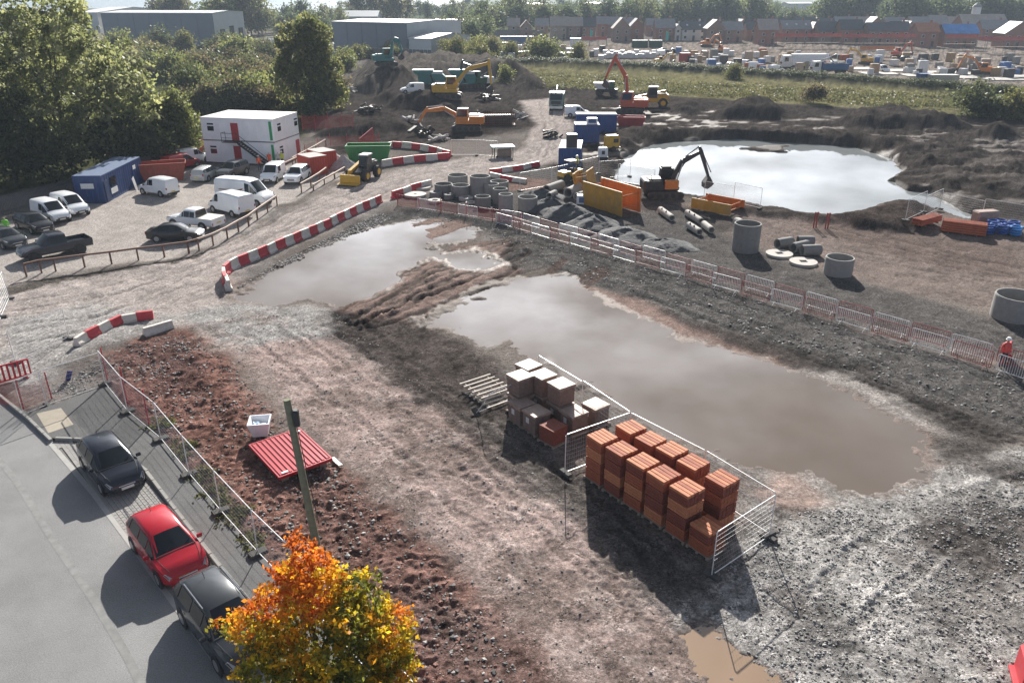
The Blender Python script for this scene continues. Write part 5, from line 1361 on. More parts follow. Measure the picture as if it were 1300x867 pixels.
red_fence(G(385, 172), G(450, 170), "long red netting behind the compound", 2.0, 5)
red_fence(G(388, 200), G(420, 186), "red netting in the middle of the compound", 1.5, 3)
red_fence(G(420, 186), G(482, 183), "red netting in front of the compound yard", 1.3, 4)
gt = thing("site_gate", "red barred gate leaf standing open behind the green skip", "gate", G(466, 188), heading((453, 188), (482, 178)))
MB().tube([(-1.9, 0, .1), (1.9, 0, .1), (1.9, 0, 2.4), (-1.9, 0, 1.5)], .06, 6, True).build("frame", REDP, gt)
for k in range(1, 12): MB().cyl((-1.9 + 3.8 * k / 12, 0, .1), (-1.9 + 3.8 * k / 12, 0, 1.5 + .9 * k / 12), .03, n=5).build("bar", REDP, gt)
# timber rails
TIMB = mat("weathered brown timber", (.17, .095, .068), .85, var=.35, scale=6, bump=.3)
TIMBP = mat("pale rail timber", (.50, .40, .33), .8, var=.25, scale=4, bump=.2, dirt_amt=.3)
def knee_rail(post_px, label, top=.98, rail=TIMBP, extra=(), group=None):
    P = [GG(*p) for p in post_px]; c = P[len(P) // 2]
    r = thing("knee_rail_fence", label, "fence", c, 0, group)
    loc = [p - c for p in P]
    for i, p in enumerate(loc):
        MB().box((p.x, p.y, p.z + top / 2 - .05), (.12, .12, top + .05), random.uniform(0, 1)).build("post", TIMB, r)
    for i, (p, q) in enumerate(zip(loc, loc[1:])):
        d = q - p; l = d.length; M = Matrix.Rotation(math.atan2(d.y, d.x), 3, 'Z') @ Matrix.Rotation(-math.asin(max(-1, min(1, d.z / l))), 3, 'Y')
        m_ = (p + q) / 2; MB().box((m_.x, m_.y, m_.z + top), (l + .02, .14, .13), M=M).build("rail", TIMB if i < len(loc) * .45 and rail is TIMBP and len(loc) > 9 else rail, r)
knee_rail(((34, 351), (53, 346.5), (71, 344.5), (108, 339.5), (142, 335.5), (176, 330.5), (209, 326.5), (240, 321.5), (253, 318), (271, 311.5), (289, 303), (303, 294.5), (316, 287.5), (327, 279), (340, 270), (352, 261.5)), "curved timber knee rail with pale end along the car park edge")
knee_rail(((383, 245), (395, 238), (406, 231), (415, 224)), "short timber rail beside the white four by four")
knee_rail(((398, 242), (412, 234), (425, 227), (438, 219)), "pale timber rail in front of the telehandler", .6)
knee_rail(((372, 212), (388, 203), (402, 196), (414, 188)), "timber rail on the right of the white cabins", 1.1)
knee_rail(((362, 218), (376, 211), (388, 205)), "short timber rail leading to the cabin corner", 1.0)
# palisade fence and dark hedge line on the left
pf = thing("palisade_fence", "dark steel palisade fence behind the parked white vans", "fence", G(60, 268), 0)
PAL = mat("dark galvanised palisade", (.09, .095, .105), .5, .4, var=.15)
fpts = [G(-60, 292), G(20, 272), (G(85, 254)), G(112, 247)]; c_ = pf.location; pal = MB()
pale_me = MB().prism([(-.035, .1), (.035, .1), (.035, 1.85), (0, 2.0), (-.035, 1.85)], -.012, .012).mesh("pale", PAL)
for a, b in zip(fpts, fpts[1:]):
    L = (b - a).length; n = int(L / .16); an = math.atan2(b.y - a.y, b.x - a.x)
    for k in range(n): p = a + (b - a) * (k / n) - c_; link("pale", pale_me, pf, (p.x, p.y, 0), an)
    m_ = (a + b) / 2 - c_
    for zz in (.5, 1.6): MB().box((0, 0, 0), (L, .05, .06)).build("rail", PAL, pf, loc=(m_.x, m_.y + .04, zz), rz=an)
pf2 = thing("board_fence", "dark close boarded fence between the blue cabin and the red skip", "fence", G(165, 232), heading((108, 246), (215, 212)))
BRD = mat("dark fence boards", (.035, .036, .04), .85, var=.3, scale=3)
L2 = (G(215, 212) - G(108, 246)).length; me_b = MB().box((0, 0, 1.0), (.30, .03, 2.0)).mesh("board", BRD)
for k in range(int(L2 / .32)): link("board", me_b, pf2, (-L2 / 2 + .32 * k, 1.0 + random.uniform(-.01, .01), random.uniform(-.04, .03)))
# ================================================================== YARD: STACKS, RINGS, PIPES, BOXES
F0, F6 = G(741, 608), G(903, 718)
d1 = (F6 - F0).normalized(); d2 = Vector((-d1.y, d1.x, 0)); bA = math.atan2(d1.y, d1.x)
if d2.y < 0: d2 = -d2
BRK = [mat("orange red brick", (.31, .085, .040), .8, var=.35, scale=9, bump=.15), mat("deeper red brick", (.20, .050, .030), .8, var=.35, scale=9, bump=.15), mat("paler orange brick", (.45, .17, .08), .8, var=.3, scale=9, bump=.15)]
PALW = mat("grey pallet timber", (.26, .21, .17), .9, var=.3, scale=6)
STRAP = mat("dark strap", (.03, .03, .035), .5)
PW, PD, PH = .94, .97, .50
row_me = [MB().bbox((0, 0, 0), (PW, PD / 5 - .02, .112), .010).mesh("brick_row", m) for m in BRK]
def courses(m, n):
    mb = MB()
    for k in range(n):
        for j in range(5):
            mb.box((random.uniform(-.008, .008), -PD / 2 + PD * (j + .5) / 5, .06 + .122 * k), (PW + random.uniform(-.02, .006), PD / 5 - .022, .108))
    return mb.mesh("brick_courses", m)
CRS4 = [courses(m, 4) for m in BRK]; CRS3 = [courses(m, 3) for m in BRK]
sb = MB()
for x in (-.22, .24): sb.box((x, 0, .245), (.022, PD + .012, .49))
STRAP_ME = sb.mesh('strap', STRAP)
def pallet_mesh(w, d):
    mb = MB()
    for j in range(5): mb.box((0, -d / 2 + d * (j + .5) / 5, .105), (w, d / 5 - .05, .022))
    for i in (-1, 0, 1): mb.box((i * (w / 2 - .06), 0, .05), (.1, d, .085))
    return mb.mesh("pallet", PALW)
PAL_ME = pallet_mesh(1.08, 1.08)
def brick_stack(c, n, where):
    z = gz(c.x, c.y)
    o = link("pallet", PAL_ME, None, (c.x, c.y, z), bA); tag(o, "timber pallet under the %s" % where, "pallet", "pallets under the red brick stacks")
    z += .118; jx = random.uniform(-.02, .02); jr = random.uniform(-.03, .03)
    for k in range(n):
        top = k == n - 1; mi = random.choice((0, 0, 1, 1, 2)) if not top else random.randrange(2)
        lvl = "topmost" if top else ("bottom" if k == 0 else ("second" if k == 1 else "third"))
        r = thing("brick_pack", "%s orange red brick pack of the %s" % (lvl, where), "brick pack", (c.x + jx * k * .5, c.y, z + k * (PH + .018)), bA + jr + random.uniform(-.025, .025), "packs of orange red bricks")
        if top:
            l = link("brick_courses", CRS3[mi], r); l['kind'] = 'stuff'
            for j in range(5): link("brick_row", row_me[random.choice((0, 2, 2))], r, (random.uniform(-.015, .015), -PD / 2 + PD * (j + .5) / 5, .06 + .122 * 3 + random.uniform(-.004, .004)), random.uniform(-.01, .01))
        else:
            l = link("brick_courses", CRS4[mi], r); l['kind'] = 'stuff'
NM = ["front stack nearest the block packs", "second front stack", "third front stack", "fourth front stack", "fifth front stack by the short one", "short front stack at the right end"]
for i in range(6):
    c = F0 + d1 * (1.165 * i + .50) + d2 * .52
    brick_stack(c, 4 if i < 5 else 2, NM[i])
NB = ["rear stack nearest the block packs", "second rear stack", "third rear stack", "fourth rear stack", "rear stack standing apart at the right end"]
for i, s in enumerate((.62, 1.85, 2.98, 4.12, 5.55)):
    c = F0 + d1 * s + d2 * 2.02
    brick_stack(c, 4, NB[i])
# grey block packs in shrink wrap
BLK = mat("grey pink concrete block", (.23, .145, .115), .85, var=.25, scale=7, bump=.2, dirt_amt=.2)
BLK2 = mat("grey concrete block", (.20, .14, .118), .85, var=.25, scale=7, bump=.2)
WRAP = mat("shrink wrap plastic", (.32, .23, .19), .62, var=.25, scale=5, bump=.5, bscale=9)
def block_courses(m, n=5):
    mb = MB()
    for k in range(n):
        for i in range(2):
            for j in range(4): mb.box((-.235 + .47 * i, -.345 + .23 * j, .115 + .19 * k), (.462, .222, .183))
    return mb.mesh("block_courses", m)
BC = [block_courses(BLK), block_courses(BLK2), block_courses(BRK[1], 4)]
def wrap_mesh(h_, seed, flare=False):
    rr = random.Random(seed); n = 9; vs = []; fs = []
    for i in range(n):
        for j in range(n):
            x, y = -.50 + 1.0 * i / (n - 1), -.50 + 1.0 * j / (n - 1); e = max(abs(x), abs(y)) / .5
            vs.append((x, y, h_ + .012 + rr.uniform(0, .03) * (1 if e < .98 else .3) + (.05 * max(0, e - .7) if flare else -.03 * max(0, e - .9) * 10 * .1)))
    for i in range(n - 1):
        for j in range(n - 1): fs.append((i * n + j, (i + 1) * n + j, (i + 1) * n + j + 1, i * n + j + 1))
    k = len(vs); 
    rim = [(i, 0) for i in range(n)] + [(n - 1, j) for j in range(1, n)] + [(i, n - 1) for i in range(n - 2, -1, -1)] + [(0, j) for j in range(n - 2, 0, -1)]
    for (i, j) in rim: x, y, z = vs[i * n + j]; vs.append((x * 1.015, y * 1.015, h_ - rr.uniform(.05, .16)))
    for q in range(len(rim)):
        a = rim[q]; b = rim[(q + 1) % len(rim)]; fs.append((a[0] * n + a[1], b[0] * n + b[1], k + (q + 1) % len(rim), k + q))
    return MB().add(vs, fs)
def block_stack(c, n, kind, where, seed, rot=0.0, flare=False):
    z = gz(c[0], c[1]); o = link("pallet", PAL_ME, None, (c[0], c[1], z), bA + rot); tag(o, "timber pallet under the %s" % where, "pallet", "pallets under the grey block packs"); z += .118
    for k in range(n):
        hh = .95 if kind != 2 else .77
        r = thing("block_pack", ("upper pack of the %s" if k else ("lower pack of the %s" if n > 1 else "%s")) % where, "block pack", (c[0] + random.uniform(-.03, .03), c[1], z + k * (hh + .07)), bA + rot + random.uniform(-.04, .04), "wrapped packs of concrete blocks")
        l = link("block_courses", BC[kind], r); l['kind'] = 'stuff'
        if kind != 2:
            wrap_mesh(hh + .01, seed + k, flare).build("shrink_wrap", WRAP, r, True, angle=60)
            if k == 0: MB().box((-.1, -.466, .55), (.22, .01, .28)).build("paper_label", mat("white paper label", (.6, .6, .6), .7), r)
if True:
    block_stack(G(646.5, 524) + d1 * .3 + d2 * .45, 2, 1, "double stack of grey blocks at the left corner", 1)
    block_stack((.50, 33.75), 1, 1, "single grey block pack next to the left double stack", 5)
    block_stack((1.18, 32.86), 1, 1, "open topped grey block pack in the middle of the front row", 8)
    block_stack((1.92, 31.75), 1, 2, "low pack of reddish blocks at the front right", 3, .1)
    block_stack((.86, 35.80), 2, 0, "double stack with crumpled flaring wrap at the back", 13, .12, True)
    block_stack((1.56, 34.80), 2, 0, "double stack of pinkish blocks in the middle at the back", 17)
    block_stack((2.36, 33.82), 2, 0, "double stack of pinkish blocks nearest the puddle", 21)
    block_stack((2.95, 32.85), 1, 0, "single half wrapped block pack beside the reddish pack", 25)
    block_stack(tuple(G(757, 512, 1.1)[:2]), 1, 1, "single grey block pack standing apart by the fence", 29)
for (px, w_), lb in zip((((617, 497), .9), ((622, 505), .8)), ("timber batten frame lying left of the grey block packs", "second batten frame lying left of the grey block packs")):
    p_ = GG(*px); r = thing("batten_frame", lb, "timber frame", (p_.x, p_.y, p_.z + (.35 if w_ > .85 else .12)), bA + math.pi / 2, "batten frames"); mb = MB()
    for k in range(6): mb.box((0, -1.0 + .4 * k, .03), (2.2 * w_, .07, .05))
    mb.build("batten", mat("pale batten timber", (.55, .50, .45), .8, var=.2), r); mb = MB()
    for s in (-.8, .8): mb.box((s * w_, 0, -.02), (.07, 2.1, .05))
    mb.build("cross_batten", PALW, r)

# concrete rings, lids, pipes
CONC = mat("precast concrete", (.27, .265, .255), .85, var=.16, scale=3, bump=.2, dirt_amt=.25)
CONC_D = mat("damp grey concrete", (.20, .20, .195), .85, var=.2, scale=3, bump=.2, dirt_amt=.25)
CONC_L = mat("pale dry concrete", (.40, .38, .355), .85, var=.15, scale=3, bump=.15, dirt_amt=.2)
def ring_thing(px_base, D, Hh, label, m=CONC, n=1, t=.10, name="concrete_ring", group="concrete manhole rings", z0=0.0):
    p = G(*px_base)
    z = max(gz(p.x, p.y), 0) - .02 + z0
    for k in range(n):
        r_ = D / 2; hh = Hh / n
        o = MB().lathe([(r_ - t, 0.005), (r_, 0.005), (r_, hh - .06), (r_ - .02, hh - .05), (r_ - .02, hh - .008), (r_ - t, hh - .008)], 32).build(name, m, None, True, (p.x, p.y, z + k * hh), angle=30)
        lb = label if n == 1 else ("upper ring of the " if k else "lower ring of the ") + label
        tag(o, lb, "concrete ring", group)
def base_c(px, py_top, D, Hh):
    """ground pixel below a ring whose rim centre is seen at (px, py_top)"""
    p = G(px, py_top, Hh); v = Vector((p.x, p.y, 0))
    Z = v.y * CP + CAMH * SP; yc = (CAMH * CP - v.y * SP)
    return (650 + FOC * v.x / Z, 433.5 + FOC * yc / Z)
for (px, py, D, Hh, lb, m, n) in (
    (581, 222, 2.15, 1.25, "wide concrete ring at the back of the cluster", CONC, 1),
    (609.5, 223, 2.1, 2.1, "wide ring stack at the back of the cluster", CONC, 2),
    (563, 233, 1.9, 1.1, "damp dark concrete ring at the left of the cluster", CONC_D, 1),
    (585, 234.6, 1.9, 1.15, "concrete ring with pale rim in the middle left", CONC, 1),
    (624, 233, 1.55, 1.5, "middle ring behind the two narrow rings", CONC, 1),
    (634, 229.5, 1.95, 1.2, "wide ring at the back right of the cluster", CONC, 1),
    (635, 239, 1.5, 1.5, "narrow ring right of the tallest one", CONC_D, 1),
    (612.6, 249, 1.6, 1.0, "dark ring at the front of the cluster", CONC_D, 1),
    (642, 246, 1.35, 2.05, "tall narrow ring stack at the front", CONC, 2),
    (670, 249.5, 1.9, 1.3, "wide ring standing alone beside the grey gravel", CONC, 1),
    (950, 283, 2.15, 2.3, "big ring stack in front of the low trench box", CONC_D, 2),
    (1067, 326, 2.05, 1.35, "big single ring right of the square holed lids", CONC, 1),
    (1294, 374, 2.7, 1.55, "very wide ring cut off by the right edge", CONC, 1)):
    ring_thing(base_c(px, py, D, Hh), D, Hh, lb, m, n)
for (px, py, D, Hh, lb, m) in ((553.5, 243, 1.35, .55, "thick grey ring slab behind the round slabs", CONC_D), (569.5, 246, 1.0, .5, "smallest thick ring between slab and cluster", CONC_D), (552, 254, 1.45, .25, "flat ring slab nearest the left barriers", CONC_L), (591.7, 250, 1.5, .3, "flat ring slab in front of the concrete rings", CONC_L), (598, 256, 1.1, .25, "small ring slab leaning at the front", CONC_L)):
    ring_thing(base_c(px, py, D, Hh), D, Hh, lb, m, 1, D * .27, "ring_slab", "flat concrete ring slabs")
def lid(px, py, D, Hh, label, hole):
    p = G(*base_c(px, py, D, Hh)); r_ = D / 2; q = hole / 2; n = 32; mb = MB()
    out = [(r_ * math.cos(2 * math.pi * i / n), r_ * math.sin(2 * math.pi * i / n)) for i in range(n)]
    def inn(i):
        a = 2 * math.pi * i / n; c, s = math.cos(a), math.sin(a); k = q / max(abs(c), abs(s)); return (c * k, s * k)
    ii = [inn(i) for i in range(n)]
    vs = [(x, y, 0) for x, y in out] + [(x, y, Hh) for x, y in out] + [(x, y, Hh) for x, y in ii] + [(x, y, .02) for x, y in ii]
    fs = []
    for i in range(n):
        j = (i + 1) % n; fs += [(i, j, n + j, n + i), (n + i, n + j, 2 * n + j, 2 * n + i), (2 * n + i, 2 * n + j, 3 * n + j, 3 * n + i)]
    mb.add(vs, fs); o = mb.build("manhole_lid_slab", CONC_L, None, True, (p.x, p.y, gz(p.x, p.y)), random.uniform(-.2, .2), angle=30); tag(o, label, "manhole slab", "round concrete lid slabs")
lid(989.5, 321, 2.1, .2, "round lid slab with square hole beside the big ring stack", .55)
lid(1020, 331.5, 2.1, .2, "round lid slab with square hole nearest the crowd barriers", .55)
lid(534.5, 236.5, 2.1, .3, "thick round slab with small hole behind the other slabs", .35)
lid(527, 246, 2.3, .25, "round slab on red blocks at the left of the yard", .3)
def pipe(pa, pb, D, label, m=CONC_L, group="concrete pipes", holes=False, z=0.0, name="concrete_pipe"):
    a, b = G(*pa), G(*pb); L = (b - a).length; c = (a + b) / 2; r_ = D / 2; t = D * .13
    r = thing(name, label, "pipe", (c.x, c.y, max(gz(c.x, c.y), -.02) + r_ + z), math.atan2(b.y - a.y, b.x - a.x), group)
    mb = MB().lathe([(r_ - t, -L / 2), (r_, -L / 2), (r_, L / 2 - .12), (r_ - .03, L / 2 - .1), (r_ - .03, L / 2), (r_ - t, L / 2)], 22)
    mb.v = [(z_, y, -x) for x, y, z_ in mb.v]
    mb.build("barrel", m, r, True, angle=30)
    if holes:
        for s in (-.25, .1): MB().cyl((s * L, -.12, r_ * .93), (s * L, -.17, r_ * 1.02), .09, n=10).build("lifting_hole", BLACKP, r)
pipe((838, 270), (853, 281), .62, "pale concrete pipe lying below the black excavator", holes=True)
pipe((872, 274), (890, 285), .62, "pale concrete pipe behind the other two", holes=True)
pipe((874, 290), (888, 299), .62, "front left pale concrete pipe of three", holes=True)
pipe((893, 289), (903, 297), .62, "front right pale concrete pipe of three")
pipe((694, 247), (713, 240), 1.0, "grey pipe with dark mouth behind the gravel heaps", CONC)
pipe((697, 253), (705, 249), .7, "short grey pipe below the dark mouthed pipe", CONC)
pipe((721, 252), (735, 245), 1.05, "wide grey pipe beside the yellow roller", CONC)
pipe((731, 254), (752, 248), .75, "pale grey pipe leading to the tall trench box", CONC)
pipe((940, 290), (934, 287), .8, "pipe end showing behind the big ring stack", CONC_L)
pipe((986, 316), (1004, 313), .85, "left dark pipe behind the lid slabs", CONC_D, "dark pipes behind the lid slabs"); pipe((1006, 321), (1024, 317), .85, "middle dark pipe behind the lid slabs", CONC_D, "dark pipes behind the lid slabs")
pipe((1017, 325), (1040, 324), .9, "right dark pipe behind the lid slabs", CONC_D, "dark pipes behind the lid slabs"); pipe((1012, 312), (1032, 312), .8, "rear dark pipe behind the lid slabs", CONC_D, "dark pipes behind the lid slabs")
r = thing("crate", "white and blue crate beside the tall trench box", "crate", GG(741, 258), -.15); MB().bbox((0, 0, .45), (1.4, .8, .9), .05).build("body", CAB_W, r); MB().box((0, -.42, .45), (.9, .03, .55)).build("front_panel", mat("blue grey panel", (.12, .17, .30), .5), r)
# trench boxes
YEL = mat("worn yellow steel", (.52, .27, .03), .6, var=.25, scale=1.2, dirt=(.22, .19, .14), dirt_amt=.55)
ORG = mat("orange steel", (.60, .16, .02), .55, var=.2, scale=2, dirt_amt=.3)
def trench_box(c, rz, L, W, Hh, label, tilt=0.0, M1=YEL, M2=ORG):
    r = thing("trench_box", label, "trench box", c, rz, "yellow trench boxes"); r.rotation_euler = (tilt, 0, rz)
    for s, m in ((-1, M1), (1, M2)):
        o = MB().bbox((0, s * W / 2, Hh / 2), (L, .12, Hh), .03).build("side_panel", m, r)
        rb = MB()
        for k in range(3): rb.box((0, s * (W / 2 - .09) , Hh * (k + .5) / 3), (L - .3, .06, .10))
        rb.build("rib", m, o)
    for sx in (-1, 1):
        for zz in (Hh * .3, Hh * .78): MB().cyl((sx * (L / 2 - .35), -W / 2, zz), (sx * (L / 2 - .35), W / 2, zz), .07, n=8).build("strut", M2, r)
        for s in (-1, 1): MB().bbox((sx * (L / 2 - .35), s * (W / 2 - .1), Hh / 2), (.16, .14, Hh * .96), .02).build("strut_post", M2, r)
a_, b_ = G(751, 262), G(797, 277); tb = (a_ + b_) / 2; an_ = math.atan2(b_.y - a_.y, b_.x - a_.x)
trench_box((tb.x + .35, tb.y + 1.5, 0), an_, (b_ - a_).length + .5, 2.3, 2.35, "tall yellow trench box with orange far side in the yard", 0.05)
p_ = G(746, 247); trench_box((p_.x, p_.y + .6, .1), 1.2, 2.6, 1.5, 2.3, "narrow yellow trench box tipped beside the roller", -.25, YEL, YEL)
a_, b_ = G(883, 266), G(933, 276); tb = (a_ + b_) / 2; an_ = math.atan2(b_.y - a_.y, b_.x - a_.x)
trench_box((tb.x + .5, tb.y + 1.2, .1), an_, (b_ - a_).length, 2.6, 1.0, "low yellow trench box lying by the pond bank")
# grey gravel heaps
HEAP = mat("grey crushed gravel", (.085, .087, .093), .9, var=.5, scale=9, bump=1.0, bscale=16)
HEAP.node_tree.nodes['Bump'].inputs['Distance'].default_value = .09
def heap(c, rx, ry, hh, rz, label, seed, m=HEAP):
    n, k = 84, 30; rr = np.random.default_rng(seed); ph = rr.random(6) * 6.28
    mb = MB(); vs = [(0, 0, hh)]
    for j in range(1, k + 1):
        for i in range(n):
            a = 2 * math.pi * i / n; q = j / k; w = 1 + .13 * math.sin(2 * a + ph[0]) + .08 * math.sin(5 * a + ph[1])
            x, y = rx * q * w * math.cos(a), ry * q * w * math.sin(a)
            z = hh * (1 - q ** 1.3) * (1 + .12 * math.sin(3 * a + ph[2])) + .22 * hh * (float(fbm(np.array([x * .9 + seed]), np.array([y * .9]), 3)[0]) - .5) * 2 * (1 - q * .6) + .09 * (float(fbm(np.array([x * 5 + seed]), np.array([y * 5]), 2)[0]) - .5) - (.12 if j == k else 0)
            vs.append((x, y, z))
    fs = [(0, 1 + i, 1 + (i + 1) % n) for i in range(n)]
    for j in range(k - 1):
        for i in range(n): fs.append((1 + j * n + i, 1 + (j + 1) * n + i, 1 + (j + 1) * n + (i + 1) % n, 1 + j * n + (i + 1) % n))
    mb.add(vs, fs); o = mb.build("gravel_heap", m, None, True, (c[0], c[1], max(0, gz(c[0], c[1])) - .05), rz, angle=80); return tag(o, label, "gravel heap", "gravel heaps in the yard")
for (px, py, rx, ry, hh, lb) in ((700, 268, 2.2, 1.7, 1.35, "grey gravel heap nearest the wide lone ring"), (722, 276, 2.5, 2.0, 1.6, "tallest grey gravel heap in the middle"), (754, 289, 2.7, 2.2, 1.45, "grey gravel heap in front of the tall trench box"), (795, 303, 3.0, 2.1, 1.1, "broad grey gravel heap right of the tall trench box"), (840, 312, 2.4, 1.7, .8, "low grey gravel heap at the right end of the heaps"), (688, 249, 2.0, 1.3, .9, "small grey gravel heap behind the lone ring")):
    p_ = G(px, py); heap((p_.x, p_.y), rx * 1.3, ry * 1.2, hh * .85, -.5, lb, int(px))
# pipe store on the right
CLAYP = mat("orange clay pipe plastic", (.42, .10, .04), .5, var=.2, dirt_amt=.2)
def pipe_pack(c, rz, L, nx, nz, D, label, cat="pipe stack", m=CLAYP):
    r = thing("pipe_pack", label, cat, c, rz, "bundled plastic pipes")
    pm = MB().cyl((-L / 2, 0, 0), (L / 2, 0, 0), D / 2, n=10).mesh("pipe", m, True)
    for i in range(nx):
        for k in range(nz): link("pipe", pm, r, (random.uniform(-.05, .05), (i - (nx - 1) / 2) * D, D / 2 + .1 + k * D * .98))
    for s in (-1, 0, 1): MB().box((s * L * .32, 0, .05), (.1, nx * D + .1, .1)).build("bearer", PALW, r)
p_ = GG(1222, 297); pipe_pack((p_.x, p_.y, p_.z), heading((1198, 294), (1246, 300)), 3.4, 6, 5, .2, "tall bundle of orange plastic pipes beside the blue coils")
p_ = GG(1175, 288); pipe_pack((p_.x, p_.y, p_.z), heading((1160, 291), (1196, 281)), 3.2, 5, 3, .2, "low bundle of orange plastic pipes at the left of the store")
BLUEP = mat("blue plastic coil", (.012, .07, .30), .4, var=.2); BLUEL = mat("bright blue plastic coil", (.03, .22, .55), .4, var=.2)
for k, (px, py, m) in enumerate(((1253, 297, BLUEP), (1262, 296, BLUEP), (1271, 298, BLUEP), (1258, 292, BLUEP), (1268, 291, BLUEP), (1279, 296, BLUEP), (1288, 299, BLUEL), (1285, 293, BLUEP))):
    p_ = GG(px, py); r = thing("pipe_coil", "%s blue pipe coil from the left in the pipe store" % ordinal(k) if m is BLUEP else "bright light blue pipe coil at the right of the store", "pipe coil", (p_.x, p_.y, p_.z), random.uniform(0, 3), "blue pipe coils")
    for j in range(4):
        tv = [(.42 + .09 * math.cos(a), .12 + j * .2 + .09 * math.sin(a)) for a in [i * math.pi / 3 for i in range(6)]]
        MB().lathe(tv, 18).build("coil_turn", m, r, True)
p_ = GG(1248, 286); r = thing("wrapped_pallet", "white wrapped pallet behind the orange pipe bundle", "pallet load", (p_.x, p_.y, p_.z), .2); MB().bbox((0, 0, .75), (2.2, 1.0, 1.1), .12).build("wrapped_load", WRAP, r); link("pallet", PAL_ME, r)
for k, (px, py) in enumerate(((1034, 290), (1049, 291))):
    p_ = GG(px, py); r = thing("marker_post", "%s of the two red marker posts in the field" % ("left" if k == 0 else "right"), "post", p_, .2, "red marker posts")
    for s in (-.12, .12): MB().bbox((s, 0, .7), (.1, .08, 1.5), .01).build("upright", mat("faded red timber", (.34, .06, .05), .8, var=.2), r)
    MB().box((0, -.05, 1.35), (.4, .05, .12)).build("crosspiece", mat("faded red timber", (.34, .06, .05), .8), r)
# red panel, white tub, pole
cs = [G(320, 566, .45), G(375, 543, .45), G(418, 577, .45), G(359, 608, .45)]
cc = sum(cs, Vector()) / 4; e1 = cs[3] - cs[0]; e2 = cs[1] - cs[0]; pa = math.atan2(e1.y, e1.x)
RP = mat("bright red sheet metal", (.42, .010, .022), .4, var=.08, scale=1.5, coat=.2)
r = thing("ribbed_panel", "bright red ribbed steel panel lying raised off the clay", "panel", (cc.x, cc.y, 0), pa)
L1, L2 = (e1.length + (cs[2] - cs[1]).length) / 2, (e2.length + (cs[2] - cs[3]).length) / 2
MB().box((0, 0, .40), (L1, L2, .05)).build("sheet", RP, r)
for k in range(11): MB().prism([(-L1 / 2 + .04, .425), (L1 / 2 - .04, .425), (L1 / 2 - .06, .465), (-L1 / 2 + .06, .465)], -L2 / 2 + L2 * (k + .5) / 11 - .05, -L2 / 2 + L2 * (k + .5) / 11 + .05).build("rib", RP, r)
fr = MB()
for s in (-1, 1): fr.box((0, s * (L2 / 2 + .03), .38), (L1 + .12, .06, .14)); fr.box((s * (L1 / 2 + .03), 0, .38), (.06, L2, .14))
fr.build("edge_frame", RP, r)
for sx in (-1, 1):
    for sy in (-1, 1): MB().box((sx * (L1 / 2 - .3), sy * (L2 / 2 - .3), .17), (.3, .3, .34)).build("support_block", PALW, r)
WCLIP = mat("white label", (.75, .75, .75), .6)
MB().box((L1 / 2 - .15, -L2 / 2 + .3, .475), (.12, .3, .02)).build("white_tag", WCLIP, r); MB().box((-L1 / 2 + .25, L2 / 2 - .2, .475), (.12, .3, .02)).build("white_tag", WCLIP, r)
o = MB().prism([(-.4, .02), (-.2, .05), (.1, .03), (.45, .06), (.45, .08), (.1, .05), (-.2, .07), (-.4, .04)], -.09, .09).build("plastic_strip", WCLIP, None, loc=tuple(GG(427, 588)), rz=-.9); tag(o, "white plastic strip lying beside the red panel", "strip")
p_ = GG(332, 552); tbx = thing("white_tub", "white tapered tub holding blue and white bags", "tub", (p_.x, p_.y, p_.z), .15)
TUB = mat("white tub plastic", (.78, .79, .82), .35, var=.05)
tw, tv = [], []
mb = MB(); lo, hi, z0, z1 = .34, .50, .12, .85
q = [(-lo, -lo, z0), (lo, -lo, z0), (lo, lo, z0), (-lo, lo, z0), (-hi, -hi, z1), (hi, -hi, z1), (hi, hi, z1), (-hi, hi, z1), (-hi + .06, -hi + .06, z1), (hi - .06, -hi + .06, z1), (hi - .06, hi - .06, z1), (-hi + .06, hi - .06, z1), (-lo + .05, -lo + .05, z0 + .3), (lo - .05, -lo + .05, z0 + .3), (lo - .05, lo - .05, z0 + .3), (-lo + .05, lo - .05, z0 + .3)]
fs = [(3, 2, 1, 0), (12, 13, 14, 15)]
for i in range(4):
    j = (i + 1) % 4; fs += [(i, j, j + 4, i + 4), (i + 4, j + 4, j + 8, i + 8), (i + 8, j + 8, j + 12, i + 12)]
mb.add(q, fs).build("tub", TUB, tbx, fix=False)
for sx in (-.25, .25): MB().box((sx, 0, .06), (.1, .8, .12)).build("skid", PALW, tbx)
for k in range(7): o = MB().bbox((random.uniform(-.22, .22), random.uniform(-.22, .22), .62), (.28, .16, .16), .05).build("bag", mat("pale blue bag", (.25, .45, .70), .5) if k % 2 else TUB, tbx)
bp = G(404, 697); tp = ray_at(364, 507, bp.y + .1)
pole = thing("timber_pole", "mossy leaning timber pole with a dark box, rising above the red panel", "pole", (bp.x, bp.y, gz(bp.x, bp.y)))
POLE = mat("mossy grey timber", (.19, .19, .125), .9, var=.3, scale=4, bump=.4, bscale=12)
tl = tp - bp
mb = MB(); n_ = 8; pts = [Vector((0, 0, -.4)).lerp(Vector((tl.x, tl.y, tl.z)), k / n_) for k in range(n_ + 1)]
for k in range(n_): mb.cyl(pts[k], pts[k + 1], .15 - .003 * k, .15 - .003 * (k + 1), 12, caps=(k in (0, n_ - 1)))
mb.build("shaft", POLE, pole, True)
bt = Vector((tl.x, tl.y, tl.z)) * .90
MB().bbox((bt.x + .22, bt.y - .05, bt.z - .05), (.20, .22, .62), .04).build("junction_box", BLACKP, pole)
MB().tube([bt * .96 + Vector((.17, -.05, 0)), Vector((.16, -.05, 1.2))], .018).build("cable_guard", DARKSTEEL, pole)
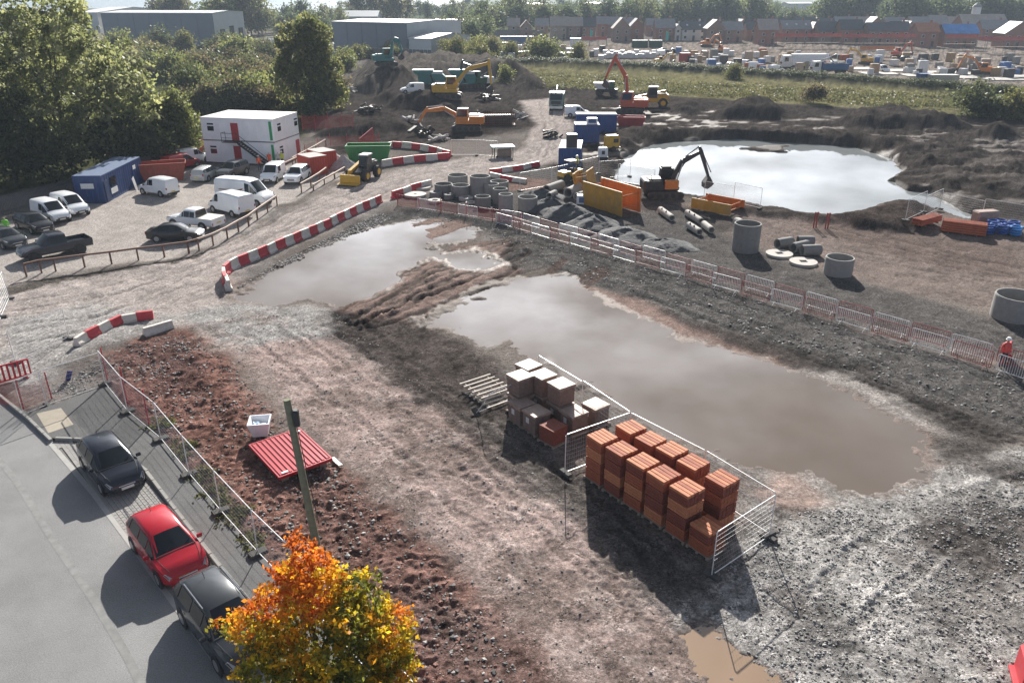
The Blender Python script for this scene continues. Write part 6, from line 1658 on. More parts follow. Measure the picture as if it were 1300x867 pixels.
o = MB().bbox((0, 0, .35), (.26, .05, .7), .02).build("sign_board", mat("dark blue plastic", (.03, .04, .22), .5), None, loc=tuple(GG(86, 482)), rz=.6); tag(o, "dark blue board stuck in the stony bank by the netting", "board"); o.rotation_euler = (.4, .3, .6)

# ================================================================== MACHINES
M_BLK = mat("black machine paint", (.02, .021, .024), .4, var=.2, dirt_amt=.2)
M_ORG = mat("orange machine paint", (.62, .20, .025), .45, var=.15, dirt_amt=.25)
M_YEL = mat("yellow machine paint bright", (.62, .36, .02), .45, var=.15, dirt_amt=.3)
M_RED = mat("red orange machine paint", (.52, .09, .035), .5, var=.15, dirt_amt=.3)
M_WHT = mat("white machine paint", (.66, .66, .64), .4, var=.1, dirt_amt=.2)
M_TEAL = mat("teal machine paint", (.03, .20, .19), .5, var=.2, dirt_amt=.35)
p_ = G(843, 252); excavator("black excavator with orange flank reaching its boom over the pond", (p_.x, p_.y + .6), .06, M_BLK, M_BLK, M_BLK, .92, 0.0, ((.7, 1.9), (1.9, 4.0), (3.8, 5.0)), ((3.8, 5.0), (4.9, 2.2)), .5, z=gz(p_.x, p_.y))
ex = [o for o in bpy.data.objects if o.get('label', '').startswith("black excavator")][0]
MB().bbox((.55, -1.22, 1.65), (1.5, .5, .95), .08).build("orange_side_cover", M_ORG, ex); MB().bbox((.3, .78, 3.2), (1.1, .7, .2), .05).build("roof_light_bar", M_BLK, ex)
p_ = G(570, 136); excavator("yellow excavator with raised arched boom among the dirt heaps", (p_.x, p_.y), -.02, M_YEL, M_YEL, M_BLK, 1.25, 0.0, ((.8, 1.9), (3.0, 4.2), (6.0, 5.0)), ((6.0, 5.0), (6.3, 1.9)), .2)
p_ = G(592, 166); excavator("orange excavator with white engine cover and lowered boom", (p_.x, p_.y), math.pi, M_ORG, M_ORG, M_ORG, 1.1, 0.0, ((.8, 1.9), (3.0, 2.9), (5.6, 2.6)), ((5.6, 2.6), (6.6, 1.0)), .5, roofc=M_WHT)
p_ = G(800, 144); excavator("red excavator with tall bent boom at the back of the site", (p_.x, p_.y), math.pi * .93, M_RED, M_RED, M_RED, 1.2, 0.0, ((.4, 1.9), (1.0, 5.2), (2.6, 7.6)), ((2.6, 7.6), (3.9, 4.6)), .3)
p_ = G(492, 110); excavator("teal tracked screener feeding beside the dirt heap", (p_.x, p_.y), .3, M_TEAL, M_TEAL, M_TEAL, 1.2, 0.0, ((.8, 1.9), (1.6, 4.6), (2.6, 4.2)), ((2.6, 4.2), (3.0, 2.2)), .3)
p_ = G(610, 112); excavator("dark green excavator working beyond the yellow one", (p_.x, p_.y), 2.6, mat("dark green paint", (.03, .10, .06), .5), M_BLK, M_WHT, 1.15, 0.0, ((.8, 1.9), (2.2, 3.8), (4.2, 4.4)), ((4.2, 4.4), (4.9, 2.4)), .3)
# teal screening plant: hoppers and conveyors
def screener(c, rz, label, L=11.0):
    r = thing("screening_plant", label, "screening plant", c, rz, "teal screening plants")
    tracks(r, 4.5, 2.2, .5, .8)
    MB().prism([(-L * .28, 1.0), (L * .22, 1.0), (L * .26, 2.4), (L * .2, 3.0), (-L * .30, 3.0)], -1.2, 1.2).build("chassis_body", M_TEAL, r)
    MB().prism([(-L * .34, 3.0), (-L * .02, 3.0), (L * .02, 3.9), (-L * .40, 3.9)], -1.45, 1.45).build("feed_hopper", M_TEAL, r)
    MB().prism([(L * .18, 1.3), (L * .60, 3.6), (L * .60, 3.9), (L * .16, 1.7)], -.5, .5).build("main_conveyor", DARKSTEEL, r)
    for s in (-1, 1): MB().cyl((0, s * 1.2, 1.5), (-.2, s * 4.4, 3.1), .22, n=8).build("side_conveyor", DARKSTEEL, r)
    MB().bbox((L * .08, 0, 3.25), (2.6, 1.9, .6), .1).build("screen_box", M_WHT, r)
p_ = G(550, 112); screener((p_.x, p_.y, gz(p_.x, p_.y)), .05, "teal screening plant with white screen box left of the green excavator")
p_ = G(592, 112); screener((p_.x, p_.y, gz(p_.x, p_.y)), -.1, "teal screening plant with conveyor behind the yellow excavator", 9.5)
# rusty mesh cage
r = thing("mesh_cage", "rusty mesh cage in front of the yellow excavator", "cage", GG(633, 158), .1); mb = MB(); RUST = mat("rusty steel mesh", (.16, .075, .045), .8, var=.3)
for k in range(15): mb.cyl((-2.6 + 5.2 * k / 14, -1.2, 0), (-2.6 + 5.2 * k / 14, -1.2, 2.0), .04, n=4); mb.cyl((-2.6 + 5.2 * k / 14, 1.2, 0), (-2.6 + 5.2 * k / 14, 1.2, 2.0), .04, n=4)
for k in range(6):
    for y in (-1.2, 1.2): mb.cyl((-2.6, y, .1 + .38 * k), (2.6, y, .1 + .38 * k), .04, n=4)
mb.build("mesh_bars", RUST, r); MB().box((0, 0, .08), (5.3, 2.5, .12)).build("base", RUST, r); MB().bbox((-.2, 0, .85), (4.8, 2.1, 1.4), .3).build("load", DARKSTEEL, r)
# telehandler
def loader(label, c, rz, paintm, S=1.0, cat="telehandler"):
    r = thing("loader", label, cat, c, rz, "wheeled loaders"); r.scale = (S, S, S)
    for x in (1.25, -1.35):
        for s in (-1, 1):
            w = MB().cyl((x, s * .72, .62), (x, s * 1.18, .62), .62, n=18).build("wheel", TYRE, r, True); MB().cyl((x, s * 1.12, .62), (x, s * 1.20, .62), .34, n=14).build("rim", paintm, w)
    MB().prism([(-2.1, .7), (1.9, .7), (2.0, 1.1), (1.2, 1.35), (-.6, 1.3), (-.7, 1.75), (-2.1, 1.65)], -.72, .72).build("chassis", M_BLK if cat == 'telehandler' else paintm, r)
    cab = MB().prism([(-.55, 1.25), (.75, 1.25), (.85, 1.7), (.55, 2.6), (-.5, 2.6)], -.05, .85).build("cab", M_BLK, r)
    MB().bbox((0, .40, 2.65), (1.35, 1.05, .12), .05).build("cab_roof", M_WHT, r)
    g = MB(); patch(g, (.78, -.02, 1.45), (.78, .82, 1.45), (.56, .82, 2.58), (.56, -.02, 2.58), Vector((1, 0, 0)), .06, .04, .1); g.build("windscreen", GLASS, cab)
    for s, y in ((1, .85), (-1, -.05)):
        g = MB(); patch(g, (-.45, y, 1.6), (.72, y, 1.6), (.52, y, 2.55), (-.42, y, 2.55), Vector((0, s, 0)), .05, .04, .012); g.build("side_window", GLASS, cab)
    pl, _ = arm_seg((-1.7, 2.0), (2.3, 1.15), .42, .36, .3); MB().prism(pl, -.58, -.20).build("lift_arm", paintm, r)
    pl, _ = arm_seg((2.2, 1.2), (3.0, .5), .34, .25, .3); MB().prism(pl, -.52, -.26).build("arm_nose", paintm, r)
    MB().prism([(3.0, .1), (3.7, .08), (3.85, .12), (3.1, .25), (3.05, 1.0), (2.92, 1.0)], -1.15, 1.15).build("bucket", paintm, r)
    MB().box((-1.2, 0, 1.78), (1.3, 1.2, .12)).build("engine_cover", M_BLK, r)
    return r
loader("yellow telehandler with black cab parked in front of the green skip", GG(462, 227), heading((470, 221), (447, 231)), M_YEL, 1.05)
loader("yellow wheeled loader near the red excavator", GG(828, 136), math.pi - .1, M_YEL, 1.35, "loader")
r = thing("roller", "yellow ride on roller beside the nearest blue container", "roller", GG(724, 229), heading((735, 227), (712, 231)))
for x in (-.85, .95): MB().cyl((x, -.62, .48), (x, .62, .48), .48, n=20).build("drum", DARKSTEEL, r, True)
MB().prism([(-1.4, .6), (1.45, .6), (1.4, 1.15), (.4, 1.2), (.3, .95), (-.5, .95), (-.6, 1.25), (-1.4, 1.2)], -.55, .55).build("body", M_YEL, r); MB().bbox((-.1, 0, 1.2), (.5, .5, .5), .08).build("seat", BLACKP, r)
MB().tube([(-.5, -.5, 1.0), (-.5, -.5, 2.2), (-.5, .5, 2.2), (-.5, .5, 1.0)], .04).build("roll_bar", DARKSTEEL, r); MB().bbox((-.1, 0, 2.25), (1.3, 1.2, .08), .03).build("canopy_roof", mat("dirty yellow roof", (.40, .30, .12), .6, dirt_amt=.4), r)
# lorry with grab load
def lorry(label, c, rz, cabm, bodym, L=8.6, load=True, group="lorries", cat="lorry", S=1.0):
    r = thing("lorry", label, cat, c, rz, group); r.scale = (S, S, S)
    MB().bbox((0, 0, .85), (L, .9, .3), .03).build("chassis", DARKSTEEL, r)
    x = L / 2
    cb = MB().prism([(x - 2.1, .6), (x - .05, .6), (x, 1.3), (x - .08, 2.0), (x - .35, 3.1), (x - 2.1, 3.2)], -1.22, 1.22).build("cab", cabm, r)
    g = MB(); patch(g, (x - .06, -1.12, 1.85), (x - .06, 1.12, 1.85), (x - .34, 1.12, 2.95), (x - .34, -1.12, 2.95), Vector((1, 0, 0)), .03, .05, .05); g.build("windscreen", GLASS, cb)
    for s in (-1, 1):
        g = MB(); patch(g, (x - 1.5, s * 1.22, 1.75), (x - .3, s * 1.22, 1.75), (x - .5, s * 1.22, 2.8), (x - 1.5, s * 1.22, 2.8), Vector((0, s, 0)), .04, .04, .01); g.build("side_window", GLASS, cb)
        MB().bbox((x - .02, s * .9, .95), (.12, .4, .22), .03).build("headlight", LAMP, r)
    MB().bbox((x, 0, .62), (.2, 2.4, .4), .05).build("bumper", M_WHT, r); MB().box((x + .02, 0, 1.45), (.06, 1.7, .5)).build("grille", BLACKP, r)
    for wx in (x - 1.0, x - 2.6, -x + 1.2, -x + 2.4):
        for s in (-1, 1):
            w = MB().cyl((wx, s * .82, .5), (wx, s * 1.2, .5), .5, n=16).build("wheel", TYRE, r, True)
    if load:
        bd = MB(); w = 1.2
        for s in (-1, 1): bd.box((-1.2, s * w, 1.85), (L - 2.9, .07, 1.5))
        bd.box((-1.2 - (L - 2.9) / 2, 0, 1.85), (.07, 2.4, 1.5)); bd.box((-1.2 + (L - 2.9) / 2, 0, 2.0), (.07, 2.4, 1.8)); bd.box((-1.2, 0, 1.12), (L - 2.9, 2.4, .08))
        bd.build("tipper_body", bodym, r)
        ld = MB()
        for k in range(14): ld.bbox((random.uniform(-x + .6, x - 3.2), random.uniform(-.8, .8), 2.3 + random.uniform(0, .4)), (random.uniform(.5, 1.2), random.uniform(.4, .9), random.uniform(.3, .6)), .1)
        ld.build("rubble_load", mat("pale rubble", (.40, .37, .32), .9, var=.4), r)
        MB().tube([(x - 2.4, 0, 1.2), (x - 2.4, 0, 3.4), (x - 4.4, 0, 3.9), (x - 5.6, 0, 2.9)], .12, 6).build("grab_crane", M_BLK, r)
    else: MB().bbox((-1.2, 0, 2.2), (L - 2.7, 2.5, 2.5), .05).build("box_body", bodym, r)
    return r
lorry("grey green tipper lorry loaded with rubble facing the camera", GG(707, 137), -math.pi / 2 - .10, mat("grey green cab paint", (.10, .17, .16), .4, dirt_amt=.3), M_TEAL)
r = thing("dumper", "white and green dumper beside the raised red boom", "dumper", GG(770, 122), 2.9)
for x in (-1.4, 1.4):
    for s in (-1, 1): MB().cyl((x, s * .8, .7), (x, s * 1.3, .7), .7, n=14).build("wheel", TYRE, r, True)
MB().prism([(-2.2, .8), (2.2, .8), (2.2, 1.3), (.3, 1.5), (-2.2, 1.4)], -.9, .9).build("chassis", M_BLK, r); MB().prism([(.2, 1.4), (2.0, 1.4), (2.7, 2.6), (-.2, 2.6)], -1.2, 1.2).build("skip_body", M_WHT, r); MB().bbox((-.9, 0, 2.1), (1.3, 1.3, 1.5), .1).build("cab", mat("dark green paint", (.03, .10, .06), .5), r)
v = make_car("parked_van", "white van parked behind the long blue container", "van", SMALLVAN, P_WHITE, (4, 5), [(3, 4), (4, 5)], None, (1.42, -1.3), .33, 'black'); put(v, GG(733, 148), .0)
v = make_car("parked_van", "white van half hidden among the dark heaps", "van", SMALLVAN, P_WHITE, (4, 5), [(3, 4), (4, 5)], None, (1.42, -1.3), .33, 'black'); put(v, GG(524, 133), math.pi + .3)
# storage boxes, rubble heap, small things by the compound
BOXR = mat("orange red storage box paint", (.45, .06, .035), .6, var=.15, dirt_amt=.2)
for (px, py, lb) in ((398, 220, "orange red storage box nearest the white four by four"), (410, 213, "orange red storage box behind the nearer one")):
    container(lb, GG(px, py), heading((385, 216), (402, 221)), 2.9, 2.3, 2.1, BOXR, mat("grey box roof", (.30, .28, .27), .8, dirt_amt=.3), "storage box", "orange red storage boxes", gz(*GG(px, py)[:2]), "storage_box")
PALEG = mat("pale rubble heap", (.42, .40, .38), .9, var=.5, scale=5, bump=.8, bscale=6)
p_ = G(425, 210); o = heap((p_.x, p_.y), 2.6, 1.6, 1.5, .3, "pale rubble heap left of the telehandler", 71, PALEG)
p_ = G(437, 213); o = heap((p_.x, p_.y), 1.9, 1.3, 1.3, .3, "pale rubble heap behind the telehandler bucket", 74, PALEG)
r = thing("work_bench", "low bench under a pale blue sheet left of the track", "bench", GG(638, 199), .2); MB().bbox((0, 0, 1.3), (3.0, 2.0, .12), .05).build("blue_sheet", mat("pale blue tarpaulin", (.30, .48, .58), .6, var=.15), r)
for sx in (-1.2, 1.2):
    for sy in (-.8, .8): MB().box((sx, sy, .62), (.1, .1, 1.25)).build("leg", DARKSTEEL, r)
MB().bbox((.2, -.2, .5), (1.8, 1.0, .9), .15).build("stored_load", PALW, r)
for k, (px, py, lb) in enumerate(((652, 205, "left red safety post by the track"), (668, 200, "right red safety post by the track"))):
    MB
for k, (px, py, sz, m_) in enumerate(((441, 121, 1.6, PALEG), (620, 128, 1.2, DARKSTEEL), (660, 150, 1.0, PALEG), (540, 170, 1.1, DARKSTEEL), (520, 158, .9, PALEG), (700, 175, .9, DARKSTEEL), (560, 178, .8, PALEG), (470, 152, 1.2, DARKSTEEL))):
    p_ = GG(px, py); r = thing("debris_pile", "%s pile of %s debris from the left on the dug ground" % (ordinal(k), "pale" if m_ is PALEG else "dark"), "debris pile", p_, random.uniform(0, 3), "debris piles on the dug ground"); mb = MB()
    for q in range(22):
        M_ = Matrix.Rotation(random.uniform(0, 3), 3, 'Z') @ Matrix.Rotation(random.uniform(-.6, .6), 3, 'Y')
        mb.box((random.gauss(0, .8) * sz, random.gauss(0, .5) * sz, random.uniform(.05, .9) * sz), (random.uniform(.3, 2.2) * sz, random.uniform(.1, .5), random.uniform(.06, .4)), M=M_)
    mb.build("rubble", m_, r)
# people
person("person in orange hi-vis at the foot of the cabin stairs", GG(343, 212), -1.5, HIVIS_O, HIVIS_O)
person("person in red orange clothing left of the cabin stairs", GG(330, 217), -1.2, HIVIS_O, TROUS)
person("person in yellow hi-vis right of the cabin stairs", GG(359, 211), -1.8, HIVIS_Y, TROUS)
person("person in pale top beside the yellow hi-vis worker", GG(354, 211), -1.4, mat("pale grey jacket", (.5, .5, .48), .8), TROUS)
person("person in yellow hi-vis sitting up on the roller", GG(732, 228), -2.4, HIVIS_Y, TROUS, z=.9)
person("person in green hi-vis standing by the black estate car", GG(11, 301), -1.0, mat("green hi-vis vest", (.20, .65, .05), .7), TROUS, None)
person("person in red waterproofs behind the crowd barriers at right", GG(1271, 466), -1.5, mat("red waterproofs", (.62, .07, .06), .6), TROUS)

# ================================================================== AUTUMN TREE IN THE FOREGROUND
def autumn(ctr, r, u):
    x, y, z = ctr[:, 0], ctr[:, 1], ctr[:, 2]
    n = fbm(x * .8 + 20, y * .8 + z * .5, 3) + (u - .5) * .5
    t = np.clip(.46 + (z - 5.0) * .17 - x * .03 + (n - .5) * 1.5, 0, 1)
    keys = np.array([(.11, .125, .025), (.20, .185, .022), (.46, .33, .022), (.52, .28, .018), (.47, .165, .016), (.42, .11, .018)])
    f = t * (len(keys) - 1.001); i = f.astype(int); k = (f - i)[:, None]
    return (keys[i] * (1 - k) + keys[i + 1] * k) * (0.6 + .8 * r.random(len(x)))[:, None]
tb_ = G(430, 930)
TC = G(398, 800, 4.6)
rel = lambda px, py, z: tuple(G(px, py, z) - Vector((TC.x, TC.y, 0)))
blobs = [(*rel(395, 735, 6.2)[:2], 6.0, .85, .85, .85), (*rel(385, 705, 6.6)[:2], 6.75, .42, .42, .5), (*rel(365, 745, 5.8)[:2], 5.7, .7, .7, .7), (*rel(455, 755, 5.6)[:2], 5.5, .75, .75, .7), (*rel(425, 800, 5.2)[:2], 5.0, 1.25, 1.2, 1.0), (*rel(340, 790, 4.9)[:2], 4.8, .9, .9, .7), (*rel(290, 785, 4.6)[:2], 4.5, .42, .42, .35), (*rel(490, 800, 4.7)[:2], 4.6, .75, .75, .65), (*rel(350, 850, 4.2)[:2], 4.1, 1.1, 1.1, .9), (*rel(440, 860, 4.2)[:2], 4.1, 1.3, 1.3, .9), (*rel(495, 850, 4.0)[:2], 3.9, .7, .7, .6), (*rel(400, 910, 3.4)[:2], 3.4, 1.5, 1.4, .8)]
at_ = thing("autumn_tree", "young street tree with orange, yellow and green autumn leaves beside the charcoal car", "tree", (TC.x, TC.y, 0))
link("crown", leaves("crown", blobs, 24000, .078, [(1, 1, 1)], 5, .11, 20, .55, autumn, .85, 1.6), at_)
limbs(5.6, .12, blobs, 3).build("trunk", BARK, at_, True)
# verge weeds and loose stones
wd = [G(px + random.uniform(-6, 6), py + random.uniform(-5, 5)) for k in range(16) for px, py in ((205, 538), (228, 570), (252, 605), (275, 632), (300, 655), (322, 690))]
wb = [(p.x + random.uniform(-.5, .5), p.y + random.uniform(-.5, .5), .05, random.uniform(.1, .45), random.uniform(.1, .45), .05) for p in wd if random.random() < .8]
o = link("verge_weeds", leaves("verge_weeds", wb, 5200, .075, [(.055, .065, .022), (.075, .075, .032), (.10, .09, .05)], 9, .10, 10, .1)); tag(o, kind='stuff')
def stones(name, polys, n, smin, smax, mats, seed):
    r = np.random.default_rng(seed); mb_v = []; mb_f = []; mi = []
    base = np.array([(1, 0, -.3), (-.5, .87, -.3), (-.5, -.87, -.3), (.6, .5, .55), (-.7, .1, .6), (.2, -.7, .5)]); tri = [(0, 3, 5), (0, 1, 3), (1, 4, 3), (1, 2, 4), (2, 5, 4), (2, 0, 5), (3, 4, 5)]
    cnt = 0; k = 0
    while cnt < n and k < n * 20:
        k += 1; P = polys[r.integers(len(polys))]; xs = [p[0] for p in P]; ys = [p[1] for p in P]
        x = r.uniform(min(xs), max(xs)); y = r.uniform(min(ys), max(ys))
        c = False; j = len(P) - 1
        for i in range(len(P)):
            if ((P[i][1] > y) != (P[j][1] > y)) and x < (P[j][0] - P[i][0]) * (y - P[i][1]) / (P[j][1] - P[i][1] + 1e-9) + P[i][0]: c = not c
            j = i
        if not c: continue
        if float(vnoise(np.array([x * .8 + seed]), np.array([y * .8]))[0]) < r.random() * .8: continue
        s = smin + (smax - smin) * r.random() ** 3; a = r.random() * 6.28; R = np.array([[math.cos(a), -math.sin(a), 0], [math.sin(a), math.cos(a), 0], [0, 0, 1]])
        v = (base * r.uniform(.65, 1.35, (6, 3)) * s) @ R.T * np.array([1, 1, .75]) + np.array([x, y, gz(x, y) + s * .1])
        o_ = len(mb_v); mb_v.extend(map(tuple, v)); mb_f.extend([(p + o_, q + o_, t + o_) for p, q, t in tri]); mi.extend([int(r.integers(len(mats)))] * 7); cnt += 1
    m = MB(); m.v = mb_v; m.f = mb_f; m.m = mi
    o = m.build(name, mats, None, fix=True); tag(o, kind='stuff')
ST = [mat("pale stone", (.34, .325, .31), .8, var=.2), mat("grey stone", (.19, .183, .178), .8, var=.2), mat("dark stone", (.08, .075, .072), .8, var=.2), mat("brick fragment", (.22, .10, .075), .8, var=.2)]
stones("loose_rubble", [pix((900, 740), (1000, 650), (1100, 640), (1200, 620), (1300, 600), (1340, 880), (980, 890))], 7000, .02, .08, [ST[0], ST[0], ST[1], ST[1], ST[1], ST[2]], 1)
stones("loose_stones", [pix((150, 455), (240, 425), (330, 500), (430, 600), (560, 720), (680, 880), (480, 880), (400, 760), (330, 680), (210, 550))], 3800, .02, .11, [ST[0], ST[1], ST[2], ST[2], ST[3], ST[3]], 2)
stones("strip_stones", [pix((500, 270), (640, 285), (800, 330), (1000, 395), (1200, 455), (1320, 490), (1330, 540), (1180, 510), (1000, 440), (860, 395), (700, 335), (620, 305)), pix((345, 338), (420, 300), (480, 272), (500, 276), (420, 315), (330, 356), (300, 366))], 4200, .03, .12, [ST[0], ST[1], ST[2], ST[2]], 3)
stones("track_stones", [pix((300, 400), (420, 392), (560, 500), (700, 620), (900, 800), (900, 880), (620, 880), (420, 640), (240, 430))], 2600, .02, .07, [ST[0], ST[1], ST[2]], 4)
stones("entrance_stones", [pix((110, 465), (160, 440), (230, 425), (260, 440), (200, 480), (150, 490)), pix((60, 500), (130, 455), (150, 470), (110, 500))], 1200, .02, .09, [ST[0], ST[1], ST[2]], 6)
# ================================================================== BEYOND THE SITE
GRN1 = [(.10, .12, .045), (.14, .15, .055), (.17, .175, .07), (.085, .10, .04)]
GRN2 = [(.085, .10, .04), (.115, .125, .05), (.15, .155, .065)]
GRN3 = [(.075, .085, .03), (.10, .105, .04), (.13, .12, .05)]
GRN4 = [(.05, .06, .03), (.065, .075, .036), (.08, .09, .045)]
# big tree on the left
p_ = G(92, 212)
def bl(*a): return [tuple(q) for q in a]
big = bl((0, 2, 9.5, 6.5, 5, 5.5), (-5.5, 1, 10.5, 4.8, 4, 5), (5.2, 1, 9, 4.4, 4, 4.5), (1, 0, 14, 4.5, 3.5, 3.4), (-3.5, 0, 15, 3.2, 3, 2.8), (8.0, 0, 6.8, 2.6, 2.6, 3.6), (-9.5, 1, 12.0, 3.6, 3, 4.8), (-10.5, 0, 6.5, 4, 3, 4), (-2, -1, 5, 6, 3.5, 3.2), (5, -1, 4.2, 4.6, 3.2, 2.8), (3.6, 0, 16.3, 1.8, 1.6, 1.6), (-8, 0, 16.2, 1.5, 1.5, 1.8))
make_tree("willow_tree", "huge bushy willow beside the blue welfare cabin", "tree", [tuple(1.12 * v for v in q) for q in big], 23000, .33, [(.16, .175, .08), (.20, .215, .10), (.24, .245, .125), (.13, .145, .07), (.21, .215, .135)], 15, .45, 21, per=15, clump=.42, shell=.62).location = (p_.x, p_.y, 0)
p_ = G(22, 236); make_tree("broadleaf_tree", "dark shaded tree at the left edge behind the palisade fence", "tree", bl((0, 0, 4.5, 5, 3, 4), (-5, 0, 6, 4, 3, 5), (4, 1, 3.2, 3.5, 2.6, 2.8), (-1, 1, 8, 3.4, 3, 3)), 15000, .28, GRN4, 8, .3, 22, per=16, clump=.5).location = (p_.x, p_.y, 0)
p_ = G(221, 203); make_tree("broadleaf_tree", "rounded green tree between the willow and the white cabins", "tree", bl((0, 0, 4.4, 2.9, 2.6, 3.2), (-2.0, .5, 3.4, 2.4, 2, 2.6), (2.0, 0, 3.6, 2.2, 2, 2.8), (.4, 0, 6.8, 2.0, 1.8, 1.9)), 11000, .24, GRN2, 6, .22, 23, per=16, clump=.42).location = (p_.x, p_.y, 0)
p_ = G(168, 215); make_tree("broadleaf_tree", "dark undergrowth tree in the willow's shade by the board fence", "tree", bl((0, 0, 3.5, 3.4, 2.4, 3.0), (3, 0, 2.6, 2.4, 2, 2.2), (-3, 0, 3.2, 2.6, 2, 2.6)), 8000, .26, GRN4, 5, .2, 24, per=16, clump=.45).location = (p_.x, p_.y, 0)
p_ = G(396, 146); make_tree("willow_tree", "tall full willow behind the white cabins", "tree", bl((0, 0, 8, 5.2, 4.4, 5.5), (-2.5, 0, 11.5, 3.2, 3, 3.4), (2.2, 0, 12.2, 3.2, 3, 3.2), (3.5, 0, 6.5, 3.4, 3, 4), (-4.2, 0, 6, 2.8, 2.8, 4), (.6, 0, 14.6, 2.0, 2, 1.7), (5.2, 0, 3.6, 2.4, 2, 2.4)), 17000, .36, [(.12, .135, .055), (.16, .17, .07), (.20, .19, .09), (.10, .11, .05)], 12, .4, 25, per=15, clump=.45, shell=.62).scale = (.86, .9, 1.0)
bpy.data.objects['willow_tree.001'].location = (p_.x, p_.y, 0)
p_ = G(305, 138); make_tree("bush", "bright yellow green bush behind the white cabins", "bush", bl((0, 0, 2.6, 2.6, 2, 2.4), (1.6, 0, 2.0, 1.8, 1.6, 1.9), (-1.2, 0, 3.4, 1.8, 1.6, 1.8)), 6000, .24, [(.12, .135, .03), (.15, .15, .04), (.09, .11, .03)], 3, .12, 26, per=14, clump=.4).location = (p_.x, p_.y, 0)
# scrub
protos = []
for k, (cols, s) in enumerate(((GRN2, 31), (GRN3, 32), ([(.10, .085, .055), (.085, .07, .045), (.12, .10, .06)], 33), (GRN1, 34), (GRN4, 35))):
    b_ = rand_blobs(5.0, 4.0, 7, s, .2)
    protos.append((cols, leaves("crown", b_, 2600, .26, cols, s, None, 12, .4), limbs(3.0, .08, b_, s).mesh("trunk", BARK, True)))
KIND = ["mid green scrub bush", "olive green scrub bush", "brownish bare scrub bush", "fresh green scrub bush", "dark green scrub bush"]
def scrub(px, py, k, s, where, group):
    p = GG(px, py) if py > 100 else G(px, py)
    r = thing("scrub_bush", "%s %s" % (KIND[k], where), "bush", (p.x, p.y, max(p.z - .1, -.3)), random.uniform(0, 6), group); r.scale = (s, s, s * random.uniform(.8, 1.15))
    link("crown", protos[k][1], r); link("trunk", protos[k][2], r)
rs = random.Random(4)
for i in range(95):
    py = rs.uniform(64, 142); px = rs.uniform(150 if py < 110 else 235, 352 - max(0, (py - 110)) * 0.4)
    k = rs.choice((0, 1, 2, 2, 3, 4, 4)); scrub(px, py, k, rs.uniform(.7, 1.5) * (1.25 if py < 85 else 1), "on the waste ground between warehouse and cabins", "scrub between the grey warehouse and the cabins, %s" % KIND[k])
for i in range(26):
    px = rs.uniform(-120, 150); py = rs.uniform(66, 120); k = rs.choice((0, 1, 3, 4)); scrub(px, py, k, rs.uniform(1.2, 2.2), "on the far side of the big willow", "scrub beyond the big willow, %s" % KIND[k])
for i in range(18):
    px = rs.uniform(420, 500); py = rs.uniform(74, 96) if px < 450 else rs.uniform(70, 76); k = rs.choice((0, 1, 1, 3)); scrub(px, py, k, rs.uniform(.6, 1.1), "beside the far side of the dirt mound", "scrub along the dirt mound, %s" % KIND[k])
for i in range(34):
    px = rs.uniform(560, 700); py = rs.uniform(68, 82); k = rs.choice((1, 1, 3, 2)); scrub(px, py, k, rs.uniform(.6, 1.4), "along the yard edge beyond the excavators", "scrub beyond the excavators, %s" % KIND[k])
for i in range(16):
    px = rs.uniform(330, 425); py = rs.uniform(120, 150); k = rs.choice((2, 4, 0)); scrub(px, py, k, rs.uniform(.6, 1.1), "at the foot of the tall willow behind the cabins", "scrub below the tall willow, %s" % KIND[k])
for (px, py, k, s, lb) in ((1240, 148, 4, 1.5, "standing alone at the grass edge"), (1262, 149, 0, .8, "small, right of the lone bush at the grass edge"), (1295, 152, 1, 1.3, "at the right end of the grass strip"), (1032, 131, 2, .9, "on the grass strip above the long heap"), (687, 79, 3, 2.0, "on the bank above the lorry"), (735, 80, 1, 1.2, "on the bank above the red boom"), (932, 100, 1, .9, "on the middle of the grass strip"), (640, 103, 0, .8, "left of the lorry on the heap")):
    scrub(px, py, k, s, lb, None)
# hedge along the bank: a row of separate shrubs
hp = [(612, 81.5), (700, 83.5), (860, 90.5), (1050, 104), (1230, 118), (1330, 126)]
i = 0
for (a, b) in zip(hp, hp[1:]):
    n = int((b[0] - a[0]) / 11)
    for k in range(n):
        t = (k + rs.random() * .6) / n; p = G(a[0] + (b[0] - a[0]) * t, a[1] + (b[1] - a[1]) * t)
        r = thing("hedge_shrub", "low dark shrub in the hedge along the bank beyond the grass", "shrub", (p.x, p.y, .6), rs.uniform(0, 6), "hedge shrubs along the bank"); q = rs.uniform(.30, .46) * (1 + p.y / 500); r.scale = (q * 1.7, q * 1.5, q * .62)
        link("crown", protos[4][1], r); i += 1
GR = link("grass", leaves("grass", [(p.x, p.y, 0.05, 9, 3.5, .10) for p in [G(px + rs.uniform(-15, 15), py + rs.uniform(-2, 2)) for px, py in [(640 + 28 * q, 96 + .055 * 28 * q + dy) for q in range(26) for dy in (-2, 4, 10)]]], 42000, .26, [(.085, .085, .042), (.11, .10, .055), (.065, .07, .034)], 51, .8, 10, .1, spread=.5)); tag(GR, kind='stuff')

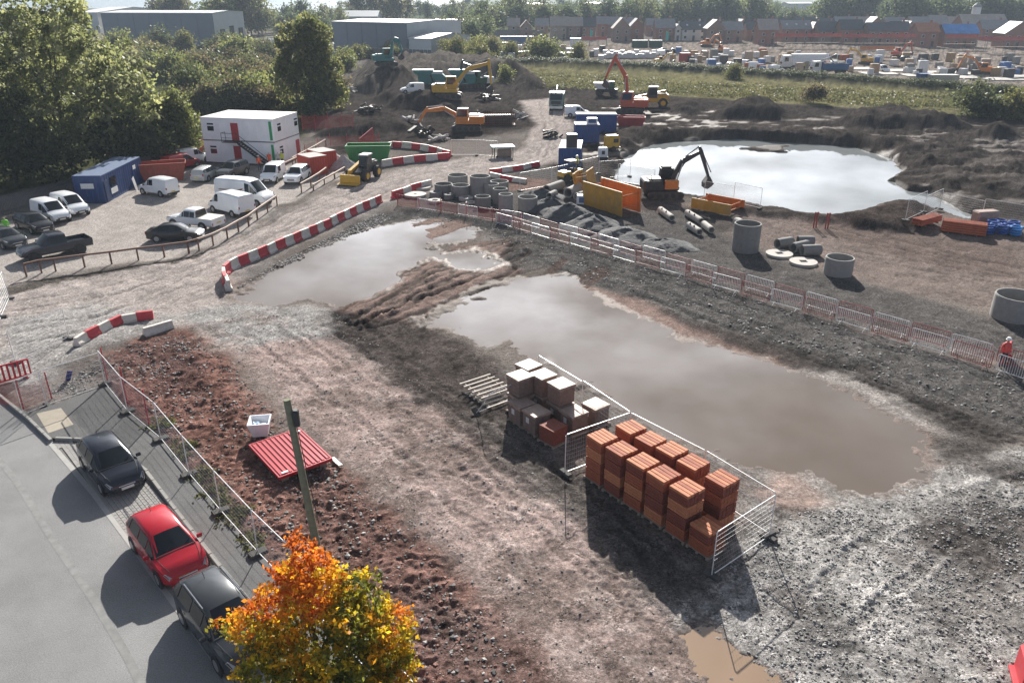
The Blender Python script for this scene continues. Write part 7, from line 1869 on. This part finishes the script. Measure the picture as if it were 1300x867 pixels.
# ---- warehouses
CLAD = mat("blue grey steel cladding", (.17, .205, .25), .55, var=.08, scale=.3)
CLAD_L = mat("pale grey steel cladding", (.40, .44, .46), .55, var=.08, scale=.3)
ROOFW = mat("pale warehouse roof", (.55, .56, .57), .5, var=.1, scale=.2)
DARKD = mat("dark doorway", (.02, .022, .025), .7)
def warehouse(label, corner, left, right, Hh, m1, m2, doors=(), panel=True, depth=None, group="warehouses", rise=1.0, fascia=None):
    C_ = G(*corner); u = G(*left) - C_; Lu = u.length; u.normalize(); v = Vector((-u.y, u.x, 0))
    q = G(*right) - C_
    if v.dot(q) < 0: v = -v
    Lv = depth or abs(v.dot(q)); r = thing("warehouse", label, "warehouse", C_, 0, group)
    P = lambda a, b, z: u * a + v * b + Vector((0, 0, z))
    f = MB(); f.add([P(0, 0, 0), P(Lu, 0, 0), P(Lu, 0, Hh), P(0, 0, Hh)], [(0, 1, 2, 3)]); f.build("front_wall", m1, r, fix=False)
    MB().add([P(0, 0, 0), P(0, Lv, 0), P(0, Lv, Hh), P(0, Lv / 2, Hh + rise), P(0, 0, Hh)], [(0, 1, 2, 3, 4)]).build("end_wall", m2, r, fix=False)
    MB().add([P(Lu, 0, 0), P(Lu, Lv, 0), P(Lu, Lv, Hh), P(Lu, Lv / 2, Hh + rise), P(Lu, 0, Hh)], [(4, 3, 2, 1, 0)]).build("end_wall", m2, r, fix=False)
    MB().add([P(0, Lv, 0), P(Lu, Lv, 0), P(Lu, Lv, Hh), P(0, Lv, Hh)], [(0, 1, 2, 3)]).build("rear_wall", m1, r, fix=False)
    e = .3
    MB().add([P(-e, -e, Hh + .02), P(Lu + e, -e, Hh + .02), P(Lu + e, Lv / 2, Hh + rise + .05), P(-e, Lv / 2, Hh + rise + .05), P(-e, Lv + e, Hh + .02), P(Lu + e, Lv + e, Hh + .02), P(-e, -e, Hh - .25), P(Lu + e, -e, Hh - .25)], [(0, 1, 2, 3), (3, 2, 5, 4), (6, 7, 1, 0)]).build("roof", ROOFW, r, fix=False)
    if panel:
        n = int(Lu / 6); pm_ = MB()
        for k in range(n + 1):
            c = P(Lu * k / n, -.06, Hh / 2); pm_.box(c, (.25, .12, Hh - .6), math.atan2(u.y, u.x))
        pm_.build("cladding_seams", mat("cladding seam", (.14, .17, .21), .5), r)
    for (t, w, hh, face) in doors:
        a = math.atan2(v.y, v.x); c = P(-.08, Lv * t, hh / 2) if face == 'end' else P(Lu * t, -.08, hh / 2); a = a if face == 'end' else math.atan2(u.y, u.x)
        MB().box(c, (w, .14, hh), a).build("loading_door", DARKD, r)
    return r
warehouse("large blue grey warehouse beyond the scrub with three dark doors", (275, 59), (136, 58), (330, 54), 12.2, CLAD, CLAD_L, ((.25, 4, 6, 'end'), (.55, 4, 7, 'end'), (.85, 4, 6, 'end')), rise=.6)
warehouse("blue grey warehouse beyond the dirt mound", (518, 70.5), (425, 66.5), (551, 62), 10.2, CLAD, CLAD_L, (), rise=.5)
warehouse("small white shed in front of the middle warehouse", (548, 72.5), (520, 71.5), (570, 65), 5.6, mat("white shed cladding", (.55, .58, .60), .5), CLAD_L, (), False, rise=1.2)
warehouse("pale low warehouse right of the middle one", (597, 48.5), (548, 48), (604, 46), 7.0, CLAD_L, CLAD_L, (), rise=1.0)
warehouse("distant gabled warehouse roof over the middle one", (480, 38), (428, 38), (486, 36.5), 7.0, CLAD_L, CLAD_L, (), False, rise=3.0)
warehouse("pale roofed shed behind the big willow", (128, 42), (98, 42), (150, 34), 10.0, CLAD_L, mat("pale gable", (.5, .5, .48), .6), (), False, rise=2.0)
for (c, l, r_, h_, lb) in (((690, 16), (655, 16), (694, 15), 8, "white roofed shed among the far trees above the terraces"), ((765, 12.5), (742, 12.5), (770, 12), 7, "white roofed shed far off between two tree groups"), ((1160, 20), (1100, 20), (1170, 18.5), 14, "long white factory roof before the distant woods"), ((982, 32), (952, 32), (988, 31), 6, "low white roof right behind the brick houses"), ((1060, 16), (1000, 16.5), (1066, 15.5), 9, "long bluish factory far off on the plain"), ((900, 8), (868, 8), (905, 7.5), 12, "curved pale roof far beyond the tall trees"), ((960, 17), (900, 17), (966, 16), 6, "faint low factory behind the terraces")):
    warehouse(lb, c, l, r_, h_, CLAD_L, CLAD_L, (), False, rise=1.5, group="far white roofed sheds")
# dark fence in front of the middle warehouse
c1, c2 = G(428, 72.5), G(548, 76.5); r = thing("yard_fence", "dark yard fence along the front of the middle warehouse", "fence", (c1 + c2) / 2, math.atan2((c2 - c1).y, (c2 - c1).x)); n = 26; L = (c2 - c1).length; me_ = MB().box((0, 0, 1.5), (L / n - .15, .08, 3.0)).mesh("panel", mat("blue grey fence sheet", (.11, .13, .15), .7))
for k in range(n): link("panel", me_, r, (-L / 2 + L * (k + .5) / n, 0, 0))
c1, c2 = G(600, 46), G(690, 48); r = thing("yard_fence", "grey board wall in front of the leftmost houses", "fence", (c1 + c2) / 2, math.atan2((c2 - c1).y, (c2 - c1).x)); L = (c2 - c1).length; me_ = MB().box((0, 0, 1.6), (L / 20 - .15, .1, 3.2)).mesh("panel", mat("grey wall boards", (.20, .20, .19), .8))
for k in range(20): link("panel", me_, r, (-L / 2 + L * (k + .5) / 20, 0, 0))

# ---- houses
WALLS = {'brick': mat("red brown house brick", (.28, .145, .11), .85, var=.25, scale=.8), 'brown': mat("brown house brick", (.26, .18, .145), .85, var=.25, scale=.8), 'white': mat("white rendered wall", (.58, .56, .52), .8, var=.1, scale=.5), 'pale': mat("buff house brick", (.33, .26, .20), .85, var=.2, scale=.8)}
ROOFS = {'grey': mat("grey slate roof", (.25, .25, .26), .6, var=.2, scale=.8), 'dark': mat("dark slate roof", (.085, .092, .105), .6, var=.2, scale=.8), 'warm': mat("warm grey tiled roof", (.36, .31, .28), .7, var=.2, scale=.8), 'orange': mat("orange battened roof", (.40, .17, .10), .7, var=.2, scale=.8), 'blue': mat("blue roof sheet", (.10, .28, .62), .45, var=.35, scale=.5)}
FRAME = mat("white window frame", (.65, .65, .63), .6)
win_me = MB().box((0, 0, 0), (1.15, .08, 1.25)).mesh("window", FRAME); pane_me = MB().box((0, -.045, 0), (.95, .03, 1.05)).mesh("pane", GLASS)
door_me = MB().box((0, 0, 1.05), (1.0, .08, 2.1)).mesh("door", mat("dark house door", (.05, .04, .05), .5))
sky_me = MB().box((0, 0, 0), (.8, 1.1, .06)).mesh("skylight", mat("bright skylight", (.6, .63, .66), .15))
hcount = 0
def house(px, py, wpx, ridge, wall, roof, label, dep=8.0, eave=5.0, rise=3.2, chim=True, sky_=0, rz=0.0):
    """ridge 'x': roof slope faces the camera; 'y': gable faces the camera"""
    global hcount
    hcount += 1
    p = G(px, py); Z = p.y * CP + CAMH * SP; W = wpx / FOC * Z
    r = thing("house", label, "house", (p.x, p.y + dep / 2, 0), rz, "houses of the estate")
    x, y = W / 2, dep / 2; eave += random.uniform(-.5, .7); rise += random.uniform(-.4, .5)
    if ridge == 'x': tri = lambda s: [(s * x, -y, 0), (s * x, y, 0), (s * x, y, eave), (s * x, 0, eave + rise), (s * x, -y, eave)]; A, B = tri(-1), tri(1)
    else: tri = lambda s: [(-x, s * y, 0), (x, s * y, 0), (x, s * y, eave), (0, s * y, eave + rise), (-x, s * y, eave)]; A, B = tri(-1), tri(1)
    MB().add(A + B, [(0, 1, 2, 3, 4), (9, 8, 7, 6, 5)] + [(i, i + 5, (i + 1) % 5 + 5, (i + 1) % 5) for i in (0, 1, 4)]).build("wall", WALLS[wall], r)
    e = .35; t = .18
    for s in (-1, 1):
        if ridge == 'x': a = [(-x - e, s * (y + e), eave - e * rise / y), (x + e, s * (y + e), eave - e * rise / y), (x + e, 0, eave + rise), (-x - e, 0, eave + rise)]
        else: a = [(s * (x + e), -y - e, eave - e * rise / x), (s * (x + e), y + e, eave - e * rise / x), (0, y + e, eave + rise), (0, -y - e, eave + rise)]
        lo = [(q[0], q[1], q[2] + .02) for q in a]; hi = [(q[0], q[1], q[2] + t) for q in a]
        ro = MB().add(lo + hi, [(0, 1, 2, 3), (4, 5, 6, 7), (0, 1, 5, 4), (1, 2, 6, 5), (2, 3, 7, 6), (3, 0, 4, 7)]).build("roof", ROOFS[roof], r)
        if s < 0 and chim: MB().box((x * .55, y * .1 if ridge == 'x' else 0, eave + rise + .3), (.7, .7, 1.6)).build("chimney", WALLS[wall], ro)
        if s < 0 and ridge == 'x':
            for k in range(sky_):
                o = link("skylight", sky_me, ro, (-x + 2 * x * (k + .5) / sky_, -y * .5, eave + rise * .5 + t + .05)); o.rotation_euler = (math.atan2(rise, y), 0, 0)
    n = max(1, int(W / 3.2))
    for lv in (1.4, 3.9):
        for k in range(n):
            if lv < 2 and k == n // 2: link("door", door_me, r, (-x + W * (k + .5) / n, -y - .03, 0)); continue
            w = link("window", win_me, r, (-x + W * (k + .5) / n, -y - .03, lv)); link("pane", pane_me, w)
    return r
HL = [
    (652, 47, 15, 'x', 'pale', 'warm', 'small house with warm roof half hidden at the left end of the estate'), (668, 48, 14, 'y', 'brown', 'warm', 'small gabled house second from the left end of the estate'),
    (688, 47, 16, 'x', 'brown', 'grey', 'grey roofed house left of the pair with buff walls'), (710, 50, 22, 'x', 'pale', 'warm', 'left house of the warm roofed pair above the blue trailer'), (729, 50, 20, 'x', 'brown', 'warm', 'right house of the warm roofed pair above the blue trailer'),
    (746, 50, 19, 'x', 'brick', 'dark', 'dark roofed house behind the portable toilets'), (765, 47, 14, 'x', 'brick', 'grey', 'narrow grey roofed house right of the dark roofed one'), (779, 47, 16, 'x', 'brown', 'grey', 'second narrow grey roofed house in the terrace'), (795, 47, 17, 'x', 'brown', 'grey', 'third narrow grey roofed house in the terrace'),
    (789, 53, 22, 'y', 'brown', 'warm', 'brown gabled house with pale barge boards above the green containers'), (808, 52, 18, 'y', 'brick', 'grey', 'brick gabled house right of the brown gabled one'),
    (828, 46, 14, 'x', 'brick', 'grey', 'grey roofed house behind the two gabled ones'), (844, 52, 24, 'x', 'brick', 'grey', 'brick house with slate roof left of the white row'), (860, 52, 10, 'y', 'white', 'dark', 'white gable at the left end of the white row'), (880, 52, 32, 'x', 'white', 'dark', 'long white rendered row with dark roof'),
    (908, 54, 22, 'y', 'brown', 'warm', 'broad brown gable right of the white row'), (930, 54, 24, 'x', 'brown', 'grey', 'brown house with grey roof between gables'), (941, 50, 12, 'y', 'brick', 'grey', 'tall narrow brick gable beside the brown house'), (955, 52, 16, 'x', 'brick', 'dark', 'dark roofed brick house left of the low pale roof'),
    (974, 57, 24, 'x', 'brick', 'warm', 'brick house with pale warm roof in the front row'), (990, 46, 26, 'x', 'brown', 'dark', 'dark roofed house behind the skylight house'), (1010, 54, 36, 'x', 'brick', 'grey', 'wide grey roofed house with three skylights'), (1036, 54, 14, 'y', 'brick', 'warm', 'small gable right of the skylight house'),
    (1022, 44, 24, 'x', 'brown', 'dark', 'back row house over the skylight house'), (1046, 46, 26, 'x', 'brick', 'dark', 'dark roofed back row house left of the scaffolds'), (1050, 55, 24, 'x', 'brown', 'dark', 'dark roofed front row house left of the scaffolds'), (1072, 46, 24, 'x', 'brown', 'grey', 'grey roofed back row house behind the scaffolds'),
    (1080, 56, 28, 'x', 'brick', 'dark', 'dark roofed house behind the left scaffold'), (1096, 45, 22, 'x', 'brick', 'warm', 'warm roofed house behind the middle scaffold'), (1110, 46, 18, 'y', 'brick', 'dark', 'dark gable behind the middle scaffold'), (1116, 57, 30, 'x', 'brown', 'dark', 'wide dark slate roof behind the middle scaffold'), (1136, 46, 24, 'x', 'brown', 'grey', 'grey back row house above the dark slate roofs'), (1142, 57, 22, 'x', 'brick', 'dark', 'dark roofed house left of the orange roof'), (1152, 55, 18, 'y', 'pale', 'grey', 'pale gable left of the orange roof'),
    (1176, 60, 26, 'x', 'brick', 'orange', 'unfinished house with orange battened roof'), (1166, 45, 24, 'x', 'brown', 'grey', 'grey back row house above the orange roof'), (1190, 45, 22, 'x', 'brown', 'grey', 'back row house left of the cupola building'), (1218, 60, 42, 'x', 'brick', 'blue', 'unfinished house under a bright blue roof sheet'), (1210, 44, 20, 'x', 'pale', 'warm', 'pale back row house beside the cupola building'),
    (1290, 62, 36, 'y', 'brick', 'grey', 'brick gabled hall at the right edge'), (1262, 52, 34, 'x', 'brick', 'grey', 'brick house right of the cupola building')]
for (px, py, w, rg, wl_, rf, lb) in HL:
    house(px, py, w, rg, wl_, rf, lb, sky_=3 if 'three skylights' in lb else (2 if rf == 'dark' and w > 24 and rg == 'x' and wl_ == 'white' else 0), eave=5.2 if w < 40 else 4.6, rise=3.2 if rg == 'x' else min(4.2, w * .14 + .6))
# old school with cupola
sc = house(1248, 48, 56, 'x', 'brick', 'warm', 'long old school building with a cupola on its roof', 11, 6.0, 4.2, False)
cu = MB().bbox((-3, 0, 11.6), (3.0, 3.0, 3.2), .1).build("cupola", FRAME, sc); MB().lathe([(2.2, 0), (1.5, 1.0), (.1, 2.2)], 8, (-3, 0, 13.2), closed=False).build("cupola_roof", ROOFS['grey'], cu)
# scaffolds with red debris netting in front of the unfinished houses
SCN = mat("red debris netting", (.40, .10, .09), .8, var=.3, scale=.6)
SCP = mat("scaffold tube", (.20, .19, .18), .5, .4)
def scaffold(px0, px1, py, lifts, label, m=SCN):
    a, b = G(px0, py), G(px1, py); L = (b - a).length
    r = thing("scaffold", label, "scaffold", (a + b) / 2, math.atan2((b - a).y, (b - a).x), "scaffolds on the new houses"); n = max(3, int(L / 3))
    for k in range(n + 1):
        for y in (0, 1.3): MB().cyl((-L / 2 + L * k / n, y, 0), (-L / 2 + L * k / n, y, 2.1 * lifts + 1.2), .06, n=4).build("standard", SCP, r)
    for j in range(1, lifts + 1):
        MB().box((0, .65, 2.1 * j), (L, 1.3, .08)).build("deck", mat("scaffold boards", (.26, .20, .14), .9), r)
    MB().box((0, -.08, 2.1 * lifts + .6), (L, .04, 1.15)).build("netting", m, r)
    for j in range(1, lifts): MB().box((0, -.08, 2.1 * j + .95), (L, .05, .06)).build("guard_rail", SCP, r)
scaffold(982, 1020, 62, 2, "scaffold with red netting below the skylight house")
scaffold(1022, 1066, 62, 2, "scaffold with red netting second from the left")
scaffold(1068, 1108, 63, 2, "scaffold with red netting below the dark slate roofs")
scaffold(1110, 1160, 63, 2, "scaffold with red netting left of the orange roof")
scaffold(1090, 1134, 72, 1, "low scaffold with orange netting standing in front", mat("orange debris netting", (.46, .20, .10), .8, var=.3))
scaffold(1198, 1238, 64, 2, "scaffold below the blue roof sheet")
scaffold(1238, 1300, 68, 2, "scaffold with red netting at the right edge")
scaffold(738, 770, 58, 1, "low red netted scaffold behind the portable toilets")
# ---- clutter of the far building site
def far(px, py): return G(px, py)
def block(name, label, cat, px, py, w, d, hh, m, group=None, rz=0.0, top=None):
    p = far(px, py); r = thing(name, label, cat, p, rz, group); MB().bbox((0, 0, hh / 2), (w, d, hh), min(.15, hh * .1)).build("body", m, r)
    if top: MB().box((0, 0, hh + .03), (w * .98, d * .98, .06)).build("top", top, r)
    return r
TRB = mat("blue trailer side", (.05, .12, .26), .5, var=.1)
container("blue curtain sided trailer in the yard left of the houses", far(656, 60), .02, 13, 2.5, 3.0, TRB, CAB_R, "trailer", "trailers", .9, "trailer")
container("blue trailer with pale roof at the yard edge", far(612, 72), .25, 9, 2.5, 2.8, TRB, CAB_R, "trailer", "trailers", .3, "trailer")
container("rusty red container behind the blue trailer", far(630, 66), .25, 9, 2.5, 2.8, mat("rusty red container", (.22, .07, .05), .7), CAB_R, "container", "trailers", .3)
container("dark green container left of its twin below the gabled houses", far(812, 60.5), 0, 6, 2.5, 2.6, mat("dark green container paint", (.02, .07, .05), .6), mat("green roof", (.05, .10, .08), .6), "container", "dark green containers")
container("dark green container right of its twin below the gabled houses", far(832, 60.5), 0, 5, 2.5, 2.6, mat("dark green container paint", (.02, .07, .05), .6), mat("green roof", (.05, .10, .08), .6), "container", "dark green containers")
container("small red container among the far pallets", far(869, 79), .1, 3, 2.5, 2.6, mat("red container paint", (.36, .05, .035), .6), mat("red roof", (.36, .08, .06), .6), "container")
container("blue container beside its cream twin at the hedge", far(1171, 109), .0, 2.6, 2.4, 2.6, BLUE2, BLUE2, "container", "containers at the hedge")
container("cream container at the hedge right of the grass strip", far(1195, 110.5), -.05, 6, 2.4, 2.6, mat("cream container paint", (.45, .42, .34), .6), CAB_R, "container", "containers at the hedge")
for k, px in enumerate((727, 734)):
    r = thing("portable_toilet", "%s of two blue and white portable toilets" % ("left" if k == 0 else "right"), "portable toilet", far(px, 61.5), 0, "portable toilets"); MB().bbox((0, 0, 1.15), (2.0, 2.0, 2.3 + 2.0), .1).build("body", mat("pale blue toilet shell", (.55, .65, .75), .5), r); MB().box((0, 0, 3.4), (2.05, 2.05, .4)).build("roof", mat("blue toilet roof", (.08, .25, .6), .5), r); MB().box((0, -1.02, 1.2), (1.2, .05, 3.4)).build("door", mat("white door", (.7, .7, .7), .5), r)
for k, (px, py) in enumerate(((749, 52), (845, 55), (812, 50))):
    r = thing("feather_flag", "teal feather flag %s" % ("near the portable toilets", "right of the green containers", "by the gabled houses")[k], "flag", far(px, py), 0, "teal feather flags"); MB().cyl((0, 0, 0), (0, 0, 4.6), .05, n=5).build("pole", STEEL, r); MB().prism([(.05, .8), (1.0, 1.2), (1.1, 3.6), (.6, 4.5), (.05, 4.7)], -.02, .02).build("banner", mat("teal banner", (.03, .42, .36), .6), r)
PK = [mat("white wrapped pallet load", (.58, .58, .58), .4, var=.15), BRK[0], mat("buff brick load", (.38, .29, .22), .8), mat("grey block load", (.24, .235, .225), .8), mat("dark load", (.06, .06, .065), .7), mat("timber load", (.34, .23, .13), .8), mat("blue load", (.06, .14, .35), .6)]
PKN = ["white wrapped", "red brick", "buff brick", "grey block", "dark sheeted", "timber", "blue sheeted"]
pk_me = [MB().bbox((0, 0, .62), (1.25, 1.1, 1.0), .08).mesh("load", m) for m in PK]
def pallet_load(px, py, k, where, s=1.0):
    p = far(px, py); r = thing("pallet_load", "%s pallet load %s" % (PKN[k], where), "pallet load", p, rs.uniform(-.3, .3), "%s pallet loads %s" % (PKN[k], where)); r.scale = (s, s, s * rs.uniform(.8, 1.6)); link("load", pk_me[k], r); link("pallet", PAL_ME, r)
for i in range(30): pallet_load(768 + (i % 15) * 4.4, 72 if i < 15 else 74.5, 0, "in the long white row of the far site", 1.2)
for i in range(130):
    px = rs.uniform(850, 1300); py = rs.uniform(66, 90) + (px - 850) * .025
    pallet_load(px, py, rs.choice((0, 0, 0, 1, 2, 2, 3, 3, 4, 5, 6)), "scattered over the far building site", rs.uniform(.9, 1.9))
for i in range(26): pallet_load(rs.uniform(645, 765), rs.uniform(64, 79), rs.choice((0, 0, 3, 4, 2)), "on the far site above the lorry", rs.uniform(.9, 1.6))
far_van = make_car("parked_van", "white van parked at the left end of the far site", "van", SMALLVAN, P_WHITE, (4, 5), [(4, 5)], None, (1.42, -1.3), .33, False, "vans on the far site", False, False, grille=False); far_van.location = far(665, 64)
VN = [(672, 62.5, "second white van at the left end of the far site"), (686, 58, "white van by the trailer in the yard"), (837, 71, "white van right of the long white pallet row"), (906, 84, "white van among pallets below the tall trees"), (948, 85, "white van beside the green sheet on the far site"), (960, 88, "white van nearest the hedge"), (926, 88, "white van left of the hedge gap"), (985, 92, "white van below the white box lorry"), (1120, 92, "white van in the middle of the far site"), (575, 62, "white van in the warehouse yard"), (585, 66, "second white van in the warehouse yard"), (560, 60, "white van beside the small shed"), (330, 60, "white van by the big warehouse doors"), (342, 56, "second white van by the big warehouse doors"), (1048, 76, "white van in front of the scaffolds"), (894, 72, "white van under the brown gable")]
for (px, py, lb) in VN: dup(far_van, far(px, py), rs.uniform(0, 6.28), lb)
far_car = make_car("parked_car", "dark car right of the long white pallet row", "car", HATCH, P_DKBLUE, (5, 6), [(4, 5)], None, trim=False, group="cars on the far site", plate=False, mirrors=False, grille=False); far_car.location = far(847, 69.5)
for (px, py, lb) in ((854, 67.5, "dark car second right of the long white pallet row"), (840, 67, "dark car behind the white van"), (620, 62, "dark car in the warehouse yard"), (565, 66, "dark car beside the small shed"), (1062, 75, "dark car before the scaffolds"), (1150, 78, "dark car under the orange roof"), (338, 62, "dark car near the big warehouse")): dup(far_car, far(px, py), rs.uniform(0, 6), lb)
lorry("white box lorry in the middle of the far site", far(1018, 88), math.pi, M_WHT, mat("white lorry box", (.72, .73, .74), .5), 10.5, False, S=1.15)
lorry("blue tipper lorry right of the white box lorry", far(1052, 94), math.pi, M_WHT, mat("blue tipper body", (.03, .09, .22), .5), 9.5, True)
lorry("white lorry cab in the warehouse yard", far(583, 63), math.pi * .5, M_WHT, M_WHT, 7.0, False)
for (px, py, rz, m, S, lb) in ((897, 60, .3, M_ORG, 1.0, "orange excavator under the brown gables"), (1098, 82, 2.6, M_YEL, .9, "yellow excavator before the low orange scaffold"), (1248, 96, 2.9, M_ORG, 1.0, "orange excavator at the right of the far site"), (917, 68, 2.0, M_ORG, .9, "orange excavator among the red pallets"), (1140, 74, .5, M_RED, 1.0, "red excavator beside the orange roofed house"), (838, 82, .2, M_YEL, .7, "small yellow excavator on the spoil by the hedge")):
    p = far(px, py); excavator(lb, (p.x, p.y), rz, m, m, m, S, 0.0, group="excavators on the far site", z=0.0)
for i in range(9): block("concrete_slab", "pale concrete house slab on the far site", "slab", 1090 + i * 26, 88 + i * 1.2 + (i % 2) * 5, 9, 7, .25, CONC_L, "pale concrete slabs on the far site")
for i, (px, py) in enumerate(((650, 76), (672, 75), (700, 76.5), (724, 77))): block("site_hut", "low grey hut, %s from the left above the lorry" % ordinal(i), "hut", px, py, 7, 2.6, 2.3, mat("grey hut wall", (.22, .24, .27), .6), "low huts above the lorry", .03, CAB_R)
for i in range(14):
    a_ = rs.uniform(870, 1300); pz = rs.uniform(70, 92); p = far(a_, pz)
    person("person in yellow hi-vis on the far site", (p.x, p.y), rs.uniform(0, 6), HIVIS_Y if i % 3 else HIVIS_O, TROUS, z=0.0)
for o in bpy.data.objects:
    if o.get('label') == "person in yellow hi-vis on the far site": o['group'] = "workers on the far site"; o['label'] = "tiny worker in hi-vis on the far building site"
# ---- distant trees
tp = []
for k, (cols, s, w, h_, nb) in enumerate((([(.07, .09, .045), (.09, .11, .05), (.11, .12, .06)], 61, 9, 14, 10), ([(.08, .09, .045), (.10, .11, .055), (.13, .13, .065)], 62, 8, 16, 10), ([(.055, .07, .04), (.07, .085, .045)], 63, 10, 13, 10), ([(.08, .08, .045), (.10, .09, .05)], 64, 5, 15, 7))):
    b_ = rand_blobs(w, h_, nb, s, .28); tp.append((leaves("crown", b_, 1500, .75, cols, s, None, 9, .35), limbs(h_ * .7, .3, b_, s).mesh("trunk", BARK, True)))
TK = ["rounded green tree", "tall pale green tree", "dark broad tree", "thin sparse tree"]
def ftree(px, py, k, s, where, group):
    p = G(px, py); r = thing("far_tree", "%s %s" % (TK[k], where), "tree", (p.x, p.y, 0), rs.uniform(0, 6), "%s, %s" % (group, TK[k])); r.scale = (s, s, s * rs.uniform(.85, 1.15)); link("crown", tp[k][0], r); link("trunk", tp[k][1], r)
def trow(x0, x1, y0, y1, n, ks, s0, s1, where, group):
    for i in range(n): ftree(x0 + (x1 - x0) * (i + rs.random()) / n, rs.uniform(y0, y1), rs.choice(ks), rs.uniform(s0, s1), where, group)
trow(610, 700, 38, 43, 11, (0, 0, 1, 2), .8, 1.15, "behind the left end of the estate", "trees behind the estate left")
trow(700, 830, 36, 40, 15, (0, 1, 2), .8, 1.2, "behind the middle of the estate", "trees behind the estate middle")
trow(845, 965, 34, 38, 16, (1, 1, 0, 2), 1.0, 1.4, "in the tall group behind the white row", "tall trees behind the white row")
trow(1040, 1105, 33, 37, 12, (1, 0, 2), 1.3, 1.7, "in the group before the white factory", "trees before the white factory")
trow(965, 1045, 30, 36, 10, (2, 0), .6, .9, "low behind the dark roofed houses", "low trees behind the dark roofs")
for j in range(4): trow(1120 + j * 12, 1340, 41 - j * 4.5, 43 - j * 4.5, 26, (0, 2, 2), 1.0, 1.4, "in the woodland on the right", "woodland on the right")
trow(1240, 1340, 20, 26, 14, (0, 2, 1), 1.5, 2.0, "high in the woodland at the right edge", "woodland at the right edge")
trow(395, 500, 26, 33, 16, (0, 1, 2), .5, .75, "behind the middle warehouse", "trees behind the middle warehouse")
trow(430, 610, 22, 29, 26, (0, 2, 2, 1), .6, .95, "in the belt beyond the warehouses", "tree belt beyond the warehouses")
trow(455, 520, 30, 36, 5, (3,), 1.1, 1.5, "rising thin above the middle warehouse", "thin trees above the middle warehouse")
trow(258, 342, 44, 50, 9, (1, 3, 0), 1.0, 1.35, "behind the big warehouse", "trees behind the big warehouse")
trow(205, 245, 40, 44, 4, (3,), 1.0, 1.2, "bare and reddish over the big warehouse", "thin trees over the big warehouse")
trow(345, 440, 38, 60, 14, (0, 2, 1), .5, .85, "between the two warehouses", "trees between the warehouses")
trow(365, 385, 36, 40, 2, (2,), 1.0, 1.1, "dark and round between the warehouses", "dark trees between the warehouses")
trow(560, 620, 44, 58, 12, (0, 1, 2), .45, .8, "round the warehouse yard", "trees round the warehouse yard")
trow(560, 1000, 14, 24, 60, (0, 2), .6, 1.1, "on the plain far beyond the estate", "trees far beyond the estate")
trow(-60, 130, 34, 44, 14, (0, 2), .6, .85, "beyond the big willow", "trees beyond the big willow")
# ---- distant hills and far shore
def hills(name, y, x0, x1, h_, seed, colr):
    n = 90; k = 7; vs = []
    for j in range(k):
        for i in range(n):
            x = x0 + (x1 - x0) * i / (n - 1); t = j / (k - 1)
            pr = h_ * (.35 + 1.3 * float(fbm(np.array([x * 3.0 / (x1 - x0) * 3 + seed]), np.array([seed * 1.7]), 4)[0])) * math.sin(math.pi * min(1, .02 + i / (n - 1))) ** .4
            vs.append((x, y + t * h_ * 14, -1 + pr * math.sin(math.pi * t * .55)))
    fs = [(j * n + i, j * n + i + 1, (j + 1) * n + i + 1, (j + 1) * n + i) for j in range(k - 1) for i in range(n - 1)]
    o = MB().add(vs, fs).build(name, mat(name + " cover", colr, .95, var=.45, scale=.006), None, True, angle=180); tag(o, kind='structure')
hills("hills", 1500, -60, 2600, 55, 3, (.06, .085, .05))
hills("far_hills", 3200, -700, 5200, 95, 8, (.06, .085, .06))
sp_ = MB().slab([(-950, 1250), (-330, 1180), (-330, 1200), (-950, 1290)], -2.4, -.6); tag(sp_.build("far_shore", mat("mud shore", (.16, .15, .13), .9)), kind='structure')
# ================================================================== AIR
hz = bpy.data.materials.new("thin haze"); hz.use_nodes = True
for n_ in list(hz.node_tree.nodes):
    if n_.type == 'BSDF_PRINCIPLED': hz.node_tree.nodes.remove(n_)
pv = hz.node_tree.nodes.new("ShaderNodeVolumePrincipled"); pv.inputs['Color'].default_value = (.72, .86, 1.0, 1); pv.inputs['Density'].default_value = 0.00028; pv.inputs['Anisotropy'].default_value = 0.0
hz.node_tree.links.new(pv.outputs[0], hz.node_tree.nodes['Material Output'].inputs['Volume'])
o = MB().box((0, 4200, 72), (13000, 9800, 160)).build("haze", hz); tag(o, kind='stuff')
